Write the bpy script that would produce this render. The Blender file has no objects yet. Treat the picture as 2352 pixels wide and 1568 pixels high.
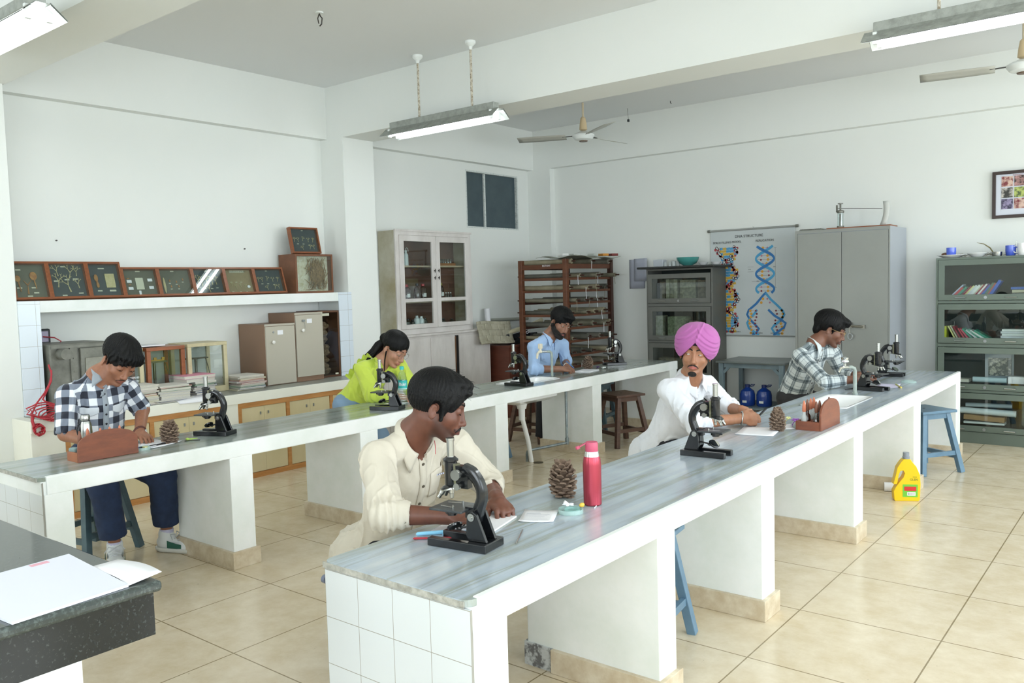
import bpy, math, random
import numpy as np
from mathutils import Vector, Matrix, Euler
from math import sin, cos, pi, radians, sqrt, atan2
SC = bpy.context.scene
COL = SC.collection
# ---------------------------------------------------------------- camera, light, exposure
cam = bpy.data.cameras.new('camera'); cam.sensor_width = 36; cam.lens = 1918.25/2352*36; cam.clip_start = .05
camo = bpy.data.objects.new('camera', cam); COL.objects.link(camo)
_M = [[0.78154432,0.01996344,-0.62353022],[0.62326145,-0.06838109,0.7790181],[-0.0270858,-0.99745952,-0.06588529]]
camo.matrix_world = Matrix([[_M[i][0], -_M[i][1], -_M[i][2], (0,0,1.6)[i]] for i in range(3)] + [[0,0,0,1]])
SC.camera = camo
SC.view_settings.view_transform = 'Standard'; SC.view_settings.look = 'None'
SC.view_settings.exposure = 0.40; SC.view_settings.gamma = 1; SC.view_settings.use_curve_mapping = False
SC.cycles.use_denoising = True
SC.cycles.max_bounces = 7; SC.cycles.diffuse_bounces = 5; SC.cycles.glossy_bounces = 3; SC.cycles.transparent_max_bounces = 10
SC.cycles.transmission_bounces = 6; SC.cycles.caustics_reflective = False; SC.cycles.caustics_refractive = False
SC.cycles.sample_clamp_indirect = 6
W = bpy.data.worlds.new('daylight'); SC.world = W; W.use_nodes = True
bg = W.node_tree.nodes['Background']; bg.inputs[0].default_value = (.82,.92,1,1); bg.inputs[1].default_value = 3.2
SUNS = []
def window_light(x, y, z, rot, sx, sy, power):
    l = bpy.data.lights.new('window_daylight','AREA'); l.shape='RECTANGLE'; l.size=sx; l.size_y=sy; l.energy=power
    l.color=(.875,.955,1.0)
    o = bpy.data.objects.new('window_daylight', l); o.location=(x,y,z); o.rotation_euler=rot; COL.objects.link(o); return o
XR = 3.2; YF = -2.6; YB = 9.15; XL = -6.9; ZC = 3.65
WINS = [(-1.9,.1),(.9,2.9),(3.7,5.7),(6.5,8.5)]      # right wall windows (y0,y1), sill .9 head 2.75
for y0,y1 in WINS:
    window_light(XR+.16,(y0+y1)/2,1.85,(0,radians(90),0),1.75,1.9,50)
FWINS = [(-6.4,-4.5),(-2.2,-.5),(.5,2.3)]            # wall behind the camera
for x0,x1 in FWINS:
    window_light((x0+x1)/2,YF-.16,1.85,(radians(90),0,0),1.7,1.75,25)

# ---------------------------------------------------------------- materials
def lin(c):
    c=c/255.0
    return c/12.92 if c<=.04045 else ((c+.055)/1.055)**2.4
def rgb(h):
    if isinstance(h,str): h=[int(h[i:i+2],16) for i in (0,2,4)]
    return (lin(h[0]),lin(h[1]),lin(h[2]),1)
MATS={}
def mat(name,col,rough=.5,metal=0,noise=None,col2=None,bump=None,spec=None,trans=0,ior=1.45,emit=0,alpha=1,coat=0,stretch=None,contrast=None,sheen=0):
    if name in MATS: return MATS[name]
    m=bpy.data.materials.new(name); m.use_nodes=True; nt=m.node_tree; b=nt.nodes['Principled BSDF']
    b.inputs['Base Color'].default_value=rgb(col); b.inputs['Roughness'].default_value=rough; b.inputs['Metallic'].default_value=metal
    if spec is not None: b.inputs['Specular IOR Level'].default_value=spec
    if trans: b.inputs['Transmission Weight'].default_value=trans; b.inputs['IOR'].default_value=ior
    if alpha<1: b.inputs['Alpha'].default_value=alpha
    if coat: b.inputs['Coat Weight'].default_value=coat; b.inputs['Coat Roughness'].default_value=.08
    if sheen: b.inputs['Sheen Weight'].default_value=sheen
    if emit: b.inputs['Emission Color'].default_value=rgb(col); b.inputs['Emission Strength'].default_value=emit
    if noise or bump:
        tc=nt.nodes.new('ShaderNodeTexCoord'); mp=nt.nodes.new('ShaderNodeMapping'); nt.links.new(tc.outputs['Object'],mp.inputs[0])
        if stretch: mp.inputs['Scale'].default_value=stretch
    if noise:
        n=nt.nodes.new('ShaderNodeTexNoise'); n.inputs['Scale'].default_value=noise; n.inputs['Detail'].default_value=6; n.inputs['Roughness'].default_value=.62
        nt.links.new(mp.outputs[0],n.inputs['Vector'])
        r=nt.nodes.new('ShaderNodeValToRGB'); lo,hi=contrast or (.35,.65)
        r.color_ramp.elements[0].position=lo; r.color_ramp.elements[1].position=hi
        r.color_ramp.elements[0].color=rgb(col); r.color_ramp.elements[1].color=rgb(col2 or col)
        nt.links.new(n.outputs[0],r.inputs[0]); nt.links.new(r.outputs[0],b.inputs['Base Color'])
    if bump:
        n2=nt.nodes.new('ShaderNodeTexNoise'); n2.inputs['Scale'].default_value=bump[0]; n2.inputs['Detail'].default_value=4
        nt.links.new(mp.outputs[0],n2.inputs['Vector'])
        bp=nt.nodes.new('ShaderNodeBump'); bp.inputs['Strength'].default_value=bump[1]; bp.inputs['Distance'].default_value=.01
        nt.links.new(n2.outputs[0],bp.inputs['Height']); nt.links.new(bp.outputs[0],b.inputs['Normal'])
    MATS[name]=m; return m
def N(m,t,**kw):
    n=m.node_tree.nodes.new(t)
    for k,v in kw.items():
        if k.startswith('i_'):
            k=k[2:]; n.inputs[int(k) if k.isdigit() else k.default_value if False else k].default_value=v
        else: setattr(n,k,v)
    return n
def LK(m,a,b): m.node_tree.links.new(a,b)
def glass(name,col='f7fbfa',rough=.0,alpha=.25):
    # clear glass modelled as a thin coat: mostly see-through, with a mirror-like sheen
    if name in MATS: return MATS[name]
    m=bpy.data.materials.new(name); m.use_nodes=True; nt=m.node_tree; nt.nodes.clear()
    o=nt.nodes.new('ShaderNodeOutputMaterial'); mx=nt.nodes.new('ShaderNodeMixShader'); tr=nt.nodes.new('ShaderNodeBsdfTransparent'); gl=nt.nodes.new('ShaderNodeBsdfGlossy')
    fr=nt.nodes.new('ShaderNodeLayerWeight'); fr.inputs[0].default_value=.5
    pw=nt.nodes.new('ShaderNodeMath'); pw.operation='POWER'; pw.inputs[1].default_value=4.5
    ma=nt.nodes.new('ShaderNodeMath'); ma.operation='MULTIPLY_ADD'; ma.inputs[1].default_value=.9; ma.inputs[2].default_value=.022+alpha*.12
    tr.inputs[0].default_value=rgb(col); gl.inputs['Roughness'].default_value=rough
    nt.links.new(fr.outputs['Facing'],pw.inputs[0]); nt.links.new(pw.outputs[0],ma.inputs[0]); nt.links.new(ma.outputs[0],mx.inputs[0]); nt.links.new(tr.outputs[0],mx.inputs[1]); nt.links.new(gl.outputs[0],mx.inputs[2]); nt.links.new(mx.outputs[0],o.inputs[0])
    MATS[name]=m; return m

# ---------------------------------------------------------------- mesh building
WT={}
def wshift(p):
    while p is not None:
        if p.name in WT: return WT[p.name]
        p=p.parent
    return None
class MB:
    def __init__(s): s.v=[]; s.f=[]; s.mi=[]; s.m=0; s.T=None; s.nb=0
    def add(s,vs,fs):
        n=len(s.v)
        if s.T is not None: vs=[s.T@Vector(p) for p in vs]
        s.v+= [tuple(p) for p in vs]
        for f in fs: s.f.append([n+i for i in f]); s.mi.append(s.m)
        return s
    def box(s,x0,y0,z0,x1,y1,z1):
        if x0>x1:x0,x1=x1,x0
        if y0>y1:y0,y1=y1,y0
        if z0>z1:z0,z1=z1,z0
        e=.00007*(s.nb%9); s.nb+=1   # successive boards are cut a hair smaller so faces never coincide
        x0+=e;y0+=e;z0+=e;x1-=e;y1-=e;z1-=e
        return s.add([(x0,y0,z0),(x1,y0,z0),(x1,y1,z0),(x0,y1,z0),(x0,y0,z1),(x1,y0,z1),(x1,y1,z1),(x0,y1,z1)],
            [(3,2,1,0),(4,5,6,7),(0,1,5,4),(1,2,6,5),(2,3,7,6),(3,0,4,7)])
    def cbox(s,c,d,R=None):
        h=[k/2 for k in d]; vs=[(a*h[0],b*h[1],e*h[2]) for e in(-1,1) for a,b in((-1,-1),(1,-1),(1,1),(-1,1))]
        if R is not None: vs=[R@Vector(p) for p in vs]
        vs=[(p[0]+c[0],p[1]+c[1],p[2]+c[2]) for p in vs]
        return s.add(vs,[(3,2,1,0),(4,5,6,7),(0,1,5,4),(1,2,6,5),(2,3,7,6),(3,0,4,7)])
    def beam(s,p0,p1,w,h,up=(0,0,1)):
        p0=Vector(p0);p1=Vector(p1);d=(p1-p0).normalized();u=Vector(up)
        if abs(d.dot(u))>.98:u=Vector((1,0,0))
        a=d.cross(u).normalized();b=a.cross(d).normalized()
        vs=[p+a*i*w/2+b*j*h/2 for p in(p0,p1) for i,j in((-1,-1),(1,-1),(1,1),(-1,1))]
        return s.add(vs,[(3,2,1,0),(4,5,6,7),(0,1,5,4),(1,2,6,5),(2,3,7,6),(3,0,4,7)])
    def tube(s,pts,r,n=10,cap=True,closed=False):
        pts=[Vector(p) for p in pts];k=len(pts);rs=r if isinstance(r,(list,tuple)) else [r]*k
        vs=[];ref=None
        for i,p in enumerate(pts):
            if closed: t=(pts[(i+1)%k]-pts[i-1])
            else: t=(pts[min(i+1,k-1)]-pts[max(i-1,0)])
            t.normalize()
            if ref is None:
                ref=Vector((0,0,1)) if abs(t.z)<.9 else Vector((1,0,0))
            a=(ref-t*ref.dot(t)); a.normalize(); b=t.cross(a); ref=a
            vs+=[p+(a*cos(2*pi*j/n)+b*sin(2*pi*j/n))*rs[i] for j in range(n)]
        fs=[]
        for i in range(k if closed else k-1):
            i2=(i+1)%k
            for j in range(n): fs.append((i*n+j,i*n+(j+1)%n,i2*n+(j+1)%n,i2*n+j))
        if cap and not closed: fs+= [tuple(range(n-1,-1,-1)),tuple((k-1)*n+j for j in range(n))]
        return s.add(vs,fs)
    def cyl(s,p0,p1,r0,r1=None,n=20): return s.tube([p0,p1],[r0,r0 if r1 is None else r1],n)
    def lathe(s,prof,c=(0,0,0),n=24,axis=(0,0,1),capb=True,capt=True):
        # prof: (r,z) pairs along axis from c
        ax=Vector(axis).normalized();a=Vector((1,0,0)) if abs(ax.z)>.9 else Vector((0,0,1));a=(a-ax*a.dot(ax)).normalized();b=ax.cross(a);c=Vector(c)
        vs=[c+ax*z+(a*cos(2*pi*j/n)+b*sin(2*pi*j/n))*r for r,z in prof for j in range(n)]
        k=len(prof);fs=[(i*n+j,i*n+(j+1)%n,(i+1)*n+(j+1)%n,(i+1)*n+j) for i in range(k-1) for j in range(n)]
        if capb: fs.append(tuple(range(n-1,-1,-1)))
        if capt: fs.append(tuple((k-1)*n+j for j in range(n)))
        return s.add(vs,fs)
    def ell(s,c,r,R=None,n=14,m=9):
        vs=[];
        for i in range(m+1):
            t=pi*i/m
            for j in range(n):
                p=Vector((r[0]*sin(t)*cos(2*pi*j/n),r[1]*sin(t)*sin(2*pi*j/n),-r[2]*cos(t)))
                if R is not None:p=R@p
                vs.append(p+Vector(c))
        return s.add(vs,[(i*n+j,i*n+(j+1)%n,(i+1)*n+(j+1)%n,(i+1)*n+j) for i in range(m) for j in range(n)])
    def prism(s,poly,lo,hi,axis='y'):
        # poly: 2D outline; axis: extrusion axis. 'y': poly=(x,z); 'x': poly=(y,z); 'z': poly=(x,y)
        f={'y':lambda a,b,t:(a,t,b),'x':lambda a,b,t:(t,a,b),'z':lambda a,b,t:(a,b,t)}[axis];k=len(poly)
        vs=[f(a,b,lo) for a,b in poly]+[f(a,b,hi) for a,b in poly]
        return s.add(vs,[tuple(range(k-1,-1,-1)),tuple(range(k,2*k))]+[(i,(i+1)%k,(i+1)%k+k,i+k) for i in range(k)])
    def quad(s,a,b,c,d): return s.add([a,b,c,d],[(0,1,2,3)])
    def grid(s,fn,nu,nv,closeu=False):
        vs=[fn(i/(nu if closeu else nu-1),j/(nv-1)) for i in range(nu) for j in range(nv)]
        return s.add(vs,[(i*nv+j,((i+1)%nu)*nv+j,((i+1)%nu)*nv+j+1,i*nv+j+1) for i in range(nu if closeu else nu-1) for j in range(nv-1)])
    def obj(s,name,m=None,parent=None,smooth=35,bevel=0,loc=None,solid=0,sub=0):
        sh=wshift(parent)
        me=bpy.data.meshes.new(name); me.from_pydata([(p[0]-sh[0],p[1]-sh[1],p[2]-sh[2]) for p in s.v] if sh else s.v,[],s.f)
        ms=m if isinstance(m,(list,tuple)) else [m]
        for k in ms:
            if k: me.materials.append(k)
        if len(ms)>1: me.polygons.foreach_set('material_index',s.mi)
        import bmesh
        b=bmesh.new();b.from_mesh(me);bmesh.ops.recalc_face_normals(b,faces=b.faces);b.to_mesh(me);b.free()
        if smooth:
            me.polygons.foreach_set('use_smooth',[True]*len(me.polygons)); me.set_sharp_from_angle(angle=radians(smooth))
        o=bpy.data.objects.new(name,me);COL.objects.link(o)
        if parent: o.parent=parent
        if loc: o.location=loc
        if solid: q=o.modifiers.new('s','SOLIDIFY');q.thickness=solid;q.offset=0
        if sub: q=o.modifiers.new('d','SUBSURF');q.levels=sub;q.render_levels=sub
        if bevel: q=o.modifiers.new('b','BEVEL');q.width=bevel;q.segments=2;q.limit_method='ANGLE'
        return o
def tag(o,label,cat,group=None,kind=None):
    if label:o['label']=label
    if cat:o['category']=cat
    if group:o['group']=group
    if kind:o['kind']=kind
    return o
def thing(name,label,cat,loc=(0,0,0),rz=0,group=None,rot=None):
    o=bpy.data.objects.new(name,None);COL.objects.link(o);o.location=loc;o.rotation_euler=rot or (0,0,rz);o.empty_display_size=.1
    return tag(o,label,cat,group)
def wthing(name,label,cat,loc,group=None):
    # a thing whose parts are written in room coordinates; its empty stands at its base
    o=thing(name,label,cat,loc,0,group); WT[o.name]=tuple(loc); return o
def struct(o,label=None): o['kind']='structure'; return tag(o,label,None)
def copy_tree(o,loc=None,rz=None,label=None,group=None,parent=None):
    c=o.copy();COL.objects.link(c)
    if parent:c.parent=parent
    if loc is not None:c.location=loc
    if rz is not None:c.rotation_euler=(0,0,rz) if not isinstance(rz,(tuple,Euler)) else rz
    if label:c['label']=label
    if group:c['group']=group
    for ch in list(o.children): copy_tree(ch,parent=c)
    return c
def text(s,size,loc,rot,m,parent,name='lettering',ext=.0006,align='CENTER'):
    cu=bpy.data.curves.new(name,'FONT');cu.body=s;cu.size=size;cu.extrude=ext;cu.align_x=align;cu.align_y='CENTER';cu.materials.append(m);cu.resolution_u=3
    o=bpy.data.objects.new(name,cu);COL.objects.link(o);sh=wshift(parent) or (0,0,0);o.location=(loc[0]-sh[0],loc[1]-sh[1],loc[2]-sh[2]);o.rotation_euler=rot
    me=bpy.data.meshes.new_from_object(o); bpy.data.objects.remove(o); bpy.data.curves.remove(cu)
    o=bpy.data.objects.new(name,me);COL.objects.link(o);o.location=(loc[0]-sh[0],loc[1]-sh[1],loc[2]-sh[2]);o.rotation_euler=rot
    if parent:o.parent=parent
    return o
ORD=['bottom','second from the bottom','third from the bottom','fourth from the bottom','fifth from the bottom','sixth from the bottom','seventh from the bottom','eighth from the bottom','ninth from the bottom','tenth from the bottom','eleventh from the bottom','twelfth from the bottom']
def Rz(a): return Matrix.Rotation(a,3,'Z')
def Ry(a): return Matrix.Rotation(a,3,'Y')
def Rx(a): return Matrix.Rotation(a,3,'X')
random.seed(7)
# ---------------------------------------------------------------- room shell
M_wall=mat('wall_paint','eaece8',.75,noise=1.3,col2='e7eae6',bump=(30,.03),contrast=(.3,.7))
M_ceil=mat('ceiling_paint','e6e8e8',.8)
M_white=mat('white_plaster','f3f5f5',.6,noise=3,col2='e6ebe7',bump=(22,.08))
M_frame=mat('window_frame_white','e8e8e4',.5)
M_glass=glass('clear_glass')
# floor tiles
def floor_mat():
    m=mat('floor_tile','d5ccb5',.16); b=m.node_tree.nodes['Principled BSDF']
    tc=N(m,'ShaderNodeTexCoord'); mp=N(m,'ShaderNodeMapping'); LK(m,tc.outputs['Object'],mp.inputs[0]); mp.inputs['Location'].default_value=(3.89+.621*20,-2.035+.632*20,0)
    br=N(m,'ShaderNodeTexBrick'); br.offset=0; br.squash=1
    for k,v in (('Scale',1),('Mortar Size',.0035),('Mortar Smooth',.2),('Bias',0),('Brick Width',.621),('Row Height',.632)): br.inputs[k].default_value=v
    br.inputs['Color1'].default_value=rgb('d8c8ac'); br.inputs['Color2'].default_value=rgb('dccdb3'); br.inputs['Mortar'].default_value=rgb('8f8269')
    LK(m,mp.outputs[0],br.inputs['Vector'])
    n=N(m,'ShaderNodeTexNoise'); n.inputs['Scale'].default_value=7; n.inputs['Detail'].default_value=8; n.inputs['Roughness'].default_value=.7; LK(m,tc.outputs['Object'],n.inputs['Vector'])
    r=N(m,'ShaderNodeValToRGB'); r.color_ramp.elements[0].position=.36; r.color_ramp.elements[1].position=.68; r.color_ramp.elements[0].color=rgb('cbb896'); r.color_ramp.elements[1].color=rgb('ebe0cb'); LK(m,n.outputs[0],r.inputs[0])
    mx=N(m,'ShaderNodeMix',data_type='RGBA'); mx.inputs[0].default_value=.5; LK(m,br.outputs[0],mx.inputs[6]); LK(m,r.outputs[0],mx.inputs[7])
    m2=N(m,'ShaderNodeMix',data_type='RGBA',blend_type='MULTIPLY'); LK(m,br.outputs['Fac'],m2.inputs[0]); LK(m,mx.outputs[2],m2.inputs[6]); m2.inputs[7].default_value=(.6,.55,.45,1)
    # dark specks
    v=N(m,'ShaderNodeTexNoise'); v.inputs['Scale'].default_value=38; v.inputs['Detail'].default_value=2; LK(m,tc.outputs['Object'],v.inputs['Vector'])
    r2=N(m,'ShaderNodeValToRGB'); r2.color_ramp.elements[0].position=.74; r2.color_ramp.elements[1].position=.78; r2.color_ramp.elements[0].color=(0,0,0,1); r2.color_ramp.elements[1].color=(.5,.5,.5,1); LK(m,v.outputs[0],r2.inputs[0])
    m3=N(m,'ShaderNodeMix',data_type='RGBA'); LK(m,r2.outputs[0],m3.inputs[0]); LK(m,m2.outputs[2],m3.inputs[6]); m3.inputs[7].default_value=rgb('8d8572')
    LK(m,m3.outputs[2],b.inputs['Base Color'])
    rr=N(m,'ShaderNodeMapRange'); rr.inputs[3].default_value=.12; rr.inputs[4].default_value=.3; LK(m,n.outputs[0],rr.inputs[0]); LK(m,rr.outputs[0],b.inputs['Roughness'])
    return m
struct(MB().box(XL-.2,YF-.2,-.15,XR+.2,YB+.2,0).obj('floor',floor_mat(),smooth=0))
struct(MB().box(XL-.2,YF-.2,ZC,XR+.2,YB+.2,ZC+.15).obj('ceiling',M_ceil,smooth=0))
# left wall, with the small high window recess at y 7.79..8.83, z 2.34..3.05
w=MB()
w.box(XL-.2,YF,0,XL,7.79,ZC); w.box(XL-.2,7.79,0,XL,8.83,2.34); w.box(XL-.2,7.79,3.05,XL,8.83,ZC); w.box(XL-.2,8.83,0,XL,YB,ZC)
struct(w.obj('wall_left',M_wall,smooth=0))
struct(MB().box(XL-.2,YB,0,XR+.2,YB+.2,ZC).obj('wall_back',M_wall,smooth=0))
w=MB(); ys=[YF]+[k for q in WINS for k in q]+[YB]
w.box(XR,YF,0,XR+.15,YB,.95); w.box(XR,YF,2.8,XR+.15,YB,ZC)
for i in range(0,len(ys),2): w.box(XR,ys[i],.95,XR+.15,ys[i+1],2.8)
struct(w.obj('wall_right',M_wall,smooth=0))
w=MB(); xs=[XL]+[k for q in FWINS for k in q]+[XR]
w.box(XL,YF-.15,0,XR,YF,.95); w.box(XL,YF-.15,2.8,XR,YF,ZC)
for i in range(0,len(xs),2): w.box(xs[i],YF-.15,.95,xs[i+1],YF,2.8)
struct(w.obj('wall_front',M_wall,smooth=0))
nw=1
for y0,y1 in WINS:
    o=MB(); 
    for a in (y0,(y0+y1)/2-.02,y1-.04): o.box(XR+.03,a,.95,XR+.08,a+.04,2.8)
    o.box(XR+.03,y0,.95,XR+.08,y1,.99); o.box(XR+.03,y0,2.76,XR+.08,y1,2.8)
    f=struct(o.obj('window_%d'%nw,M_frame,smooth=0)); nw+=1
for x0,x1 in FWINS:
    o=MB()
    for a in (x0,(x0+x1)/2-.02,x1-.04): o.box(a,YF-.08,.95,a+.04,YF-.03,2.8)
    o.box(x0,YF-.08,.95,x1,YF-.03,.99); o.box(x0,YF-.08,2.76,x1,YF-.03,2.8)
    struct(o.obj('window_%d'%nw,M_frame,smooth=0)); nw+=1
# beams, pillars (one painted concrete frame)
b=MB()
b.box(XL,2.1,3.13,XR,2.5,ZC); b.box(XL,5.575,3.13,XR,5.98,ZC)
struct(b.obj('trim_1',M_wall,smooth=0),'painted concrete cross beams under the ceiling')
b=MB(); b.box(XL,YF,3.135,-6.8,2.1,ZC); b.box(XL,2.5,3.135,-6.8,5.575,ZC); b.box(XL,5.98,3.135,-6.8,YB,ZC)
struct(b.obj('trim_2',M_wall,smooth=0),'shallow painted beam along the top of the left wall')
struct(MB().box(-6.8,9.05,3.14,XR,YB,ZC).obj('trim_3',M_wall,smooth=0),'shallow painted beam along the top of the back wall')
b=MB(); b.box(XL,2.1,0,-6.555,2.485,3.13); struct(b.obj('trim_4',M_wall,smooth=0),'painted pillar at the near end of the display shelf')
b=MB(); b.box(XL,5.57,0,-6.555,5.975,3.13); struct(b.obj('trim_5',M_wall,smooth=0),'painted pillar between the display shelf and the white cupboard')
b=MB(); b.box(XL,9.05,0,-6.53,YB,3.14); struct(b.obj('trim_6',M_wall,smooth=0),'painted corner pillar behind the chart rack')
# small high window, painted-over dark panes
M_pane=mat('dark_painted_pane','3c4b52',.35,noise=4,col2='46565c')
f=MB(); y0,y1,z0,z1=7.79,8.83,2.34,3.05
f.box(-6.99,y0,z0,-6.90,y0+.02,z1);f.box(-6.99,y1-.02,z0,-6.9,y1,z1);f.box(-6.99,y0,z0,-6.9,y1,z0+.02);f.box(-6.99,y0,z1-.02,-6.9,y1,z1);f.box(-6.97,8.17,z0,-6.93,8.2,z1)
hw=struct(f.obj('window_8',mat('old_white_frame','d6dbd8',.6,noise=40,col2='aab0ac',contrast=(.5,.7)),smooth=0),'small high two-pane window with dark panes')
p=MB();p.box(-6.965,y0+.02,z0+.02,-6.95,8.17,z1-.02);struct(p.obj('pane',M_pane,hw,smooth=0))
p=MB();p.box(-6.955,8.2,z0+.02,-6.94,y1-.02,z1-.02);struct(p.obj('pane',M_pane,hw,smooth=0))
# ---------------------------------------------------------------- lab benches
ZT=.737
def marble(name,base,dark,light):
    m=mat(name,base,.16); b=m.node_tree.nodes['Principled BSDF']; tc=N(m,'ShaderNodeTexCoord')
    mp=N(m,'ShaderNodeMapping'); mp.inputs['Scale'].default_value=(9,.55,1); mp.inputs['Rotation'].default_value=(0,0,.03); LK(m,tc.outputs['Object'],mp.inputs[0])
    n=N(m,'ShaderNodeTexNoise'); n.inputs['Scale'].default_value=1.6; n.inputs['Detail'].default_value=9; n.inputs['Roughness'].default_value=.6; n.inputs['Distortion'].default_value=.5; LK(m,mp.outputs[0],n.inputs['Vector'])
    r=N(m,'ShaderNodeValToRGB'); e=r.color_ramp.elements; e[0].position=.30; e[0].color=rgb(light); e[1].position=.50; e[1].color=rgb(base)
    q=r.color_ramp.elements.new(.62); q.color=rgb(dark); q=r.color_ramp.elements.new(.66); q.color=rgb(base); LK(m,n.outputs[0],r.inputs[0])
    n2=N(m,'ShaderNodeTexNoise'); n2.inputs['Scale'].default_value=3.5; n2.inputs['Detail'].default_value=7; LK(m,tc.outputs['Object'],n2.inputs['Vector'])
    r2=N(m,'ShaderNodeValToRGB'); r2.color_ramp.elements[0].position=.35; r2.color_ramp.elements[1].position=.7; r2.color_ramp.elements[0].color=(.86,.86,.86,1); r2.color_ramp.elements[1].color=(1.04,1.05,1.06,1); LK(m,n2.outputs[0],r2.inputs[0])
    mx=N(m,'ShaderNodeMix',data_type='RGBA',blend_type='MULTIPLY'); mx.inputs[0].default_value=1; LK(m,r.outputs[0],mx.inputs[6]); LK(m,r2.outputs[0],mx.inputs[7]); LK(m,mx.outputs[2],b.inputs['Base Color'])
    return m
M_marb=marble('grey_marble','b4c0cc','a1a89f','c6ced2'); M_marb2=marble('green_grey_marble','9ba5a0','868d80','b0b7b0')
M_edge=mat('chipped_marble_edge','8f8e86',.6,noise=30,col2='bdbcb4',bump=(40,.5))
M_skirt=mat('beige_skirting','c3b296',.45,noise=14,col2='ddd2bd',contrast=(.35,.7))
M_porc=mat('white_ceramic','f4f5f5',.12,coat=.5)
def tile_mat(name,dx,dz,ox,oz,axis='x',col='d6dbde'):
    m=mat(name,col,.18); b=m.node_tree.nodes['Principled BSDF']; tc=N(m,'ShaderNodeTexCoord'); sp=N(m,'ShaderNodeSeparateXYZ'); cb=N(m,'ShaderNodeCombineXYZ')
    LK(m,tc.outputs['Object'],sp.inputs[0]); LK(m,sp.outputs[0 if axis=='x' else 1],cb.inputs[0]); LK(m,sp.outputs[2],cb.inputs[1])
    mp=N(m,'ShaderNodeMapping'); mp.inputs['Location'].default_value=(ox,oz,0); LK(m,cb.outputs[0],mp.inputs[0])
    br=N(m,'ShaderNodeTexBrick'); br.offset=0
    for k,v in (('Scale',1),('Mortar Size',.0012),('Mortar Smooth',.1),('Bias',0),('Brick Width',dx),('Row Height',dz)): br.inputs[k].default_value=v
    br.inputs['Color1'].default_value=rgb(col); br.inputs['Color2'].default_value=rgb(col); br.inputs['Mortar'].default_value=rgb('9c9a92')
    LK(m,mp.outputs[0],br.inputs['Vector']); LK(m,br.outputs[0],b.inputs['Base Color']); return m
def rounded_top(m,x0,x1,y0,y1,z0,z1,r,hole=None):
    pts=[]
    for cx,cy,a0 in((x1-r,y0+r,-90),(x1-r,y1-r,0),(x0+r,y1-r,90),(x0+r,y0+r,180)):
        for k in range(5): a=radians(a0+k*22.5); pts.append((cx+r*cos(a),cy+r*sin(a)))
    m.prism(pts,z0,z1,'z')
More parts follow.
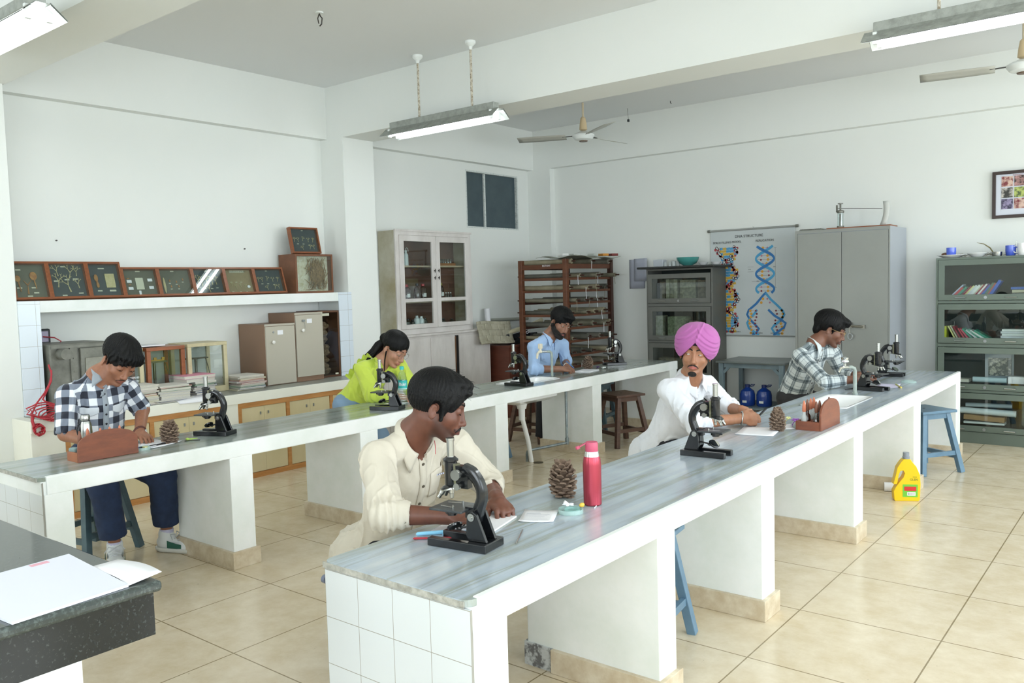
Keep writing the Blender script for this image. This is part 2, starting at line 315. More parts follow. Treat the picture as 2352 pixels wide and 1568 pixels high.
def bench(x0,x1,piers,label,mm,sink,broken=None,tl='white_end_tiles'):
    t=thing('lab_bench',label,'bench',(0,0,0),group=None)
    y0,y1=1.665,8.22; sy0,sy1=sink
    hx0,hx1=(x0+.12,x1-.195)
    # countertop: four slabs around the sink opening
    m=MB()
    def slab(ya,yb,near):
        r=.035; X0,X1=x0,x1-.012
        def arc(cx,cy,a0): return [(cx+r*cos(radians(a0+k*22.5)),cy+r*sin(radians(a0+k*22.5))) for k in range(5)]
        if near: q=[(X1,yb),(X0,yb)]+arc(X0+r,ya+r,180)+arc(X1-r,ya+r,270)
        else: q=[(X0,ya),(X1,ya)]+arc(X1-r,yb-r,0)+arc(X0+r,yb-r,90)
        m.prism(q,ZT-.02,ZT,'z')
    slab(y0,sy0,True); slab(sy1,y1,False); m.box(x0,sy0,ZT-.02,hx0,sy1,ZT); m.box(hx1,sy0,ZT-.02,x1-.012,sy1,ZT)
    m.obj('countertop',mm,t,smooth=0)
    m=MB(); m.box(x0+.003,y0-.001,ZT-.022,x1-.03,y0+.004,ZT-.003); m.obj('chipped_edge',M_edge,t,smooth=0)
    m=MB(); m.box(x0+.01,y0+.012,.65,x1-.012,sy0-.02,ZT-.0205); m.box(x0+.01,sy1+.02,.65,x1-.012,y1-.005,ZT-.0205); m.box(x0+.01,sy0-.02,.65,hx0-.02,sy1+.02,ZT-.0205); m.box(hx1+.02,sy0-.02,.65,x1-.012,sy1+.02,ZT-.0205)
    m.obj('slab',M_white,t,smooth=0)
    m=MB(); m.box(x1-.03,y0+.035,.648,x1,y1,ZT+.004); m.obj('front_band',M_white,t,bevel=.006,smooth=0)
    for i,(a,b) in enumerate(piers):
        m=MB(); m.box(x0+.01,a,.0,x1-.001,b,.652); m.obj('pier',M_white,t,bevel=.004,smooth=0)
        m=MB()
        if i==0: m.box(x0-.005,a,0,x1+.015,b+.015,.1) 
        elif broken==i:
            m.box(x0+.14,a-.018,0,x1+.018,b+.018,.1)
        else: m.box(x0-.008,a-.018,0,x1+.018,b+.018,.1)
        m.obj('skirting',M_skirt,t,bevel=.003,smooth=0)
        if broken==i:
            m=MB(); m.box(x0-.004,a-.006,0,x0+.14,b+.006,.1); m.obj('bare_patch',mat('bare_mortar','c6cacb',.8,noise=26,col2='6f6f70',contrast=(.5,.62),bump=(60,.5)),t,smooth=0)
    a,b=piers[0]
    m=MB(); m.box(x0+.008,a-.008,0,x1-.008,a,.712); m.obj('end_tiles',tile_mat(tl,(x1-x0-.016)/4,.155,-(x0+.008)+(x1-x0-.016)*4,.155*8-.71+.155*0,'x'),t,smooth=0)
    # sink set in the top
    s=thing('sink','white ceramic sink sunk into '+('the front bench beside the grey pipe tap' if x0>-3 else 'the rear bench beside the beige plastic tap'),'sink',(0,0,0))
    cx0,cx1,cy0,cy1=hx0+.004,hx1-.004,sy0+.004,sy1-.004
    m=MB()
    def ring(ox,z,r=.05):
        q=[]
        for cx,cy,a0 in((cx1-ox-r,cy0+ox+r,-90),(cx1-ox-r,cy1-ox-r,0),(cx0+ox+r,cy1-ox-r,90),(cx0+ox+r,cy0+ox+r,180)):
            for k in range(5): an=radians(a0+k*22.5); q.append((cx+r*cos(an),cy+r*sin(an),z))
        return q
    R=[ring(0,ZT+.004,.04),ring(.012,ZT+.006,.05),ring(.025,ZT-.005,.06),ring(.035,ZT-.12,.06),ring(.08,ZT-.16,.05),ring(.135,ZT-.165,.01),ring(.13,ZT-.19,.01),ring(.07,ZT-.188,.05),ring(.015,ZT-.155,.06),ring(.0,ZT-.01,.04)]
    k=20; vs=[p for q in R for p in q]; nr=len(R)
    fs=[(i*k+j,i*k+(j+1)%k,((i+1)%nr)*k+(j+1)%k,((i+1)%nr)*k+j) for i in range(nr) if i not in(5,) for j in range(k)]+[tuple(5*k+j for j in range(k)),tuple(6*k+j for j in range(k-1,-1,-1))]
    m.add(vs,fs); m.obj('basin',M_porc,s,smooth=50)
    return t,s
P1=[(1.676,1.82),(2.713,2.848),(3.706,3.86),(5.122,5.298),(6.566,6.763),(8.043,8.215)]
P2=[(1.686,1.82),(2.696,2.847),(3.683,3.84),(5.102,5.257),(6.522,6.673),(8.04,8.2)]
b1,s1=bench(-2.14,-1.5,P1,'front white bench with grey marble top and square tiles on its near end','x' and M_marb,(5.62,6.27),broken=1)
b2,s2=bench(-4.88,-4.27,P2,'rear white bench with greenish marble top running behind the man in cream','x' and M_marb2,(5.66,6.31),tl='rear_end_tiles')
M_pvc=mat('white_pvc','eeeeec',.35); M_galv=mat('galvanised_pipe','7f8a8e',.45,.6,noise=30,col2='9aa3a5'); M_pgrey=mat('grey_pipe','a9b3ac',.4,noise=20,col2='8f9a93')
# drain + supply pipe of the rear sink
m=MB(); m.cyl((-4.60,5.86,.56),(-4.60,5.86,.50),.055,.040); m.cyl((-4.60,5.86,.52),(-4.60,5.86,.40),.030,.028); m.tube([(-4.6,5.86,.45),(-4.6,5.87,.40),(-4.59,5.93,.2),(-4.585,5.965,.0)],.021,12); m.obj('drain_pipe',M_pvc,s2)
m=MB(); m.tube([(-4.49,6.40,.65),(-4.49,6.40,.14),(-4.49,6.39,.12),(-4.49,6.37,.115),(-4.62,6.0,.10),(-4.63,5.97,.09),(-4.63,5.96,.07),(-4.63,5.96,.0)],.013,10); m.cyl((-4.49,6.40,.16),(-4.49,6.40,.10),.019); m.obj('supply_pipe',M_galv,s2)
m=MB(); m.cyl((-4.51,5.97,.0002),(-4.51,5.97,.003),.045); struct(m.obj('trim_7',mat('dark_hole','3d3427',.9,noise=40,col2='665c48'),smooth=0),'dark round drain hole in the floor')
# taps
M_chr=mat('chrome','d9dcdd',.12,1); M_ivory=mat('ivory_plastic','ece4cf',.35)
t=thing('tap','beige plastic tap on a grey pipe beside the rear sink','tap',(-4.645,6.40,ZT),0)
m=MB(); m.tube([(0,0,0),(0,0,.20),(-.004,0,.225),(-.02,0,.235),(-.035,-.02,.235)],.012,12); m.obj('pipe',M_pgrey,t)
m=MB(); m.cyl((-.03,-.012,.235),(-.085,-.045,.235),.010); m.obj('connector',M_chr,t)
m=MB(); m.tube([(-.08,-.042,.235),(-.105,-.055,.235),(-.12,-.062,.215),(-.125,-.066,.17)],[.012,.014,.013,.010],10); m.cyl((-.095,-.05,.24),(-.095,-.05,.262),.012); m.obj('spout',M_ivory,t)
m=MB(); m.box(-.112,-.067,.262,-.078,-.033,.312); m.obj('tap_head',M_ivory,t,bevel=.004)
t=thing('tap','chrome tap on a grey pipe beside the front sink','tap',(-1.86,6.36,ZT),0)
m=MB(); m.tube([(0,0,0),(0,0,.17),(-.004,-.002,.19),(-.02,-.012,.20),(-.035,-.022,.198)],.014,12); m.cyl((0,0,0),(0,0,.012),.02); m.obj('pipe',M_pgrey,t)
m=MB(); m.tube([(-.03,-.02,.198),(-.06,-.04,.2),(-.085,-.055,.195),(-.095,-.062,.165)],[.012,.015,.013,.011],10); m.cyl((-.06,-.04,.2),(-.06,-.04,.232),.011); m.lathe([(.012,0),(.03,.01),(.026,.03),(.03,.042),(.012,.05)],(-.06,-.04,.23),10); m.obj('spout',M_chr,t)
# black granite demonstration bench, near left
M_gran=mat('black_granite','1d2122',.1,noise=120,col2='59605f',contrast=(.58,.8)); 
M_gtop=mat('black_granite_top','3b4240',.06,noise=110,col2='6d7673',contrast=(.5,.85))
t=thing('granite_bench','black speckled granite topped demonstration bench at lower left','bench')
m=MB(); rounded_top(m,-4.6,-1.95,.2,1.03,.872,.9,.01); m.obj('granite_top',M_gtop,t,bevel=.01)
m=MB(); m.box(-4.58,.99,.765,-1.965,1.012,.872); m.box(-1.995,.21,.765,-1.965,.99,.872); m.box(-4.58,.21,.765,-4.55,.99,.872); m.obj('granite_apron',M_gran,t,smooth=0)
m=MB(); m.box(-4.5,.25,0,-2.24,.95,.8715); m.obj('base_wall',M_white,t,smooth=0)
# ---------------------------------------------------------------- left counter, shelf and what stands there
M_lam=mat('cream_laminate','d8cba6',.4,noise=2,col2='cfc094',stretch=(1,1,.3)); M_pine=mat('varnished_pine','b0783f',.4,noise=5,col2='c48d52',stretch=(1,1,8))
M_steelk=mat('small_steel_latch','9da0a0',.3,.8); M_cream=mat('cream_paint','f0efe4',.55,noise=2,col2='eae9dd')
M_ctop=mat('worn_counter_top','a5a79f',.35,noise=6,col2='8d8f88')
t=wthing('wall_counter','long low cream counter with wooden framed cupboard doors along the left wall','counter',(-6.6,4,0))
MB().box(-6.898,2.49,.735,-6.235,5.568,.752).obj('worktop',M_ctop,t,smooth=0)
m=MB();m.box(-6.27,2.40,.665,-6.228,5.568,.748);m.box(-6.27,5.568,.0,-6.5,5.6,.748);m.box(-6.27,4.045,0,-6.24,3.93,.67);m.box(-6.27,2.40,0,-6.24,2.63,.67);m.box(-6.554,2.40,0,-6.27,2.485,.748);m.obj('front_panel',M_cream,t,bevel=.004,smooth=0)
m=MB();m.box(-6.89,2.5,0,-6.3,5.56,.735);m.obj('carcass',M_cream,t,smooth=0)
for a,b in((2.63,3.93),(4.045,5.56)):
    m=MB();m.box(-6.29,a,.62,-6.243,b,.665);m.box(-6.29,a,0,-6.243,b,.045)
    nb=2 if a<4 else 3; st=[a+(b-a-.035)*i/nb for i in range(nb+1)]
    for y in st: m.box(-6.29,y,.045,-6.243,y+.035,.62)
    m.obj('door_frame',M_pine,t,smooth=0)
    for i in range(nb):
        ya=st[i]+.038;yb=st[i+1]-.003;mid=(ya+yb)/2
        for p,q,kk in((ya,mid-.001,mid-.04),(mid+.001,yb,mid+.04)):
            d=MB().box(-6.28,p,.048,-6.252,q,.617).obj('door',M_lam,t,smooth=0)
            k=MB();k.box(-6.252,kk-.006,.545,-6.246,kk+.006,.57);k.obj('latch',M_steelk,d,smooth=0)
M_btile=mat('pale_blue_tile','dce4ee',.2)
t=wthing('display_shelf','long white concrete shelf on tiled uprights above the counter','shelf',(-6.7,4,.752))
m=MB();m.box(-6.898,2.486,1.50,-6.553,5.568,1.587);m.obj('shelf_slab',M_white,t,bevel=.004,smooth=0)
tm=tile_mat('upright_tiles',.155,.155,0,-.752+.155*8-.06,'y','dde6ef')
m=MB();m.box(-6.554,2.487,.752,-6.545,2.636,1.587);m.obj('tiled_upright',tm,t,smooth=0)
MB().box(-6.89,2.487,.752,-6.554,2.6,1.499).obj('upright',M_white,t,smooth=0);MB().box(-6.89,5.46,.752,-6.554,5.567,1.499).obj('upright',M_white,t,smooth=0)
m=MB();m.box(-6.554,5.435,.752,-6.545,5.60,1.587);m.obj('tiled_upright',tm,t,smooth=0)
# specimen frames leaning on the shelf
M_fr=mat('brown_varnished_frame','8a5230',.35,noise=9,col2='7a4426',stretch=(1,1,6)); M_felt=mat('dark_backing','3b4447',.8,noise=8,col2='454f51'); M_felt2=mat('olive_backing','5d5d4e',.8,noise=8,col2='66675a'); M_tan=mat('tan_backing','8d7c5d',.8,noise=8,col2='a08e6e'); M_lab=mat('paper_label','cfcdb8',.7); M_pap=mat('white_paper','eeeef2',.6)
M_dry=mat('dried_plant','b9ac7e',.8,noise=40,col2='c9bd93'); M_dry2=mat('dried_brown_plant','99643a',.8,noise=40,col2='b98a52')
def specimen(name,label,y0,y1,h,depth,back,fill,rx=-6.60,z=1.587,tilt=.30,group='specimen frames leaning on the long shelf'):
    w=y1-y0; t=thing(name,label,'specimen case',(rx,(y0+y1)/2,z+.0135 if tilt>.25 else z+.01),group=group,rot=(0,-tilt,0))
    # local: x toward room, y along wall, z up
    fw=.016
    m=MB();m.box(-depth,-w/2,0,0,-w/2+fw,h);m.box(-depth,w/2-fw,0,0,w/2,h);m.box(-depth,-w/2+fw,0,0,w/2-fw,fw);m.box(-depth,-w/2+fw,h-fw,0,w/2-fw,h);m.obj('frame',M_fr,t,smooth=0)
    MB().box(-depth,-w/2+fw,fw,-depth+.008,w/2-fw,h-fw).obj('backing',back,t,smooth=0)
    MB().box(-.006,-w/2+fw,fw,-.004,w/2-fw,h-fw).obj('glass_pane',M_glass,t,smooth=0)
    m=MB(); fill(m,w/2-fw-.006,h,-depth+.009); m.obj('specimens',[M_dry,M_lab,M_dry2,M_pap],t)
    return t
def lab(m,y,z,x,a=.018,b=.005,mi=1): m.m=mi; m.box(x,y-a,z-b,x+.0015,y+a,z+b)
def twig(m,y,z,x,s,mi=0,seed=0,n=7):
    r=random.Random(seed); m.m=mi
    def br(p,a,l,k):
        q=(x+.004,p[1]+sin(a)*l,p[2]+cos(a)*l); m.tube([p,q],[.0035*l/.04+.0008,.0015],5)
        if k>0:
            for da in(-.6,.5): br(q,a+da*r.uniform(.6,1.3),l*.66,k-1)
    br((x+.004,y,z),r.uniform(-.3,.3),s,n%4)
def f_algae(m,w,h,x):
    for i,(y,z,s) in enumerate(((-.6*w,.10,.05),(.1*w,.06,.06),(.15*w,.17,.05),(-.5*w,.19,.04),(.65*w,.09,.035),(.6*w,.19,.035))): twig(m,y,z,x,s,seed=i,n=3)
    for y,z in((-.1*w,h-.03),(-.65*w,.15),(.0,.16),(.5*w,.165),(-.3*w,.035),(.7*w,.05)): lab(m,y,z,x)
def f_flower(m,w,h,x):
    m.m=2
    for y,z,r in((.3*w,.19,.026),(-.75*w,.17,.02)): m.ell((x+.006,y,z),(.006,r,r*1.3)); m.tube([(x+.005,y,z),(x+.005,y+.01,z-.1)],[.006,.003],6)
    twig(m,-.2*w,.05,x,.07,2,5,1)
    for y,z in((.25*w,.10),(-.7*w,.10),(.35*w,.06),(-.1*w,.035),(-.6*w,.24)): lab(m,y,z,x)
def f_bark(m,w,h,x):
    m.m=0; m.box(x,.1*w,.09,x+.006,.75*w,.205); m.m=2; m.ell((x+.008,-.55*w,.17),(.008,.016,.03)); m.ell((x+.008,-.5*w,.11),(.008,.012,.022)); m.tube([(x+.005,-.53*w,.16),(x+.005,-.5*w,.12)],.008,6)
    lab(m,-.05*w,h-.045,x,.024); lab(m,-.4*w,.065,x); lab(m,.5*w,.065,x,.026,.007)
def f_seeds(m,w,h,x):
    m.m=1; m.box(x,-.25*w,.07,x+.002,.25*w,.17)
    for y,z in((-.65*w,.14),(-.62*w,.08),(.7*w,.15),(.72*w,.085)): m.m=3; m.box(x,y-.02,z-.012,x+.002,y+.02,z+.012)
    for y,z in((-.7*w,.165),(-.65*w,.11)): m.m=2; m.box(x,y-.01,z-.004,x+.004,y+.01,z+.004)
    m.m=3; m.box(x,-.02,.025,x+.002,.0,.06); lab(m,0,h-.025,x,.02)
def f_cone(m,w,h,x):
    m.m=0; m.ell((x+.008,-.75*w,.10),(.008,.011,.07)); 
    for i,(y,z) in enumerate(((-.35*w,.14),(-.3*w,.09),(.2*w,.09),(.55*w,.15),(.1*w,.13))): m.m=2; m.ell((x+.005,y,z),(.004,.006,.011)); lab(m,y,z-.022,x,.009,.003)
    lab(m,-.05*w,h-.025,x,.016)
def f_twigs(m,w,h,x):
    for i,(y,z) in enumerate(((-.7*w,.11),(-.45*w,.09),(-.1*w,.11),(.3*w,.10),(.6*w,.10),(.05*w,.03))): twig(m,y,z,x,.035,0,i+9,3)
    for y,z in((-.7*w,.08),(-.3*w,.065),(.2*w,.065),(.6*w,.07),(0,h-.025),(-.6*w,.02),(.6*w,.02)): lab(m,y,z,x,.012,.004)
def f_title(m,w,h,x):
    lab(m,0,h-.03,x,.075,.010,1)
    for i,(y,z) in enumerate(((-.6*w,.08),(-.25*w,.06),(.1*w,.07),(.45*w,.06))): twig(m,y,z,x,.02,0,i+30,2)
    m.m=3; m.ell((x+.006,.7*w,.075),(.008,.016,.014)); 
    for y,z in((-.6*w,.12),(-.2*w,.12),(.2*w,.12),(-.6*w,.03),(0,.03),(.5*w,.03)): lab(m,y,z,x,.01,.003)
def f_pods(m,w,h,x):
    for i,(y,z) in enumerate(((-.75*w,.12),(-.45*w,.12),(-.1*w,.13),(.35*w,.12),(.7*w,.12),(-.15*w,.04),(.4*w,.05),(.75*w,.05))): twig(m,y,z,x,.02,0,i+50,3)
    for y,z in((0,h-.025),(-.5*w,.10),(-.05*w,.10),(.4*w,.09),(-.7*w,.02),(-.2*w,.02),(.3*w,.02),(.7*w,.02)): lab(m,y,z,x,.011,.0035)
SP=[('brown framed case of orange dried flowers, leftmost on the shelf',2.50,2.755,.295,M_felt2,f_flower),
('brown framed case of branching pale seaweeds, second from the left',2.755,3.045,.295,M_felt,f_algae),
('brown framed case with a bark sheet, right of the seaweed case',3.045,3.315,.295,M_felt,f_bark),
('brown framed case holding white cards around a grey sheet',3.315,3.62,.25,M_felt2,f_seeds),
('brown framed case with a long cone and a bright diagonal reflection',3.62,3.93,.25,M_felt2,f_cone),
('brown framed case with small tree-like dried twigs on dark backing',3.93,4.24,.25,M_felt,f_twigs),
('brown framed case with tan backing titled classification of fruits',4.24,4.545,.25,M_tan,f_title),
('brown framed case of small pods, rightmost of the leaning row',4.545,4.87,.25,M_felt,f_pods)]
M_blk=mat('black_print','2b2a28',.7)
for i,(l,a,b,h,bk,fn) in enumerate(SP):
    o=specimen('specimen_case',l,a,b,h,.045,bk,fn)
    if fn is f_title: text('Classification of Fruits',.02,(-.034,0,h-.03),(radians(90),0,radians(90)),M_blk,o,ext=.0002)
# box with roots and cotton, and the small frame on top of it
M_cot=mat('cotton_wool','e6e1cf',.9,noise=25,col2='c9bd98',bump=(60,.8))
t=wthing('specimen_box','deep brown wooden box with dried roots on cotton at shelf end','specimen box',(-6.72,5.16,1.587))
x0,x1,y0,y1,z0,z1=-6.86,-6.60,4.97,5.42,1.587,1.965
m=MB();f=.02;m.box(x0,y0,z0,x1,y0+f,z1);m.box(x0,y1-f,z0,x1,y1,z1);m.box(x0,y0,z0,x1,y1,z0+f);m.box(x0,y0,z1-f,x1,y1,z1);m.obj('case',mat('brown_board','7a4e33',.5,noise=12,col2='6c432b'),t,smooth=0)
MB().box(x0,y0+f,z0+f,x1-.06,y1-f,z1-f).obj('cotton_backing',M_cot,t,smooth=0)
m=MB();rr=random.Random(3)
for i in range(170):
    a=rr.gauss(1.45,.55);cy=5.25+rr.gauss(0,.045);cz=1.78+rr.gauss(0,.055);l=rr.uniform(.04,.09);xx=x1-.05+rr.uniform(0,.03)
    p=[(xx,min(5.39,max(5.02,cy+cos(a)*l*s)),min(1.93,max(1.62,cz+sin(a)*l*s+.01*sin(7*s)))) for s in(-1,-.3,.4,1)]; m.tube(p,[.002,.004,.004,.002],5)
m.obj('dried_roots',mat('roots','a68a64',.85,noise=40,col2='7f6546'),t)
MB().box(x1-.006,y0+f,z0+f,x1-.003,y1-f,z1-f).obj('glass_pane',M_glass,t,smooth=0)
specimen('specimen_case','small brown framed case standing on top of the root box',5.00,5.34,.26,.04,M_felt,f_pods,rx=-6.66,z=1.967,tilt=.22,group=None)
# grey lockers + tall specimen case
M_lk=mat('locker_side_brown','8a6c56',.45); M_lf=mat('locker_front_beige','b9b3a4',.4); M_knob=mat('white_knob','e8e6e0',.3)
for nm,y0,y1,z1,lb,kz in(('a',4.51,4.835,1.315,'shorter brown and beige storage cupboard with white knob on the counter',1.21),('b',4.845,5.165,1.405,'taller brown and beige storage cupboard with key and white knob',1.30)):
    t=wthing('small_cupboard',lb,'small cupboard',(-6.68,(y0+y1)/2,.7525))
    MB().box(-6.89,y0,.7525,-6.485,y1,z1).obj('body',M_lk,t,bevel=.003,smooth=0)
    d=MB().box(-6.487,y0+.004,.80 if nm=='b' else .76,-6.47,y1-.003,z1-.022).obj('door',M_lf,t,bevel=.002,smooth=0)
    m=MB();m.box(-6.487,y0,z1-.018,-6.472,y1,z1);m.obj('top_rail',M_lf,t,smooth=0)
    m=MB();m.lathe([(.006,0),(.008,.012),(.016,.018),(.015,.028),(.006,.032)],(-6.47,y0+.07,kz-.06),14,(1,0,0));m.obj('knob',M_knob,d)
    m=MB();m.cyl((-6.47,y0+.085,kz+.03),(-6.465,y0+.085,kz+.03),.009);
    if nm=='b': m.tube([(-6.46,y0+.085,kz+.03),(-6.455,y0+.095,kz),(-6.46,y0+.10,kz-.04)],.0015,5); m.box(-6.468,y0+.07,kz+.02,-6.455,y0+.10,kz+.04)
    m.obj('lock',M_steelk,d)
    MB().box(-6.4695,y0+.13,kz+.005,-6.469,y0+.19,kz+.045).obj('paper_label',M_pap,d,smooth=0)
t=wthing('specimen_case','tall brown glass fronted case with a fungus specimen beside the cupboards','specimen case',(-6.7,5.3,.7525))
y0,y1,z0,z1=5.17,5.43,.7525,1.41;m=MB();m.box(-6.89,y0,z0,-6.55,y0+.015,z1);m.box(-6.89,y1-.018,z0,-6.55,y1,z1);m.box(-6.89,y0,z0,-6.55,y1,z0+.018);m.box(-6.89,y0,z1-.018,-6.55,y1,z1);m.box(-6.89,y0,z0,-6.875,y1,z1)
m.obj('case',mat('dark_brown_board','63402a',.45,noise=10,col2='54351f'),t,smooth=0)
m=MB();rr=random.Random(5)
for i in range(26):
    z=.80+i*.019; m.ell((-6.66+rr.uniform(-.02,.02),5.29+rr.uniform(-.03,.03),z),(.04,.045+rr.uniform(0,.03),.03),n=10,m=6)
m.obj('fungus_specimen',mat('fungus','94785a',.95,noise=60,col2='5f4a36',bump=(120,1)),t)
MB().box(-6.556,y0+.015,z0+.018,-6.553,y1-.018,z1-.018).obj('glass_pane',M_glass,t,smooth=0)
MB().box(-6.552,5.205,1.36,-6.551,5.31,1.385).obj('paper_label',M_lab,t,smooth=0)
MB().box(-6.552,5.36,.775,-6.551,5.40,.79).obj('paper_label',M_lab,t,smooth=0)
# old grey oven
M_zinc=mat('grimy_grey_metal','85857c',.5,.35,noise=7,col2='5f5f57',contrast=(.35,.7))
t=wthing('metal_oven','old grimy grey metal oven case with a round knob behind checked shirt man','oven',(-6.68,3,.7525))
MB().box(-6.89,2.66,.7525,-6.49,3.10,1.262).obj('body',M_zinc,t,bevel=.01,smooth=0)
m=MB();m.box(-6.49,2.87,.80,-6.462,3.07,1.225);m.obj('door_panel',M_zinc,t,bevel=.008,smooth=0)
m=MB();m.box(-6.462,2.90,.86,-6.45,3.04,1.15);m.obj('inner_panel',mat('grimy_light_metal','9b9a8f',.45,.3,noise=5,col2='77766c'),t,bevel=.006,smooth=0)
m=MB();m.cyl((-6.49,2.74,1.19),(-6.39,2.74,1.19),.042);m.obj('vent_tube',M_zinc,t)
m=MB();m.box(-6.49,2.80,.77,-6.475,2.85,1.24);m.box(-6.49,2.665,1.23,-6.47,3.09,1.25)
for z in (.85,.95,1.05,1.15): m.cyl((-6.475,2.825,z),(-6.47,2.825,z),.006)
m.obj('trim_strip',M_zinc,t)
# balance cabinets
M_crp=mat('cream_painted_wood','cfc4a0',.45,noise=9,col2='bfb38c'); M_rw=mat('reddish_wood','9c5a34',.35,noise=6,col2='8a4c2a',stretch=(1,1,6)); M_dm=mat('dark_brass','5d5a4c',.3,.7); M_pg=mat('pale_interior','b9c0ba',.6)
def balance(y0,y1,z1,mm,label,x1=-6.55,yellow=False):
    t=wthing('balance_cabinet',label,'balance cabinet',(-6.7,(y0+y1)/2,.7525)); x0,z0,f=-6.86,.7525,.035
    m=MB();m.box(x0-.0,y0-.0,z0,x1,y1,z0+.05);m.box(x0,y0,z1-.03,x1,y1,z1)
    for x in(x0,x1-f):
        for y in(y0,y1-f): m.box(x,y,z0,x+f,y+f,z1-.03)
    m.box(x0,y0,z0,x0+.01,y1,z1);m.obj('case',mm,t,bevel=.003,smooth=0)
    MB().box(x0+.01,y0+.01,z0+.05,x0+.02,y1-.01,z1-.03).obj('back_board',M_pg,t,smooth=0)
    MB().box(x1-.012,y0+f,z0+.05,x1-.009,y1-f,z1-.03).obj('glass_pane',M_glass,t,smooth=0)
    c=(y0+y1)/2-.03; m=MB();m.cyl((-6.7,c,z0+.05),(-6.7,c,z0+.30),.012,n=10);m.box(-6.72,c-.09,z0+.29,-6.68,c+.11,z0+.302)
    m.tube([(-6.7,c+.09,z0+.3),(-6.7,c+.12,z0+.2),(-6.7,c+.13,z0+.1)],.0035,6); m.tube([(-6.7,c-.085,z0+.3),(-6.7,c-.08,z0+.12)],.0025,6); m.lathe([(.03,0),(.032,.004)],(-6.7,c-.08,z0+.1),14); m.lathe([(.03,0),(.032,.004)],(-6.7,c+.13,z0+.1),14)
    m.obj('balance_mechanism',M_dm,t)
    if yellow:
        m=MB();m.box(-6.685,c-.08,z0+.305,-6.675,c+.08,z0+.315);
        for k in(-.07,0,.07): m.box(-6.685,c+k-.012,z0+.315,-6.675,c+k+.012,z0+.335)
        m.obj('yellow_beam',mat('ochre_metal','c79a3c',.4),t,smooth=0)
    return t
balance(3.12,3.40,1.185,M_crp,'cream wooden balance case mostly hidden behind the man in checks')
balance(3.43,3.765,1.18,M_rw,'reddish brown wooden balance case with glass front',yellow=True)
balance(3.79,4.165,1.187,M_crp,'cream wooden balance case with glass front beside the reddish one')
MB_=MB();MB_.box(-6.83,3.30,1.1875,-6.6,3.62,1.197);tag(MB_.obj('paper_sheaf',M_pap,smooth=0),'white paper sheaf lying across the tops of two balance cases','paper')
# notebook stacks: every book its own thing
BKC=['e9e7df','c9b7c0','4c5f8c','d8d2c4','b0413f','e4e4ea','3f7f5e','d5cf9c','2d3345','c6c9cf','9a8f7c','e8a9bd']
BM=[mat('book_cover_%s'%c,c,.45) for c in BKC]; M_pages=mat('page_block','dcd8cc',.8,noise=60,col2='c4c0b4',stretch=(1,1,30))
def book(x,y,z,w,l,h,rz,cm,label,group,name='notebook'):
    t=thing(name,label,'book',(x,y,z),rz,group)
    m=MB();m.box(-w/2,-l/2,0,w/2,l/2,.0015);m.box(-w/2,-l/2,h-.0015,w/2,l/2,h);m.box(-w/2,-l/2,0,-w/2+.002,l/2,h);m.obj('cover',cm,t,smooth=0)
    m=MB();m.box(-w/2+.002,-l/2+.003,.0015,w/2-.003,l/2-.003,h-.0015);m.obj('pages',M_pages,t,smooth=0); return t
rr=random.Random(11)
def stack(x,y,n,tot,grp,lab,tops,w=.25,l=.20,z0=.7525):
    z=z0; hs=[rr.uniform(.6,1.4) for _ in range(n)]; s=tot/sum(hs)
    for i in range(n):
        h=hs[i]*s; 
        ci=rr.randrange(11) if i<n-1 else 0
        L=(CN[ci]+' notebook, '+ORD[i]+lab) if i<n-1 else tops
        book(x+rr.uniform(-.012,.012),y+rr.uniform(-.012,.012),z,w*rr.uniform(.93,1.02),l*rr.uniform(.92,1.03),h-.0003,rr.uniform(-.08,.08),BM[ci],L,grp); z+=h
    return z
CN=['white','mauve','blue','cream','red','pale lilac','green','yellow','navy','grey','brown']
GB='notebooks piled on the counter'
stack(-6.40,3.27,12,.155,GB+' in the leftmost pile',' of the pile nearest the man in checks','top notebook of the pile nearest the man in checks')
stack(-6.40,3.52,8,.13,GB+' in the second pile',' of the pile before the reddish balance case','top notebook of the second pile before the reddish balance case',l=.27)
z=stack(-6.50,3.83,9,.125,GB+' under the pink files',' of the pile under the pink file','notebook just under the pink file')
M_pink=mat('pink_file','e79bb4',.5); book(-6.50,3.79,z,.25,.27,.028,.05,BM[9],'grey file directly under the pink file',None,'file_folder'); book(-6.50,3.79,z+.029,.26,.28,.026,-.03,M_pink,'pink file on top of the notebook pile',None,'file_folder')
stack(-6.52,4.31,11,.125,GB+' beside the shorter cupboard',' of the pile beside the shorter cupboard','top notebook of the pile beside the shorter cupboard',l=.27)
stack(-6.33,3.50,3,.022,GB+' at the counter edge',' at the counter edge before the piles','top dark notebook at the counter edge before the piles',w=.16,l=.33)
m=MB()
def fl(u,v):
    y=3.50+.40*u; x=-6.38+.17*v; z=.754+.012*sin(3*u)+(0 if x<-6.235 else -(x+6.235)*1.2*(.6+.6*sin(pi*u))); return (x,y,z+.0)
m.grid(fl,10,10); tag(m.obj('loose_papers',M_pap,solid=.003),'white sheets drooping over the counter edge below the notebooks','paper')
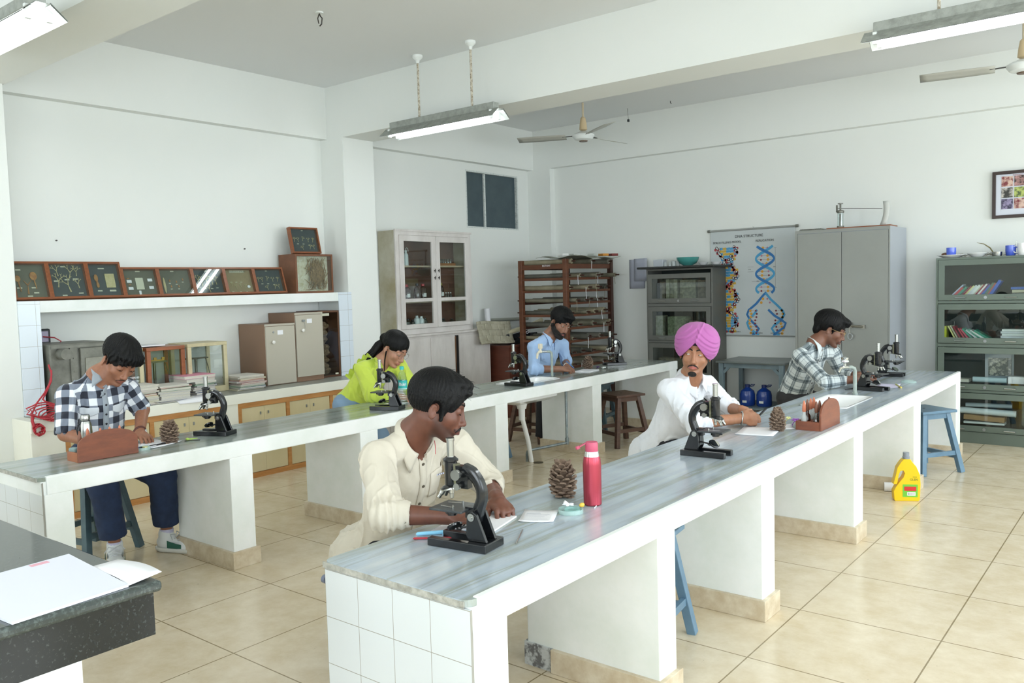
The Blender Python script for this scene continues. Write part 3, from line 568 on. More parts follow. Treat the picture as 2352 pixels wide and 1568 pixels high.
# power socket and red cable
M_dk=mat('black_plastic','23262b',.4); M_red=mat('red_cable','b02c38',.45)
t=wthing('wall_socket','black framed socket box fixed to the niche wall above the oven','socket',(-6.89,2.80,1.33))
m=MB();m.box(-6.898,2.70,1.25,-6.86,2.83,1.37);m.obj('housing',M_dk,t,bevel=.012,smooth=0);MB().box(-6.86,2.72,1.27,-6.856,2.81,1.35).obj('cover_plate',mat('mauve_plastic','a79fb8',.4),t,smooth=0)
m=MB()
m.tube([(-6.853,2.77,1.31),(-6.80,2.83,1.30),(-6.78,2.87,1.27),(-6.80,2.84,1.24),(-6.83,2.76,1.21),(-6.84,2.7,1.20)],.005,7);m.obj('red_cord',M_red,t);m=MB()
rr=random.Random(2)
def loopc(c,ry,rz,ph,n=16,x=-6.195): return [(x+rr.uniform(-.02,.02),c[0]+ry*cos(2*pi*i/n+ph)*(1+.15*sin(3*i)),c[1]+rz*sin(2*pi*i/n+ph)) for i in range(n)]
m.tube([(-6.47,2.64,1.12),(-6.45,2.65,1.05),(-6.45,2.63,.98),(-6.42,2.58,.92),(-6.36,2.5,.86),(-6.25,2.42,.80),(-6.21,2.4,.77)],.006,7)
m.tube([(-6.45,2.65,1.08),(-6.44,2.64,1.0),(-6.43,2.60,.93),(-6.38,2.55,.88),(-6.28,2.56,.84),(-6.20,2.60,.80)],.006,7)
for k in range(6): m.tube(loopc((2.47+.015*k,.83-.012*k),.10-.008*k,.05-.004*k,k*.7),.005,6,closed=True)
for k in range(4): m.tube(loopc((2.435+.004*k,.70-.006*k),.03,.035,k,12,-6.2),.006,6,closed=True)
m.tube([(-6.22,2.42,.80),(-6.2,2.40,.76),(-6.2,2.41,.72)],.01,7)
tag(m.obj('red_cable',M_red),'tangled red electric cable hanging over the counter end','cable')
# ---------------------------------------------------------------- back-left bay: white cupboard, desk, chart rack
M_oldw=mat('old_white_paint','ddd8d4',.5,noise=5,col2='c5bfba',stretch=(1,1,.4),contrast=(.4,.75)); M_oldside=mat('stained_side','c9c5b4',.6,noise=3,col2='a89e80')
M_inner=mat('dark_brown_interior','74503e',.7,noise=6,col2='5f4032'); M_iron=mat('dark_iron','4a4744',.45,.6)
t=wthing('base_cupboard','low old white cupboard with three plain doors, one missing a strip of paint','cupboard',(-6.72,7.0,0))
MB().box(-6.89,6.02,0,-6.57,7.78,1.075).obj('body',M_oldw,t,bevel=.004,smooth=0); MB().box(-6.89,6.0,1.075,-6.545,7.80,1.098).obj('top_board',M_oldw,t,bevel=.003,smooth=0)
for a,b,c in((6.08,6.72,0),(6.74,7.14,0),(7.21,7.72,1)):
    d=MB().box(-6.573,a,.08,-6.556,b,1.045).obj('door',M_oldw,t,bevel=.002,smooth=0)
    m=MB();y=b-.04 if not c else a+.05
    for z in(.42,.56): m.cyl((-6.556,y,z),(-6.535,y,z),.006,n=8);m.tube([(-6.54,y,z),(-6.535,y+.01,z-.03),(-6.54,y,z-.06)],.004,6)
    m.obj('bolt',M_iron,d)
MB().box(-6.576,7.145,.06,-6.566,7.205,1.05).obj('dark_gap',mat('shadow_black','151110',.9),t,smooth=0)
MB().box(-6.568,7.13,.5,-6.553,7.15,1.04).obj('bare_wood_strip',mat('bare_wood','7d5a3c',.7,noise=20,col2='4d3425',stretch=(1,1,.3)),t,smooth=0)
t=wthing('display_cupboard','old white glazed wall cupboard with two doors holding bottles','cupboard',(-6.76,6.9,1.0985))
x0,x1,y0,y1,z0,z1=-6.89,-6.62,6.30,7.53,1.0985,2.24
m=MB();m.box(x0,y0,z0,x1-.02,y0+.025,z1);m.box(x0,y1-.025,z0,x1-.02,y1,z1);m.box(x0,y0,z1-.03,x1-.01,y1,z1);m.box(x0,y0,z0,x1-.02,y1,z0+.05);m.obj('case',M_oldside,t,smooth=0)
MB().box(x0,y0+.025,z0+.05,x0+.012,y1-.025,z1-.03).obj('back_board',M_inner,t,smooth=0)
SHZ=[1.46,1.86]
for z in SHZ: MB().box(x0+.012,y0+.025,z-.018,x1-.05,y1-.025,z).obj('shelf_board',mat('pale_shelf','b9a891',.6),t,smooth=0)
m=MB();m.box(x1-.02,y0,z0,x1,y0+.05,z1);m.box(x1-.02,y1-.05,z0,x1,y1,z1);m.box(x1-.02,y0,z1-.05,x1,y1,z1);m.box(x1-.02,y0,z0,x1,y1,z0+.06);m.box(x1-.01,y0-.01,z1-.01,x1+.012,y1+.01,z1+.012);m.obj('face_surround',M_oldw,t,bevel=.002,smooth=0)
mid=(y0+y1)/2
for a,b in((y0+.052,mid-.002),(mid+.002,y1-.052)):
    m=MB();f=.065;X0,X1=x1-.012,x1+.014;Z0,Z1=z0+.062,z1-.052
    m.box(X0,a,Z0,X1,a+f,Z1);m.box(X0,b-f,Z0,X1,b,Z1);m.box(X0,a,Z1-f,X1,b,Z1);m.box(X0,a,Z0,X1,b,Z0+.05);m.box(X0,a,1.455,X1,b,1.495)
    d=m.obj('door',M_oldw,t,bevel=.003,smooth=0)
    MB().box(x1-.004,a+f,Z0+.05,x1-.001,b-f,1.455).obj('glass_pane',M_glass,d,smooth=0);MB().box(x1-.004,a+f,1.495,x1-.001,b-f,Z1-f).obj('glass_pane',M_glass,d,smooth=0)
    m=MB();y=b-.03 if b<7 else a+.03
    for z in(1.72,1.80): m.cyl((X1,y,z),(X1+.012,y,z),.008,n=8);m.tube([(X1+.012,y,z+.02),(X1+.018,y,z),(X1+.012,y,z-.02)],.004,6)
    m.obj('bolt',M_iron,d)
# bottles in the cupboard
M_bw=mat('white_plastic_bottle','d7dfdf',.35,alpha=1); M_amb=mat('amber_glass','3a1c10',.1,coat=.6); M_wl=mat('bottle_label','dfe1de',.6); M_rc=mat('red_cap','b5383d',.4); M_bc=mat('black_cap','1c1c1e',.4); M_yc=mat('olive_cap','a3a04a',.4); M_jar=glass('jar_glass','cfd8d4',.05,.9)
def bottle(x,y,z,r,h,mb,mc,label,grp,name='bottle',lb=True,sh=.7,neck=.4):
    t=thing(name,label,'bottle',(x,y,z),0,grp)
    m=MB();m.lathe([(r*.95,0),(r,.006),(r,h*sh),(r*.75,h*(sh+.1)),(r*neck,h*(sh+.17)),(r*neck,h*.88)],n=14);m.obj('body',mb,t)
    m=MB();m.lathe([(r*neck*1.25,h*.87),(r*neck*1.25,h),(r*neck,h*1.005)],n=12);m.obj('cap',mc,t)
    if lb:
        m=MB();m.grid(lambda u,v:((r+.0008)*cos(-.5+u),(r+.0008)*sin(-.5+u),h*(.25+.22*v)),5,2);m.obj('label_patch',M_wl,t)
    return t
G='reagent bottles on the middle shelf of the white cupboard'
for i,(y,r,h,mb,mc,l) in enumerate(((6.50,.045,.19,M_amb,M_rc,'amber bottle with red cap, first on the middle shelf'),(6.60,.035,.17,M_amb,M_rc,'smaller amber bottle behind the first red cap'),(6.67,.038,.20,M_amb,M_bc,'tall amber bottle with black cap on the middle shelf'),(6.76,.040,.195,M_amb,M_rc,'amber bottle with red cap beside the door stile'),(7.05,.040,.20,M_amb,M_yc,'amber bottle with olive cap behind the right door'))):
    bottle(-6.72+(.04 if i!=1 else -.05),y,SHZ[0],r,h,mb,mc,l,G,lb=i not in(1,2))
G='white wash bottles on the top shelf of the white cupboard'
for i,y in enumerate((6.42,6.475,6.54)):
    t=bottle(-6.74,y+.03,SHZ[1],.028,.17,M_bw,M_bw,['leftmost white wash bottle on the top shelf','middle white wash bottle with curved spout on the top shelf','rightmost white wash bottle on the top shelf'][i],G,lb=False,sh=.68)
    m=MB();m.tube([(0,0,.16),(0,0,.19),(0,.015,.20),(0,.035,.19),(0,.04,.16)],.003,6);m.obj('spout',M_bw,t)
t=wthing('tube_tray','wooden tray of small glass tubes on the cupboard top shelf','tray',(-6.72,7.15,SHZ[1]))
MB().box(-6.77,6.98,SHZ[1],-6.68,7.32,SHZ[1]+.03).obj('block',mat('tray_wood','9c6a44',.5),t,smooth=0)
for i in range(7):
    m=MB();m.lathe([(.013,0),(.013,.04),(.016,.05)],(-6.72,7.02+i*.043,SHZ[1]+.03),10);m.obj('glass_tube',M_jar,t)
G='jars and bottles on the lowest shelf of the white cupboard'; z=z0+.05
for i,(y,r,h,k) in enumerate(((6.46,.03,.11,0),(6.53,.035,.12,0),(6.60,.03,.11,0),(6.67,.035,.15,1),(6.74,.034,.14,1),(6.80,.028,.12,0),(6.98,.03,.13,1),(7.10,.03,.10,0),(7.25,.03,.09,0))):
    bottle(-6.70,y,z,r,h,M_bw if k else M_jar,M_bw if k else M_bc,['empty clear glass jar','white labelled plastic bottle'][k]+[', leftmost on the lowest shelf',', second on the lowest shelf',', third on the lowest shelf',' with big label on the lowest shelf',' beside the left door stile, lowest shelf',' tucked by the left stile on the lowest shelf',' just right of the centre stile, lowest shelf',' alone behind the lower right pane',', rightmost on the lowest shelf'][i],G,lb=bool(k),sh=.72)
for i,y in enumerate((7.16,7.20,7.24)): bottle(-6.70,y,SHZ[0],.016,.09,M_jar,M_bw,['left','middle','right'][i]+'most tiny glass vial of the three on the middle shelf'.replace('most','' if i==1 else 'most',1),'tiny vials on the middle shelf','vial',lb=False)
MB_=MB();MB_.box(-6.86,6.66,SHZ[0],-6.85,6.86,SHZ[0]+.26);MB_.box(-6.851,6.675,SHZ[0]+.015,-6.848,6.845,SHZ[0]+.245);tag(MB_.obj('picture_card',mat('card_brown','6f5b40',.6),smooth=0),'brown card picture standing behind the amber bottles','card')
# desk with board, papers and black apparatus
M_desk=mat('dark_red_wood','69392a',.4,noise=5,col2='5a2f22',stretch=(1,1,5))
t=wthing('wooden_chest','dark reddish wooden chest beside the white cupboard','chest',(-6.62,8.0,0))
MB().box(-6.89,7.86,0,-6.34,7.93,.86).obj('side_panel',M_desk,t,smooth=0);MB().box(-6.89,7.93,0,-6.35,8.9,.86).obj('body',M_desk,t,smooth=0);MB().box(-6.895,7.84,.86,-6.32,8.92,.882).obj('top_board',M_desk,t,bevel=.003,smooth=0)
m=MB()
def bd(u,v):
    return (-6.42-.10*v+.006*sin(9*u)*cos(7*v)-.012*max(0,1-14*abs((4*v)%1-.5))*1-.012*max(0,1-12*abs((5*u+.5*int(4*v+.5))%1-.5)), 7.45+.62*u+.03*v, .905+.275*v+.012*sin(4*u+1)+(.01 if v<.1 else 0))
m.grid(bd,81,49); o=m.obj('moulded_board',mat('papier_mache','b5b09c',.9,noise=7,col2='98937f',bump=(12,1)),solid=.02); tag(o,'crumpled grey papier mache board with a brick pattern leaning by the chest','board')
m=MB();m.tube([(-6.78,8.02,.885),(-6.79,8.0,1.33)],.035,16);tag(m.obj('paper_roll',M_pap),'white paper roll standing on end behind the moulded board','paper roll')
t=wthing('black_apparatus','jumbled black metal apparatus on top of the wooden chest','apparatus',(-6.55,8.3,.8825))
rr=random.Random(8);m=MB()
for i in range(9): 
    y=8.05+i*.07; m.beam((-6.7+rr.uniform(-.1,.1),y,.91+rr.uniform(0,.08)),(-6.45,y+rr.uniform(-.1,.14),.91+rr.uniform(0,.12)),.05,.035)
m.box(-6.75,8.05,.885,-6.45,8.75,.92); m.obj('body',M_dk,t,smooth=0)
m=MB();m.tube([(-6.42,8.30,1.02),(-6.40,8.33,1.04),(-6.41,8.36,1.02),(-6.42,8.33,1.0)],.006,8,closed=True);m.obj('ring_pull',M_pap,t)
m=MB();m.tube([(-6.5,8.0,1.02),(-6.42,8.35,1.09),(-6.40,8.62,1.16)],.028,12);tag(m.obj('cream_roll',mat('cream_cardboard','cfc7a8',.7)),'long cream rolled sheet lying aslant on the black apparatus','paper roll')
# chart rack
M_rk=mat('rack_wood','6a4029',.4,noise=4,col2='573322',stretch=(1,1,6)); M_rd=mat('rack_dark_wood','3f2319',.5)
t=wthing('chart_rack','tall brown wooden rack full of rolled wall charts','rack',(-5.92,8.53,0))
X0,X1,Y0,Y1,ZR=-6.28,-5.57,8.0,9.03,1.905
for x,y,mm in((X0,Y0,M_rk),(X1-.055,Y0,M_rk),(X0,Y1-.055,M_rd),(X1-.055,Y1-.055,M_rd)): MB().box(x,y,0,x+.055,y+.055,ZR).obj('post',mm,t,bevel=.003,smooth=0)
LV=[1.865,1.705,1.56,1.415,1.27,1.12,.965,.80,.66]
for i,z in enumerate(LV):
    h=.055 if i==0 else .028
    m=MB();m.box(X1-.04,Y0+.055,z-h-.02,X1-.015,Y1-.055,z-.02);m.obj('side_rail',M_rk,t,smooth=0)
    m=MB();m.box(X0+.015,Y0+.055,z-h-.02,X0+.04,Y1-.055,z-.02);m.obj('side_rail',M_rd,t,smooth=0)
    if i<2 or i%2==0:
        m=MB();m.box(X0+.055,Y0+.01,z-h-.02,X1-.055,Y0+.035,z-.02);m.obj('front_rail',M_rk,t,smooth=0)
text('BOTANY',.03,(-5.86,Y0+.008,1.83),(radians(90),0,0),M_pap,t,ext=.0003)
M_ch=[mat('chart_roll_%d'%i,c,.7,noise=6,col2=d) for i,(c,d) in enumerate((('7e7a68','5f5c4e'),('948c74','7b745f'),('5d5c52','474740'),('8a8578','6e6a5f')))]
G='rolled charts on the wooden rack'; rr=random.Random(21); LN=['top','second','third','fourth','fifth','sixth','seventh','eighth','ninth']
PN=['front','second','third','fourth','rear']
for i,z in enumerate(LV):
    n=5 if i>0 else 3
    for j in range(n):
        y=8.10+j*(.80/(n-1))+rr.uniform(-.02,.02); r=rr.uniform(.022,.034); a=-6.36+rr.uniform(-.03,.06); b=-5.46+rr.uniform(-.14,.03)
        c=thing('rolled_chart','rolled chart lying %s from the front on the %s tier of the rack'%(PN[j if j<n-1 else 4].replace('front','nearest').replace('rear','furthest'),LN[i]),'chart',(0,y,z-.02+r),0,G)
        m=MB();m.tube([(a+.04,0,0),(-5.9,0,-.003),(b-.03,0,0)],[r,r*1.05,r],12);m.obj('roll',M_ch[rr.randrange(4)],c)
        m=MB();m.tube([(a,0,0),(b+.02,0,0)],.009,8);m.obj('rod',M_rd,c)
        if rr.random()<.55:
            m=MB();xx=b-.05+.045*(rr.random());m.tube([(xx,-r,0),(xx+.002,-r-.006,-.05),(xx+rr.uniform(-.01,.01),-r-.004,-.10-rr.uniform(0,.05))],.003,5);m.obj('hanging_tape',M_pap if j%2 else M_ch[1],c)
m=MB()
def fs(u,v): return (-6.02+.60*u, 8.02+.95*v, 1.925+.012*sin(9*u+4*v)+.01*sin(13*v))
m.grid(fs,14,14);tag(m.obj('crumpled_sheet',mat('grey_green_paper','84867a',.8),solid=.004),'crumpled grey paper sheet lying on top of the rack','paper')
G='small packets lying on top of the chart rack';rr=random.Random(4)
for i,(x,y,c,l) in enumerate(((-5.75,8.2,'e8e8e6','white packet nearest the front of the rack top'),(-5.72,8.4,'c8cac6','grey packet in the middle of the rack top'),(-5.6,8.62,'b6bab4','pale packet beside the orange one'),(-5.55,8.78,'c8862f','orange packet on top of the rack'),(-5.5,8.92,'7a2f2a','dark red packet at the right of the rack top'))):
    tag(MB().cbox((x,y,1.956),(.10,.09,.03),Rz(rr.uniform(-.5,.5))).obj('packet',mat('packet_'+c,c,.5),smooth=0,bevel=.004),l,'packet',G)
m=MB();m.tube([(-6.885,8.1,1.175),(-6.885,8.95,1.16)],.022,12);tag(m.obj('wall_pipe',mat('grey_green_pipe','9a9c90',.5)),'horizontal grey pipe along the wall behind the rack','pipe')
# ---------------------------------------------------------------- back wall: steel cabinets, chart, almirah, table
M_gst=mat('grey_steel','6d6e69',.4,.2,noise=3,col2='656661'); M_grn=mat('green_grey_steel','68746a',.38,.2,noise=3,col2='616c62'); M_alm=mat('almirah_grey','8f918c',.4,.15,noise=2,col2='898b86'); M_als=mat('almirah_side','a9afb8',.35,.15)
M_intd=mat('dark_interior','27302e',.8); M_slab=mat('dark_slate','2a2c2b',.45)
def glazed(name,label,x0,x1,yf,z1,doors,mm,top=None):
    t=wthing(name,label,'cabinet',((x0+x1)/2,yf+.15,0)); yb=9.13
    m=MB();m.box(x0,yf,0,x0+.018,yb,z1);m.box(x1-.018,yf,0,x1,yb,z1);m.box(x0,yf,z1-.02,x1,yb,z1);m.box(x0,yf,0,x1,yb,doors[-1][0]-.005)
    for a,b in zip(doors,doors[1:]): m.box(x0+.018,yf+.003,b[1]+.003,x1-.018,yb,a[0]-.003)
    m.obj('body',mm,t,bevel=.002,smooth=0)
    MB().box(x0+.018,yb-.012,.02,x1-.018,yb-.002,z1-.02).obj('back_panel',M_intd,t,smooth=0)
    for za,zb in doors:
        m=MB();a,b=x0+.022,x1-.022;f=.055;m.box(a,yf-.012,za,a+f,yf+.004,zb);m.box(b-f,yf-.012,za,b,yf+.004,zb);m.box(a,yf-.012,zb-f,b,yf+.004,zb);m.box(a,yf-.012,za,b,yf+.004,za+f)
        d=m.obj('door',mm,t,bevel=.002,smooth=0); MB().box(a+f,yf-.003,za+f,b-f,yf-.001,zb-f).obj('glass_pane',M_glass,d,smooth=0)
        for s in(-1,1):
            cx=(a+b)/2+s*(b-a)*.26;m=MB();m.tube([(cx-.05,yf-.012,za+.026),(cx-.045,yf-.03,za+.026),(cx+.045,yf-.03,za+.026),(cx+.05,yf-.012,za+.026)],.005,8);m.obj('handle',M_chr,d)
        m=MB();m.cyl(((a+b)/2,yf-.012,za+.026),((a+b)/2,yf-.018,za+.026),.014,n=14);m.obj('lock',M_steelk,d)
    return t
GD=[(1.355,1.695),(.92,1.312),(.50,.885),(.10,.46)]
t=glazed('steel_cabinet','dark grey glazed steel cabinet with slate top beside the DNA chart',-4.95,-4.11,8.77,1.755,GD,M_gst)
m=MB();m.prism([(-5.03,8.68),(-4.03,8.64),(-4.03,9.13),(-5.03,9.13)],1.757,1.782,'z');m.obj('slate_top',M_slab,t,bevel=.008,smooth=0)
DD=[(1.353,1.737),(.946,1.319),(.51,.908),(.113,.477)]
t=glazed('bookcase','green grey glazed steel bookcase with books at the right edge',-1.83,-.985,8.82,1.757,DD,M_grn)
# faint specimens inside the grey cabinet
G='dusty files and jars inside the grey cabinet'
M_dus=[mat('dusty_%d'%i,c,.8,noise=30,col2=d,contrast=(.4,.6)) for i,(c,d) in enumerate((('7c7c68','5f6152'),('8f9080','73755f'),('55604c','788268'),('6a6253','4d4a3e')))]
for i,(x,w,h,k,l) in enumerate(((-4.78,.06,.24,3,'dark dusty file at the left of the top compartment'),(-4.71,.045,.27,1,'pale dusty file, first of three upright'),(-4.66,.045,.27,0,'pale dusty file, middle of three upright'),(-4.61,.05,.27,1,'pale dusty file, last of three upright'),(-4.45,.20,.26,0,'broad grey-green board in the top compartment'),(-4.26,.13,.25,3,'brownish board at the right of the top compartment'))):
    tag(MB().box(x-w/2,8.84,1.362,x+w/2,8.98,1.362+h).obj('file',M_dus[k],smooth=0,bevel=.003),l,'file',G)
for i,(x,w,h,k,l) in enumerate(((-4.83,.10,.28,1,'grey box at left of the middle compartment'),(-4.60,.24,.27,2,'mossy green specimen mass in the middle compartment'),(-4.36,.16,.22,3,'dull box at right of the middle compartment'))):
    tag(MB().box(x-w/2,8.84,.927,x+w/2,8.98,.927+h).obj('specimen_block',M_dus[k],smooth=0,bevel=.01),l,'specimen',G)
tag(MB().box(-4.85,8.84,.507,-4.3,8.98,.507+.2).obj('specimen_block',M_dus[3],smooth=0,bevel=.01),'dull reddish specimen block in the third compartment','specimen',G)
# on the grey cabinet
m=MB();m.lathe([(.05,0),(.055,.008),(.10,.03),(.125,.07),(.132,.10),(.126,.10),(.118,.07),(.09,.03),(.04,.012),(.0,.01)],n=28,capt=False);o=m.obj('glass_bowl',mat('teal_glazed_bowl','4d9a94',.12,coat=.6),loc=(-4.49,8.93,1.7825));tag(o,'teal glazed bowl on top of the grey cabinet','bowl')
for i,(x,l) in enumerate(((-4.30,'small white dish just right of the teal bowl'),(-4.14,'small white dish at the right edge of the cabinet top'))):
    m=MB();m.lathe([(.03,0),(.055,.03),(.058,.034),(.05,.03),(.0,.006)],n=20,capt=False);tag(m.obj('dish',M_porc,loc=(x,8.94,1.7825)),l,'dish','white dishes on the grey cabinet')
for i,(x,r,h) in enumerate(((-4.78,.018,.05),(-4.72,.018,.052),(-4.67,.026,.062),(-4.61,.018,.06))):
    m=MB();m.lathe([(r,0),(r,h),(r*1.15,h+.004),(r*.95,h),(r*.9,.004),(0,.003)],n=14,capt=False);tag(m.obj('beaker',mat('frosted_glass','dfe5e4',.25,alpha=.55),loc=(x,8.93,1.7825)),'clear beaker, %s from the left on the grey cabinet'%['first','second','widest, third','fourth'][i],'beaker','clear beakers on the grey cabinet')
tag(MB().box(-4.93,8.90,1.7825,-4.80,9.0,1.87).obj('plastic_box',mat('frosted_box','cdd3dc',.25,alpha=.6),smooth=0,bevel=.01),'clear plastic box at the left of the grey cabinet top','box')
m=MB();m.grid(lambda u,v:(-5.40+.22*u,9.145-.02*sin(pi*u)-.004,1.53+.36*v),6,6);m.grid(lambda u,v:(-5.32+.20*u,9.12-.03*u,1.62+.28*v),5,5);tag(m.obj('pinned_plastic',mat('lilac_sheet','bfc3d2',.3,alpha=.75),solid=.002),'crumpled translucent plastic sheet pinned to the back wall','sheet')
# DNA chart
M_pst=mat('chart_paper','c9cfd0',.5,noise=1.5,col2='c2c9ca')
t=wthing('dna_chart','hanging wall chart of DNA structure with red, blue and yellow helix','chart',(-3.79,9.13,1.0))
PX0,PX1,PZ0,PZ1=-4.295,-3.30,.965,2.175; yp=9.132
MB().box(PX0,yp,PZ0,PX1,yp+.003,PZ1).obj('sheet',M_pst,t,smooth=0)
m=MB();m.cyl((PX0-.03,yp,PZ1),(PX1+.03,yp,PZ1),.012,n=12);m.obj('top_rod',mat('rod_grey','9a9c98',.4),t)
m=MB();m.cyl((PX0-.035,yp,PZ1),(PX0-.005,yp,PZ1),.016,n=10);m.obj('rod_end',M_zinc,t);m=MB();m.cyl((PX1+.005,yp,PZ1),(PX1+.035,yp,PZ1),.016,n=10);m.obj('rod_end',M_zinc,t)
m=MB();m.cyl((PX0,yp,PZ0),(PX1,yp,PZ0),.008,n=8);m.obj('bottom_rod',mat('rod_grey2','9a9c98',.4),t)
m=MB();m.tube([(-3.775,yp,2.19),(-3.785,yp,2.205),(-3.775,yp,2.222),(-3.765,yp,2.205)],.0025,6,closed=True);m.obj('hook',M_iron,t)
PC=[mat('print_'+c,c,.6) for c in('1e1e22','b4464b','4e9bc9','d0ab45','9c8e9c','d9dcdc','4aa0cf','2f74b4','d99f35','7a2530','b77a98','5a5a60')]
art=MB()
def PT(px,py):
    # position on the sheet from its printed layout (width 1.0, height 1.0, origin top left)
    return PX0+(PX1-PX0)*px, PZ1-(PZ1-PZ0)*py
def disc(px,py,r,mi,lay=1,n=12):
    x,z=PT(px,py);art.m=mi;y=yp-.0004*lay;art.add([(x+r*cos(2*pi*k/n),y,z+r*sin(2*pi*k/n)) for k in range(n)],[tuple(range(n))])
def poly(pts,mi,lay=1):
    art.m=mi;y=yp-.0004*lay;art.add([(PT(*p)[0],y,PT(*p)[1]) for p in pts],[tuple(range(len(pts)))])
def ribbon(pts,w,mi,lay=2):
    art.m=mi;y=yp-.0004*lay;q=[PT(*p) for p in pts];vs=[]
    for i,p in enumerate(q):
        a=q[max(i-1,0)];b=q[min(i+1,len(q)-1)];d=Vector((b[0]-a[0],b[1]-a[1])).normalized();wi=w if not callable(w) else w(i/(len(q)-1))
        vs+=[(p[0]-d.y*wi,y,p[1]+d.x*wi),(p[0]+d.y*wi,y,p[1]-d.x*wi)]
    art.add(vs,[(2*i,2*i+1,2*i+3,2*i+2) for i in range(len(q)-1)])
rr=random.Random(6)
for i in range(64):                                         # space filling model
    v=i/63; py=.165+.80*v; ph=v*2*pi*1.75-.3; 
    if i%2==0:
        wid=.10*(.55+.45*abs(cos(ph))); k=-wid
        while k<wid:
            s=rr.choice((2,3,2,3)); ww=.045; poly([(.20+k,py),(.20+k+ww,py-.004),(.20+k+ww+.006,py+.018),(.20+k+.004,py+.022)],s,1); k+=ww
for s in(1,-1):
    for i in range(46):
        v=i/45;py=.165+.80*v;ph=v*2*pi*1.75*1.0-.3+(0 if s>0 else pi); x=.20+.115*cos(ph)
        for k in range(3):
            dx=rr.uniform(-.028,.028);dz=rr.uniform(-.012,.012);c=rr.choice((1,1,1,4,0,5)); rr_=rr.uniform(.011,.017)
            if c in(0,5): disc(x+dx,py+dz,rr_,0,3);disc(x+dx,py+dz,rr_*.6,5,4)
            else: disc(x+dx,py+dz,rr_,c,3)
def helix(cx,y0,y1,amp,turns,ph0,cols,dx=0,fade=False):
    n=60
    for s,c in((0,cols[0]),(1,cols[1])):
        pts=[];
        for i in range(n+1):
            v=i/n;a=ph0+turns*2*pi*v+(pi if s else 0);pts.append((cx+dx*v+amp*cos(a),y0+(y1-y0)*v))
        ribbon(pts,lambda u,s=s:.011+.005*abs(sin(ph0+turns*2*pi*u)),c,4+s*2)
    nb=int((y1-y0)/.036)
    for k in range(nb):
        v=(k+.5)/nb;a=ph0+turns*2*pi*v;w=amp*cos(a)
        if abs(w)<.02: continue
        ribbon([(cx+dx*v-abs(w),y0+(y1-y0)*v),(cx+dx*v+abs(w),y0+(y1-y0)*v)],.0015,11,2)
        o=.25 if k%2 else -.25; disc(cx+dx*v-w*.35,y0+(y1-y0)*v,.015,8,3);disc(cx+dx*v+w*.45,y0+(y1-y0)*v,.011,9 if k%2 else 10,3); 
helix(.655,.165,.60,.105,1.55,.5,(6,7))
ribbon([(.67,.595),(.64,.615),(.55,.70),(.46,.76),(.44,.80),(.47,.845),(.54,.90),(.58,.935),(.55,.97),(.50,.995)],.013,7,7)
ribbon([(.56,.755),(.53,.79),(.47,.84),(.44,.88),(.46,.93),(.55,.98),(.58,.995)],.013,6,8)
ribbon([(.66,.60),(.72,.66),(.80,.72),(.86,.77),(.875,.80),(.84,.85),(.76,.90),(.73,.93),(.76,.97),(.82,.995)],.013,6,9)
ribbon([(.69,.755),(.76,.81),(.84,.85),(.89,.88),(.87,.92),(.80,.96),(.75,.995)],.013,7,10)
for j,(cx,a) in enumerate(((.51,1),(.815,-1))):
    for k in range(8):
        py=.765+.030*k; disc(cx-.03*a+.012*sin(k*1.3),py,.015,8,9);disc(cx+.035*a+.012*sin(k*1.3),py,.011,9,9);ribbon([(cx-.05,py),(cx+.05,py)],.0012,11,6)
for k in range(2): disc(.63-.02*k,.655+.035*k,.015,8,9);disc(.68+.03*k,.655+.035*k,.011,10,9)
ribbon([(.775,.185),(.775,.55)],.0012,11,3);ribbon([(.76,.185),(.79,.185)],.0012,11,3);ribbon([(.76,.55),(.79,.55)],.0012,11,3);ribbon([(.50,.49),(.64,.49)],.0012,11,3);ribbon([(.45,.355),(.52,.355)],.0012,11,3);ribbon([(.45,.40),(.52,.40)],.0012,11,3)
art.obj('printed_artwork',PC,t,smooth=0)
M_ink=PC[0]
for s_,sz,px,py in(('DNA STRUCTURE',.042,.47,.065),('REPLICATION',.034,.655,.115),('SPACE FILLING MODEL',.034,.205,.115),('OLD',.022,.50,.975+.0),('NEW',.022,.60,.975),('NEW',.022,.74,.975),('OLD',.022,.83,.975),('34A',.018,.765,.36),('10A',.018,.57,.49),('3.4A',.018,.475,.378),('EDUCATIONAL CHARTS',.015,.28,.965)):
    x,z=PT(px,py);text(s_,sz,(x,yp-.0062,z),(radians(90),0,0),M_ink,t,ext=.0002)
# almirah
t=wthing('steel_almirah','tall plain grey steel cupboard with two doors and a latch','cupboard',(-2.6,8.8,0))
AX0,AX1,AY=-3.075,-2.165,8.5
m=MB();m.box(AX0,AY+.012,.0,AX1,9.12,2.08);m.obj('body',M_als,t,bevel=.004,smooth=0)
m=MB();m.box(AX0,AY,.0,AX0+.025,AY+.014,2.08);m.box(AX1-.012,AY,0,AX1,AY+.014,2.08);m.box(AX0,AY,2.05,AX1,AY+.014,2.08);m.box(AX0,AY,0,AX1,AY+.014,.08);m.obj('front_edge',M_alm,t,smooth=0)
for a,b in((AX0+.028,-2.615),(-2.611,AX1-.015)): d=MB().box(a,AY-.002,.085,b,AY+.012,2.046).obj('door',M_alm,t,bevel=.002,smooth=0)
m=MB();m.tube([(-2.56,AY-.002,1.125),(-2.55,AY-.03,1.125),(-2.40,AY-.03,1.115)],.012,8);m.cbox((-2.53,AY-.02,1.13),(.05,.03,.05));m.cbox((-2.40,AY-.02,1.115),(.03,.03,.035));m.tube([(-2.53,AY-.03,1.11),(-2.53,AY-.035,1.07),(-2.52,AY-.035,1.04)],.004,6);m.obj('latch',mat('dull_steel','8f8c82',.35,.8),d)
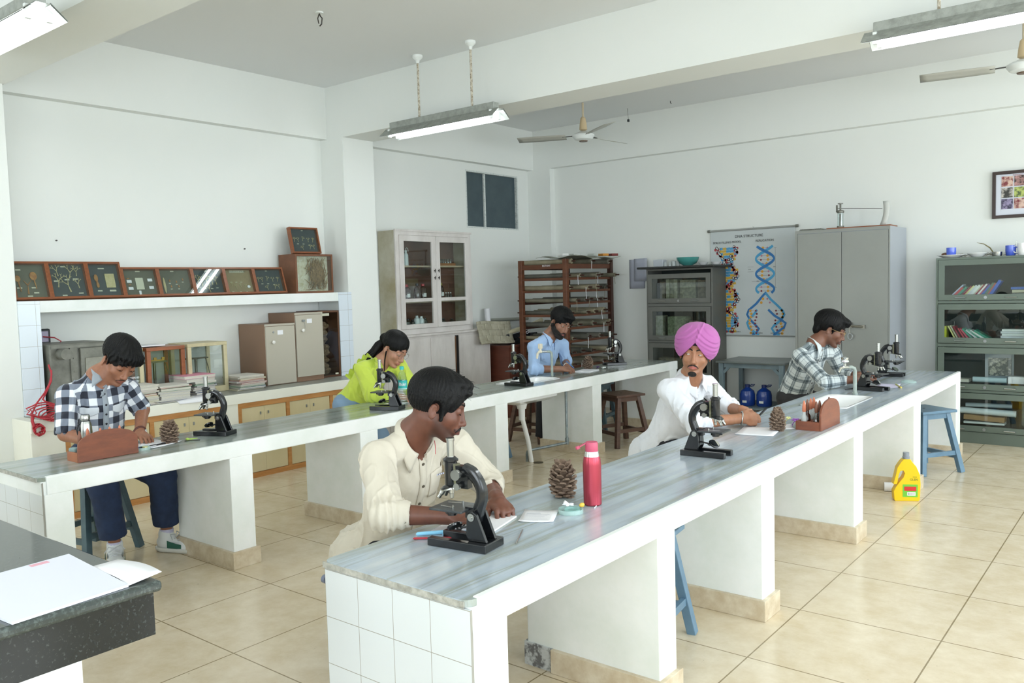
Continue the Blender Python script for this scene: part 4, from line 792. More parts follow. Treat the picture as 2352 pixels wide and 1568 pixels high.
m=MB();m.tube([(-2.52+.022*cos(a),AY-.04,1.02+.03*sin(a)) for a in [k*pi/5 for k in range(10)]],.006,6,closed=True);m.obj('padlock_ring',M_steelk,d)
t=wthing('kymograph','recording lever apparatus with glass cylinder on a wooden board','apparatus',(-2.5,8.8,2.0805))
MB().box(-2.80,8.62,2.0805,-2.19,8.88,2.098).obj('base_board',M_rw,t,bevel=.003,smooth=0)
m=MB();m.lathe([(.028,0),(.028,.14)],(-2.70,8.75,2.115),16,capb=False,capt=False);m.obj('glass_cylinder',glass('tube_glass','e4ecea',.0,.9),t)
m=MB();m.lathe([(.034,0),(.034,.02)],(-2.70,8.75,2.098),16);m.lathe([(.034,0),(.036,.02),(.02,.03)],(-2.70,8.75,2.25),16);m.cyl((-2.70,8.75,2.27),(-2.70,8.75,2.345),.009,n=8);m.cyl((-2.70,8.75,2.34),(-2.70,8.75,2.348),.026,n=12);m.cyl((-2.735,8.75,2.26),(-2.735,8.75,2.33),.01,n=8);m.cyl((-2.70,8.75,2.11),(-2.70,8.75,2.24),.013,n=8);m.obj('metal_fitting',M_zinc,t)
m=MB();m.beam((-2.735,8.75,2.30),(-2.30,8.75,2.262),.008,.006);m.obj('lever',M_iron,t)
m=MB();m.grid(lambda u,v:(-2.305+.055*u+.02*(2*v-1)**2*-1+.03*v,8.75+.0,2.10+.235*v),3,9);m.obj('scale_plate',mat('scale_white','c9cbc6',.5),t,solid=.004)
t=wthing('slide_tray','grey slotted tray lying on the almirah beside the lever apparatus','tray',(-2.96,8.7,2.0805))
m=MB();m.box(-3.06,8.58,2.0805,-2.83,8.84,2.092)
for i in range(12): m.box(-3.05+i*.018,8.58,2.092,-3.044+i*.018,8.84,2.10)
m.obj('slotted_base',M_zinc,t,smooth=0)
# blue-grey table
M_tb=mat('blue_grey_paint','5d6c70',.4,noise=5,col2='6f8088'); M_tt=mat('dark_table_top','636a68',.3,noise=4,col2='565c5a')
t=wthing('side_table','blue grey painted table with a lower shelf against the back wall','table',(-3.57,8.85,0))
TX0,TX1,TY0,TY1=-3.93,-3.20,8.50,9.10
MB().box(TX0-.02,TY0-.02,.705,TX1+.02,TY1,.727).obj('table_top',M_tt,t,bevel=.006,smooth=0)
for x,y in((TX0+.03,TY0+.03),(TX1-.03,TY0+.03),(TX0+.03,TY1-.04),(TX1-.03,TY1-.04)): MB().box(x-.025,y-.025,0,x+.025,y+.025,.705).obj('leg',M_tb,t,bevel=.003,smooth=0)
m=MB();m.box(TX0+.06,TY0+.02,.655,TX1-.06,TY0+.04,.705);m.obj('apron',M_tb,t,smooth=0)
for x,s in((TX0+.055,1),(TX1-.055,-1)):
    m=MB();m.beam((x,TY0+.03,.60),(x+s*.07,TY0+.03,.67),.02,.03);m.obj('brace',M_tb,t,smooth=0)
MB().box(TX0+.01,TY0+.01,.215,TX1-.01,TY1-.02,.235).obj('lower_shelf',M_tb,t,smooth=0)
M_jug=mat('blue_plastic_jug','1d3f8f',.2,coat=.4)
def jug(x,y,z,label):
    t=thing('water_jug',label,'jug',(x,y,z),0,'blue jugs on the side table shelf')
    m=MB();m.lathe([(.075,0),(.082,.01),(.082,.12),(.07,.16),(.03,.19),(.024,.195),(.024,.205)],n=20);m.obj('body',M_jug,t)
    m=MB();m.lathe([(.027,.2),(.027,.228)],n=14);m.obj('cap',mat('dark_blue_cap','16275f',.35),t)
    m=MB();m.tube([(.02,0,.205),(.05,-.01,.23),(.09,-.01,.232),(.07,0,.215),(.03,.01,.205)],.005,6);m.obj('handle',mat('dark_blue_cap2','16275f',.35),t)
    m=MB();m.grid(lambda u,v:(.083*cos(-1.9+.6*u),.083*sin(-1.9+.6*u),.035+.025*v),4,2);m.obj('label_patch',M_wl,t)
jug(-3.67,8.68,.2355,'blue water jug at the left on the side table shelf');jug(-3.49,8.70,.2355,'blue water jug at the right on the side table shelf')
t3=jug;jug(-3.66,8.66,.0,'blue water jug on the floor under the side table')
# bookcase contents
BC=['a9b4cc','b93b48','2f8a72','30413c','8e2f3c','d2cf8e','c7ccd0','d6dcda','b9b49c','8a2332','d9dcd8','c0425a','2356a8','4c6a58','9c4c3c','1f4fae','23252b']
CNM=['pale blue','red','green','dark green','maroon','yellow','pale grey','white','beige','dark red','white and red','crimson','blue','grey green','brown','bright blue','black']
BM2=[mat('spine_%s'%c,c,.4) for c in BC]
def leaner(x,z,w,h,ang,cm,label,grp,sgn=1,d=.14,y=8.90):
    t=thing('book',label,'book',(x,y,z),0,grp,rot=(0,sgn*ang,0))
    m=MB();m.box(0,-.05,0,w,d-.05,.002);m.box(0,-.05,0,.0022,d-.05,h);m.box(w-.0022,-.05,0,w,d-.05,h);m.box(0,-.05,0,w,-.047,h);m.obj('cover',cm,t,smooth=0)
    MB().box(.0023,-.046,.002,w-.0023,d-.053,h-.004).obj('pages',M_pages,t,smooth=0); return t
G='books leaning on the top shelf of the bookcase'; x=-1.745;zt=DD[0][0]+.0
z=1.415
MB().box(-1.80,8.83,z-.015,-1.01,9.1,z-.003).obj('bookcase_shelf',M_grn,bpy.data.objects['bookcase'],smooth=0) if False else None
ang=.78
for i in range(16):
    w=[.012,.022,.018,.014,.016,.014,.02,.022,.012,.014,.014,.014,.024,.018,.014,.026][i]
    h=[.20,.165,.17,.15,.17,.175,.18,.18,.18,.18,.185,.18,.17,.185,.18,.21][i]
    leaner(x,z-.055+w*sin(ang)*0,w,h,ang if i<12 else ang*.9,BM2[i],CNM[i]+' leaning book on the bookcase top shelf, '+['leftmost','second from left','third from left','fourth from left','fifth from left','sixth from left','seventh from left','eighth from left','ninth from left','tenth from left','eleventh from left','twelfth from left','thirteenth from left','fourteenth from left','fifteenth from left','rightmost'][i],G)
    x+=w/cos(ang)*1.02; ang-=.012
G='books lying flat on the top shelf of the bookcase'
for i,(h,c,w) in enumerate(((.03,16,.22),(.02,7,.2),(.024,8,.2),(.022,12,.22))): book(-1.10,8.93,z-.055+.0325*i*.9,.16,w,h,radians(90),BM2[c],CNM[c]+' book lying flat on the bookcase top shelf, %s of the pile'%['bottom','second','third','top'][i],G,'book')
G='books leaning on the second shelf of the bookcase'; z=.955
t=leaner(-1.765,z,.02,.15,.02,mat('bright_yellow_spine','c9cf3a',.4),'bright yellow and green book standing at the left of the second shelf',G)
for i,(x,w,h,a,c) in enumerate(((-1.66,.012,.165,.45,5),(-1.635,.012,.17,.48,8),(-1.61,.012,.165,.5,9),(-1.575,.012,.145,.52,1),(-1.54,.012,.15,.62,11),(-1.50,.016,.165,.75,2),(-1.455,.016,.165,.85,6),(-1.415,.016,.19,.95,2),(-1.385,.016,.19,1.0,7),(-1.355,.02,.185,1.0,2))):
    leaner(x,z+.002,w,h,a,BM2[c],CNM[c]+' book leaning left on the second shelf, %s from the left'%['second','third','fourth','fifth','sixth','seventh','eighth','ninth','tenth','eleventh'][i],G,sgn=-1)
G='magazines stacked on the second shelf of the bookcase'
for i in range(6): book(-1.16+.01*(i%2),8.94,z+.002+i*.021,.15,.26,.019,radians(90),BM2[7 if i%2 else 6],'pale magazine, %s of the stack on the second bookcase shelf'%(ORD[i] if i<5 else 'topmost'),G,'magazine')
m=MB();m.box(-1.76,8.86,.572,-1.55,9.0,.60);tag(m.obj('papers_bundle',M_pages,smooth=0),'bundle of papers lying at the left of the third bookcase shelf','paper')
m=MB();m.cyl((-1.52,8.9,.60),(-1.24,8.9,.60),.026,n=16);tag(m.obj('paper_roll',mat('pale_blue_paper','b9ced6',.5)),'pale blue paper roll lying on the third bookcase shelf','paper roll')
m=MB();m.box(-1.23,8.88,.572,-1.08,8.99,.64);tag(m.obj('white_parcel',M_pap,smooth=0,bevel=.006),'white wrapped parcel at the right of the third bookcase shelf','parcel')
t=wthing('mounted_picture','grey mounted picture of roots standing on the third bookcase shelf','picture',(-1.32,9.03,.57))
MB().box(-1.44,9.02,.572,-1.20,9.03,.85).obj('mount',mat('grey_blue_card','8d969d',.5),t,smooth=0);MB().box(-1.41,9.014,.63,-1.22,9.02,.80).obj('printed_picture',mat('root_print','5b5d5a',.5,noise=30,col2='b8b4a6',contrast=(.5,.6)),t,smooth=0)
for i,(x0_,x1_,r,zz,l) in enumerate(((-1.62,-1.16,.030,.30,'wide white plastic pipe on the lowest bookcase shelf'),(-1.70,-1.60,.024,.302,'narrow white pipe end on the lowest bookcase shelf'),(-1.58,-1.2,.02,.355,'thin grey roll above the white pipe'))):
    m=MB();m.cyl((x0_,8.9,zz),(x1_,8.9 if i<2 else 8.94,zz-.01 if i<1 else zz),r,n=16);tag(m.obj('plastic_pipe',mat('pipe_white_%d'%i,'d2dadd' if i<2 else '9aa6ad',.35)),l,'pipe')
book(-1.42,8.93,.182,.14,.34,.018,radians(90),BM2[7],'white ring bound pad at the bottom of the lowest bookcase shelf',None,'notebook')
tag(MB().cbox((-1.42,8.93,.236),(.34,.14,.045),Ry(.04)).obj('cardboard_bundle',mat('cardboard','9a7a52',.8),smooth=0),'brown cardboard bundle under the white pipe','bundle')
tag(MB().box(-1.74,8.86,.175,-1.645,9.0,.42).obj('dark_box',M_dus[3],smooth=0),'dark box at the left of the lowest bookcase shelf','box')
tag(MB().box(-1.12,8.9,.175,-1.02,9.04,.43).obj('plastic_bag',mat('grey_plastic_bag','777a7c',.4,noise=20,col2='8d9076',bump=(25,1)),bevel=.02,sub=0),'crumpled grey plastic bag in the lowest bookcase compartment','bag')
M_cup=mat('blue_ceramic','4f68d6',.2,coat=.4); ZB=1.7575
def cup(x,y,z,r,h,mm,label,ang=0,grp=None,handle=True):
    t=thing('mug',label,'cup',(x,y,z),ang,grp)
    m=MB();m.lathe([(r*.78,0),(r*.9,.01),(r,h*.5),(r,h),(r*.93,h),(r*.9,h*.4),(r*.7,.01),(0,.008)],n=22,capt=False);m.obj('body',mm,t)
    if handle: m=MB();m.tube([(r*.95,0,h*.8),(r+.025,0,h*.78),(r+.035,0,h*.5),(r+.022,0,h*.25),(r*.92,0,h*.2)],.005,8);m.obj('handle',mm,t)
    return t
def plate(x,y,z,r,label,h=.025):
    m=MB();m.lathe([(r*.55,0),(r*.6,.004),(r,h),(r*.98,h+.003),(r*.58,.009),(0,.008)],n=30,capt=False);return tag(m.obj('plate',M_porc,loc=(x,y,z)),label,'plate')
plate(-1.72,8.93,ZB,.125,'large white plate under the left blue cup');cup(-1.72,8.93,ZB+.013,.043,.085,M_cup,'blue cup standing on the large white plate',handle=False)
plate(-1.50,8.93,ZB,.085,'smaller white plate right of the large one',.035)
m=MB();m.lathe([(.04,0),(.045,.04),(.042,.04),(.038,.004),(0,.003)],n=20,capt=False);tag(m.obj('steel_bowl',mat('brushed_steel','b9bab6',.25,1),loc=(-1.335,8.93,ZB)),'small shiny steel bowl between plate and right blue mug','bowl')
t=cup(-1.225,8.93,ZB,.045,.095,M_cup,'blue mug with a spoon at the right of the bookcase top',.3)
m=MB();m.beam((.01,.01,.03),(.045,.02,.14),.008,.003);m.obj('spoon',M_chr,t) if False else tag(m.obj('spoon',mat('dull_steel2','a6a59d',.3,.9),loc=(-1.225,8.93,ZB)),'metal spoon handle sticking out of the right blue mug','spoon')
cup(-1.12,8.90,ZB,.05,.11,M_porc,'large white mug cut by the right edge of the picture',radians(180))
M_dleaf=mat('dry_leaves','6b6a45',.8,noise=30,col2='8a7c55');rr=random.Random(12);m=MB()
for i in range(60):
    x=rr.uniform(-1.80,-1.15);y=8.96+rr.uniform(.02,.1);a=rr.uniform(-.5,.5);m.beam((x,y,ZB+rr.uniform(.004,.03)),(x+rr.uniform(.03,.09),y+rr.uniform(-.03,.03),ZB+rr.uniform(.005,.04)),.006,.002)
tag(m.obj('dried_twigs',M_dleaf,smooth=0),'dried twigs and leaves scattered behind the plates on the bookcase','plant',None,'stuff')
m=MB();m.tube([(-1.37,8.98,ZB+.03),(-1.40,8.98,ZB+.08),(-1.45,8.97,ZB+.12),(-1.51,8.97,ZB+.135)],[.005,.006,.004,.0015],6);tag(m.obj('dried_leaf',M_dleaf),'single curved dried leaf rising behind the steel bowl','leaf')
m=MB();m.ell((-1.80+.02,8.92+.05,ZB+.035),(.035,.03,.018));tag(m.obj('dried_bunch',mat('reddish_dry','8a6448',.9,noise=80,col2='5a3f2c',bump=(90,1))),'reddish dried bunch at the left end of the bookcase top','plant')
# framed picture on the back wall
t=wthing('framed_picture','dark framed sheet of nine plant photographs on the back wall','picture',(-1.1,9.14,2.1))
FX0,FX1,FZ0,FZ1=-1.41,-.85,2.115,2.555;m=MB();f=.03;y0_=9.115
m.box(FX0,y0_,FZ0,FX0+f,9.145,FZ1);m.box(FX1-f,y0_,FZ0,FX1,9.145,FZ1);m.box(FX0,y0_,FZ0,FX1,9.145,FZ0+f);m.box(FX0,y0_,FZ1-f,FX1,9.145,FZ1);m.obj('frame',mat('dark_wood_frame','35241f',.35),t,bevel=.003,smooth=0)
MB().box(FX0+f,9.13,FZ0+f,FX1-f,9.14,FZ1-f).obj('sheet',mat('pale_lilac_paper','d5d9e4',.6),t,smooth=0)
rr=random.Random(9)
cl=[('7c2f36','d8b9a9'),('3a2a26','b88a86'),('a04c3c','cf9a7e'),('8d4332','dcc79b'),('33322e','c9c3bb'),('4a5b35','b8c46a'),('27212b','8e3540'),('3c4d2a','a9b06a'),('2d2a45','9a8fb0')]
for i in range(12):
    r_,c_=divmod(i,4);c0,c1=cl[i%9];MB().box(FX0+.075+c_*.105,9.127,FZ1-.145-r_*.105,FX0+.17+c_*.105,9.130,FZ1-.05-r_*.105).obj('photo_print',mat('photo_%d'%(i%9),c0,.4,noise=25,col2=c1,contrast=(.42,.58)),t,smooth=0)
text('Systematics of Families',.018,(FX0+.25,9.127,FZ1-.04),(radians(90),0,0),mat('red_print','a04a52',.6),t,ext=.0002)
# ---------------------------------------------------------------- ceiling: tube lights, fans, hooks
M_fix=mat('dusty_fixture','a8aca6',.5,.3,noise=20,col2='8d918a'); M_refl=mat('white_reflector','eef2f0',.35); M_rodp=mat('flaking_rod','cfc8b8',.6,noise=60,col2='8d7f68',contrast=(.45,.6))
M_tubee=mat('lit_tube','f4fbff',.4,emit=22)
def tubelight(x,y,label,lit=True):
    t=thing('tube_light',label,'ceiling light',(x,y,ZC),0,None)
    for rx in(.40,1.02):
        m=MB();m.tube([(rx,0,0),(rx,0,-.54)],.010,10);m.obj('rod',M_rodp,t)
        m=MB();m.lathe([(.045,0),(.045,-.02),(.03,-.035),(.018,-.045),(.014,-.07)],(rx,0,0),18);m.obj('ceiling_rose',M_refl,t)
    m=MB();m.box(.05,-.035,-.60,1.28,.035,-.54);m.obj('housing',M_fix,t,bevel=.003,smooth=0)
    m=MB()
    for s in(-1,1): m.add([(0,s*.035,-.595),(1.33,s*.035,-.595),(1.33,s*.115,-.665),(0,s*.115,-.665)],[(0,1,2,3)])
    m.add([(0,-.035,-.601),(1.33,-.035,-.601),(1.33,.035,-.601),(0,.035,-.601)],[(0,1,2,3)])
    m.obj('reflector',[M_fix],t,smooth=0,solid=.002)
    m=MB()
    for s in(-1,1): m.add([(.004,s*.034,-.604),(1.326,s*.034,-.604),(1.326,s*.113,-.6705),(.004,s*.113,-.6705)],[(0,1,2,3)])
    m.obj('reflector_lining',[M_refl],t,smooth=0,solid=.001)
    for s in(-1,1):
        m=MB();m.tube([(.08,s*.05,-.655),(1.25,s*.05,-.655)],.014,12);m.obj('tube',M_tubee,t)
        m=MB();
        for xx in(.055,1.255): m.box(xx,s*.05-.015,-.675,xx+.022,s*.05+.015,-.605)
        m.obj('holder',M_refl,t,smooth=0)
    return t
tubelight(-5.69,5.385,'hanging double tube light in front of the cross beam, centre')
tubelight(-1.51,5.385,'hanging double tube light cut by the upper right edge')
tubelight(-5.71,1.87,'hanging double tube light cut by the upper left edge')
M_fan=mat('fan_blade','b9b8ae',.4); M_ivf=mat('aged_ivory','d9c29b',.4)
def fan(x,y,a0,label):
    t=thing('ceiling_fan',label,'fan',(x,y,ZC),a0,'ceiling fans')
    m=MB();m.tube([(0,0,0),(0,0,-.25)],.012,10);m.obj('down_rod',mat('fan_rod','cfc0a4',.4),t)
    m=MB();m.lathe([(.018,-.16),(.028,-.17),(.04,-.24),(.045,-.30),(.03,-.31)],n=20);m.obj('canopy',M_ivf,t)
    m=MB();m.lathe([(.05,-.325),(.10,-.345),(.125,-.36),(.125,-.375),(.10,-.41),(.05,-.425)],n=28);m.obj('motor',M_refl,t);m=MB();m.lathe([(.05,-.424),(.045,-.435),(.0,-.44)],n=20,capt=False);m.obj('bottom_cap',mat('brown_cap','6d5848',.4),t)
    for k in range(3):
        R=Matrix.Rotation(k*2*pi/3,4,'Z');m=MB();m.T=R;m.beam((.11,0,-.365),(.24,0,-.37),.03,.006);m.obj('blade_arm',M_iron,t)
        m=MB();m.T=R
        def bl(u,v): w=.055+.02*sin(pi*u*.8); return (.20+.56*u,(v-.5)*2*w,-.372+(v-.5)*.035)
        m.grid(bl,10,4);m.obj('blade',M_fan,t,solid=.004)
fan(-5.325,8.05,radians(205),'white ceiling fan with ivory canopy at the centre of the picture')
fan(-1.03,8.05,radians(190),'white ceiling fan mostly beyond the upper right edge')
for x,y,z,l in((-4.99,4.07,ZC,'bent wire fan hook in the ceiling above the left shelf'),(-5.12,8.68,ZC,'thin wire hanging with a small black end beside the fan'),(-4.565,8.70,ZC,'tiny hook in the ceiling far right of the fan')):
    t=thing('ceiling_hook',l,'hook',(x,y,z),0)
    if y<5: m=MB();m.cyl((0,0,0),(0,0,-.01),.03);m.obj('plate',M_white,t);m=MB();m.tube([(0,0,-.01),(.01,0,-.03),(.03,0,-.05),(.02,0,-.09),(.0,0,-.10)],.005,7);m.tube([(.0,0,-.01),(-.02,0,-.04),(-.01,.0,-.08)],.004,6);m.obj('hook',M_iron,t)
    elif x<-5: m=MB();m.tube([(0,0,0),(.01,0,-.04),(.015,0,-.13)],.002,6);m.obj('wire',M_iron,t);m=MB();m.box(.005,-.01,-.16,.025,.01,-.13);m.obj('end_block',M_dk,t,smooth=0)
    else: m=MB();m.tube([(0,0,0),(0,0,-.02),(.012,0,-.03)],.004,6);m.obj('hook',M_iron,t)
# ---------------------------------------------------------------- stools
M_bs=mat('blue_painted_wood','5c7b93',.4,noise=9,col2='6e8ea6',contrast=(.3,.7)); M_ds=mat('dark_teal_painted_wood','40545c',.4,noise=9,col2='4a626b'); M_br=mat('brown_stool_wood','5f4436',.4,noise=6,col2='4b342a',stretch=(1,1,5))
def stool(x,y,rz,mm,label,h=.51,s=.345,notop=False):
    t=thing('stool',label,'stool',(x,y,0),rz)
    MB().box(-s/2,-s/2,h-.022,s/2,s/2,h).obj('seat',mm,t,bevel=.004,smooth=0)
    for a,b in((1,1),(1,-1),(-1,1),(-1,-1)):
        m=MB();m.beam((a*.115,b*.115,h-.022),(a*.195,b*.195,0),.042,.042,up=(1,0,0));m.obj('leg',mm,t,smooth=0,bevel=.003)
    for a in(1,-1):
        MB().box(-.10,a*.125-.01,h-.07,.10,a*.125+.01,h-.023).obj('apron',mm,t,smooth=0);MB().box(a*.125-.01,-.10,h-.07,a*.125+.01,.10,h-.023).obj('apron',mm,t,smooth=0)
        m=MB();m.beam((-.17,a*.17,.13),(.17,a*.17,.13),.022,.035);m.obj('stretcher',mm,t,smooth=0);m=MB();m.beam((a*.17,-.17,.16),(a*.17,.17,.16),.022,.035);m.obj('stretcher',mm,t,smooth=0)
    m=MB();m.cyl((0,0,h),(0,0,h+.001),.012,n=12);m.obj('finger_hole',M_blk,t)
    return t
stool(-4.336,7.133,radians(-23),M_br,'brown wooden stool standing by the rear bench')
stool(-1.623,7.418,radians(-34),M_bs,'light blue stool under the far end of the front bench')
stool(-1.87,3.17,radians(8),M_bs,'light blue stool seen through the gap of the front bench')
stool(-5.03,5.78,radians(10),M_bs,'blue stool behind the rear bench beside the white drain pipe')
stool(-5.32,2.36,radians(15),M_ds,'dark teal stool beneath the man in black and white checks')
stool(-5.22,6.85,radians(5),M_br,'brown stool under the man in the light blue shirt')
stool(-5.05,7.75,radians(12),M_ds,'dark blue stool behind the far end of the rear bench')
stool(-2.55,2.42,radians(8),M_br,'brown stool under the man in the cream shirt',h=.45)
stool(-2.62,4.83,radians(5),M_br,'brown stool under the man in the pink turban',h=.455)
# ---------------------------------------------------------------- microscopes
M_mb=mat('black_enamel','101214',.24,coat=.3,noise=12,col2='191b1f'); M_ms=mat('stage_black','2c2f31',.35,noise=30,col2='44484a'); M_nick=mat('nickel','b5b6b2',.25,1); M_mir=mat('mirror','e6e9ea',.03,1)
def microscope(x,y,rz,label,first=[]):
    if first: return copy_tree(first[0],(x,y,ZT+.0005),rz,label)
    t=thing('microscope',label,'microscope',(x,y,ZT+.0005),rz); first.append(t)
    m=MB();q=[(-.165,-.06),(.065,-.06),(.065,-.032),(-.105,-.032),(-.105,.032),(.065,.032),(.065,.06),(-.165,.06)]
    m.prism(q,0,.028,'z');m.obj('base',M_mb,t,bevel=.003,smooth=0)
    for s in(-1,1):
        m=MB();m.prism([(-.155,.028),(-.085,.028),(-.075,.045),(-.08,.115),(-.10,.128),(-.118,.118)],s*.028-.006,s*.028+.006,'y');m.obj('pillar',M_mb,t,bevel=.002,smooth=0)
    m=MB();m.cyl((-.098,-.038,.108),(-.098,.038,.108),.013,n=16);m.cyl((-.098,-.042,.108),(-.098,.042,.108),.006,n=12);m.obj('hinge_bolt',M_nick,t)
    # curved arm
    c=[(-.098,.09,.017),(-.108,.13,.018),(-.122,.165,.017),(-.122,.195,.017),(-.108,.225,.018),(-.085,.25,.02),(-.055,.262,.018)]
    m=MB();pts=[];k=24
    P_=[];
    for i in range(k+1):
        u=i/k*(len(c)-1);j=min(int(u),len(c)-2);f=u-j;p=[c[j][q_]*(1-f)+c[j+1][q_]*f for q_ in range(3)];P_.append(p)
    for i in range(2,k-1): P_[i]=[(P_[i-1][q_]+P_[i][q_]*2+P_[i+1][q_])/4 for q_ in range(3)]
    vs=[]
    for i,p in enumerate(P_):
        a=P_[max(i-1,0)];b=P_[min(i+1,k)];d=Vector((b[0]-a[0],0,b[1]-a[1])).normalized();nrm=Vector((d.z,0,-d.x))
        for sx,sy in((-1,-.6),(-1,.6),(-.5,1),(.5,1),(1,.6),(1,-.6),(.5,-1),(-.5,-1)): vs.append(Vector((p[0],0,p[1]))+nrm*(-sx)*p[2]+Vector((0,sy*.016,0)))
    fs=[(i*8+j,i*8+(j+1)%8,(i+1)*8+(j+1)%8,(i+1)*8+j) for i in range(k) for j in range(8)]+[tuple(range(7,-1,-1)),tuple(k*8+j for j in range(8))]
    m.add(vs,fs);m.box(-.115,-.014,.098,-.062,.014,.135);m.box(-.075,-.014,.195,-.028,.014,.27);m.obj('arm',M_mb,t,smooth=50)
    m=MB();m.box(-.03,-.012,.19,-.018,.012,.275);m.obj('rack_slide',mat('brass_grey','8b8a72',.3,.7),t,smooth=0)
    for z,r,l in((.245,.018,.032),(.205,.012,.026)):
        m=MB()
        for s in(-1,1): m.cyl((-.045,s*.014,z),(-.045,s*l,z),r*.5,n=12);m.cyl((-.045,s*l,z),(-.045,s*(l+.012),z),r,n=20)
        m.obj('focus_knob',M_nick,t)
    m=MB();m.lathe([(.020,.200),(.022,.205),(.022,.28),(.026,.283),(.026,.288),(.016,.297)],n=24);m.obj('body_tube',M_mb,t)
    m=MB();m.lathe([(.0125,.295),(.0125,.352),(.0145,.353),(.0145,.36)],n=18);m.obj('eyepiece',M_nick,t)
    m=MB();m.lathe([(.012,.0),(.030,.006),(.031,.012),(.02,.02)],(.006,0,.182),22,(.25,0,1));m.obj('nosepiece',M_mb,t);m=MB();m.lathe([(.0305,.0),(.0305,.005)],(.006,0,.185),22,(.25,0,1));m.obj('nosepiece_ring',M_nick,t)
    for a,ax in(((.0,0,.19),(0,0,-1)),((.022,.012,.186),(.65,.25,-1)),((.022,-.012,.186),(.6,-.3,-1))):
        m=MB();m.lathe([(.009,0),(.009,.018),(.007,.02),(.0065,.034),(.004,.036)],a,14,ax);m.obj('objective',M_nick,t)
    m=MB();m.box(-.075,-.058,.122,.055,.058,.130);m.obj('stage',M_ms,t,bevel=.002,smooth=0)
    m=MB();m.cyl((0,0,.122),(0,0,.105),.024,n=20);m.cyl((.0,0,.106),(0,0,.098),.017,n=16);m.cyl((.02,.0,.112),(.034,0,.110),.004,n=8);m.obj('condenser',M_mb,t)
    m=MB()
    for s in(-1,1): m.beam((-.02,s*.03,.1325),(.03,s*.022,.1325),.006,.0015);m.cyl((-.025,s*.03,.13),(-.025,s*.03,.14),.004,n=8)
    m.obj('stage_clip',M_nick,t)
    m=MB();m.tube([(-.075,0,.065),(-.03,0,.058)],.004,8);m.tube([(-.03+.0,-.026,.06),(-.032,0,.05),(-.03,.026,.06)],.003,6);m.box(-.10,-.02,.05,-.075,.02,.115);m.obj('mirror_bracket',M_mb,t)
    ax=Vector((.5,-.25,.8));m=MB();m.lathe([(.026,-.006),(.028,0),(.026,.002)],(-.008,0,.062),22,ax);m.obj('mirror_rim',M_mb,t);m=MB();m.lathe([(.0245,.0021),(.0245,.003)],(-.008,0,.062),22,ax);m.obj('mirror',M_mir,t)
    return t
def ms(front,rear,label,off=0):
    d=Vector((front[0]-rear[0],front[1]-rear[1]));d.normalize();a=atan2(d.y,d.x);microscope(rear[0]+d.x*.165+off*-d.y,rear[1]+d.y*.165+off*d.x,a,label)
ms((-1.948,2.03),(-1.745,2.06),'black microscope on the front bench before the man in cream')
ms((-1.74,3.80),(-1.936,3.79),'black microscope on the front bench before the man in the turban')
ms((-4.72,2.80),(-4.53,2.88),'black microscope on the rear bench right of the man in checks')
ms((-4.53,4.09),(-4.36,4.16),'black microscope beside the water bottle and the woman in lime')
ms((-4.61,5.66),(-4.36,5.68),'black microscope standing before the rear sink')
ms((-4.73,7.50),(-4.62,7.68),'black microscope far back beside the chart rack')
ms((-1.74,6.62),(-1.93,6.66),'black microscope by the tap and the man in grey plaid, nearer of the two')
ms((-1.88,7.66),(-2.06,7.65),'black microscope at the far end of the front bench, farther of the two')
# ---------------------------------------------------------------- pine cones
M_cone=mat('pine_cone_scale','8f7a68',.75,noise=22,col2='5f4b3d')
def pinecone(x,y,r,h,label,rz=0,open_=.5,seed=0,top=True):
    t=MB();rr=random.Random(seed);n=74
    for i in range(n):
        v=i/n;z=h*(.06+.86*v);rad=r*(.62+.5*sin(pi*(.12+.72*v)))*(1 if v<.75 else (1-(v-.75)*2.0));a=i*2.39996+rz;up=.05+v*1.3*open_+rr.uniform(-.1,.1)
        L=r*(.50+.28*open_);w=r*.25;th=r*.06;dx=Vector((cos(a),sin(a),0));dy=Vector((-sin(a),cos(a),0));d=(dx*cos(up)+Vector((0,0,1))*sin(up));nn=d.cross(dy)
        b=dx*max(rad-L,r*.12)*.8+Vector((0,0,z-L*.1));tip=b+d*L
        vs=[b-dy*w*.4,b+dy*w*.4,b+d*L*.72+dy*w,tip+dy*w*.55,tip-dy*w*.55,b+d*L*.72-dy*w];vs2=[p+nn*th*(-1 if k<2 else -1.8) for k,p in enumerate(vs)]
        mid=b+d*L*.85+nn*th*.9
        t.add(vs+vs2+[mid],[(0,1,2,12),(12,2,3),(12,3,4),(12,4,5),(0,12,5),(6,11,10,9,8,7),(0,6,7,1),(1,7,8,2),(2,8,9,3),(3,9,10,4),(4,10,11,5),(5,11,6,0)])
    t.lathe([(r*.3,.003),(r*.45,h*.1),(r*.5,h*.4),(r*.3,h*.8),(r*.1,h*.95)],n=12)
    o=t.obj('pine_cone',M_cone,loc=(x,y,ZT+.0005),smooth=0);return tag(o,label,'pine cone')
pinecone(-1.955,2.75,.060,.135,'brown pine cone with a raised top between man in cream and red flask',0,.8,1)
m=bpy.data.objects['pine_cone']; 
t2=MB();rr=random.Random(3)
pinecone(-1.78,4.63,.05,.115,'open brown pine cone beside the purple flower on the front bench',1,1.0,2)
pinecone(-4.62,2.53,.056,.118,'brown pine cone next to the reagent rack on the rear bench',2,.8,4)
pinecone(-4.69,7.09,.055,.118,'brown pine cone beside the writing hand of the man in light blue',3,.7,5)
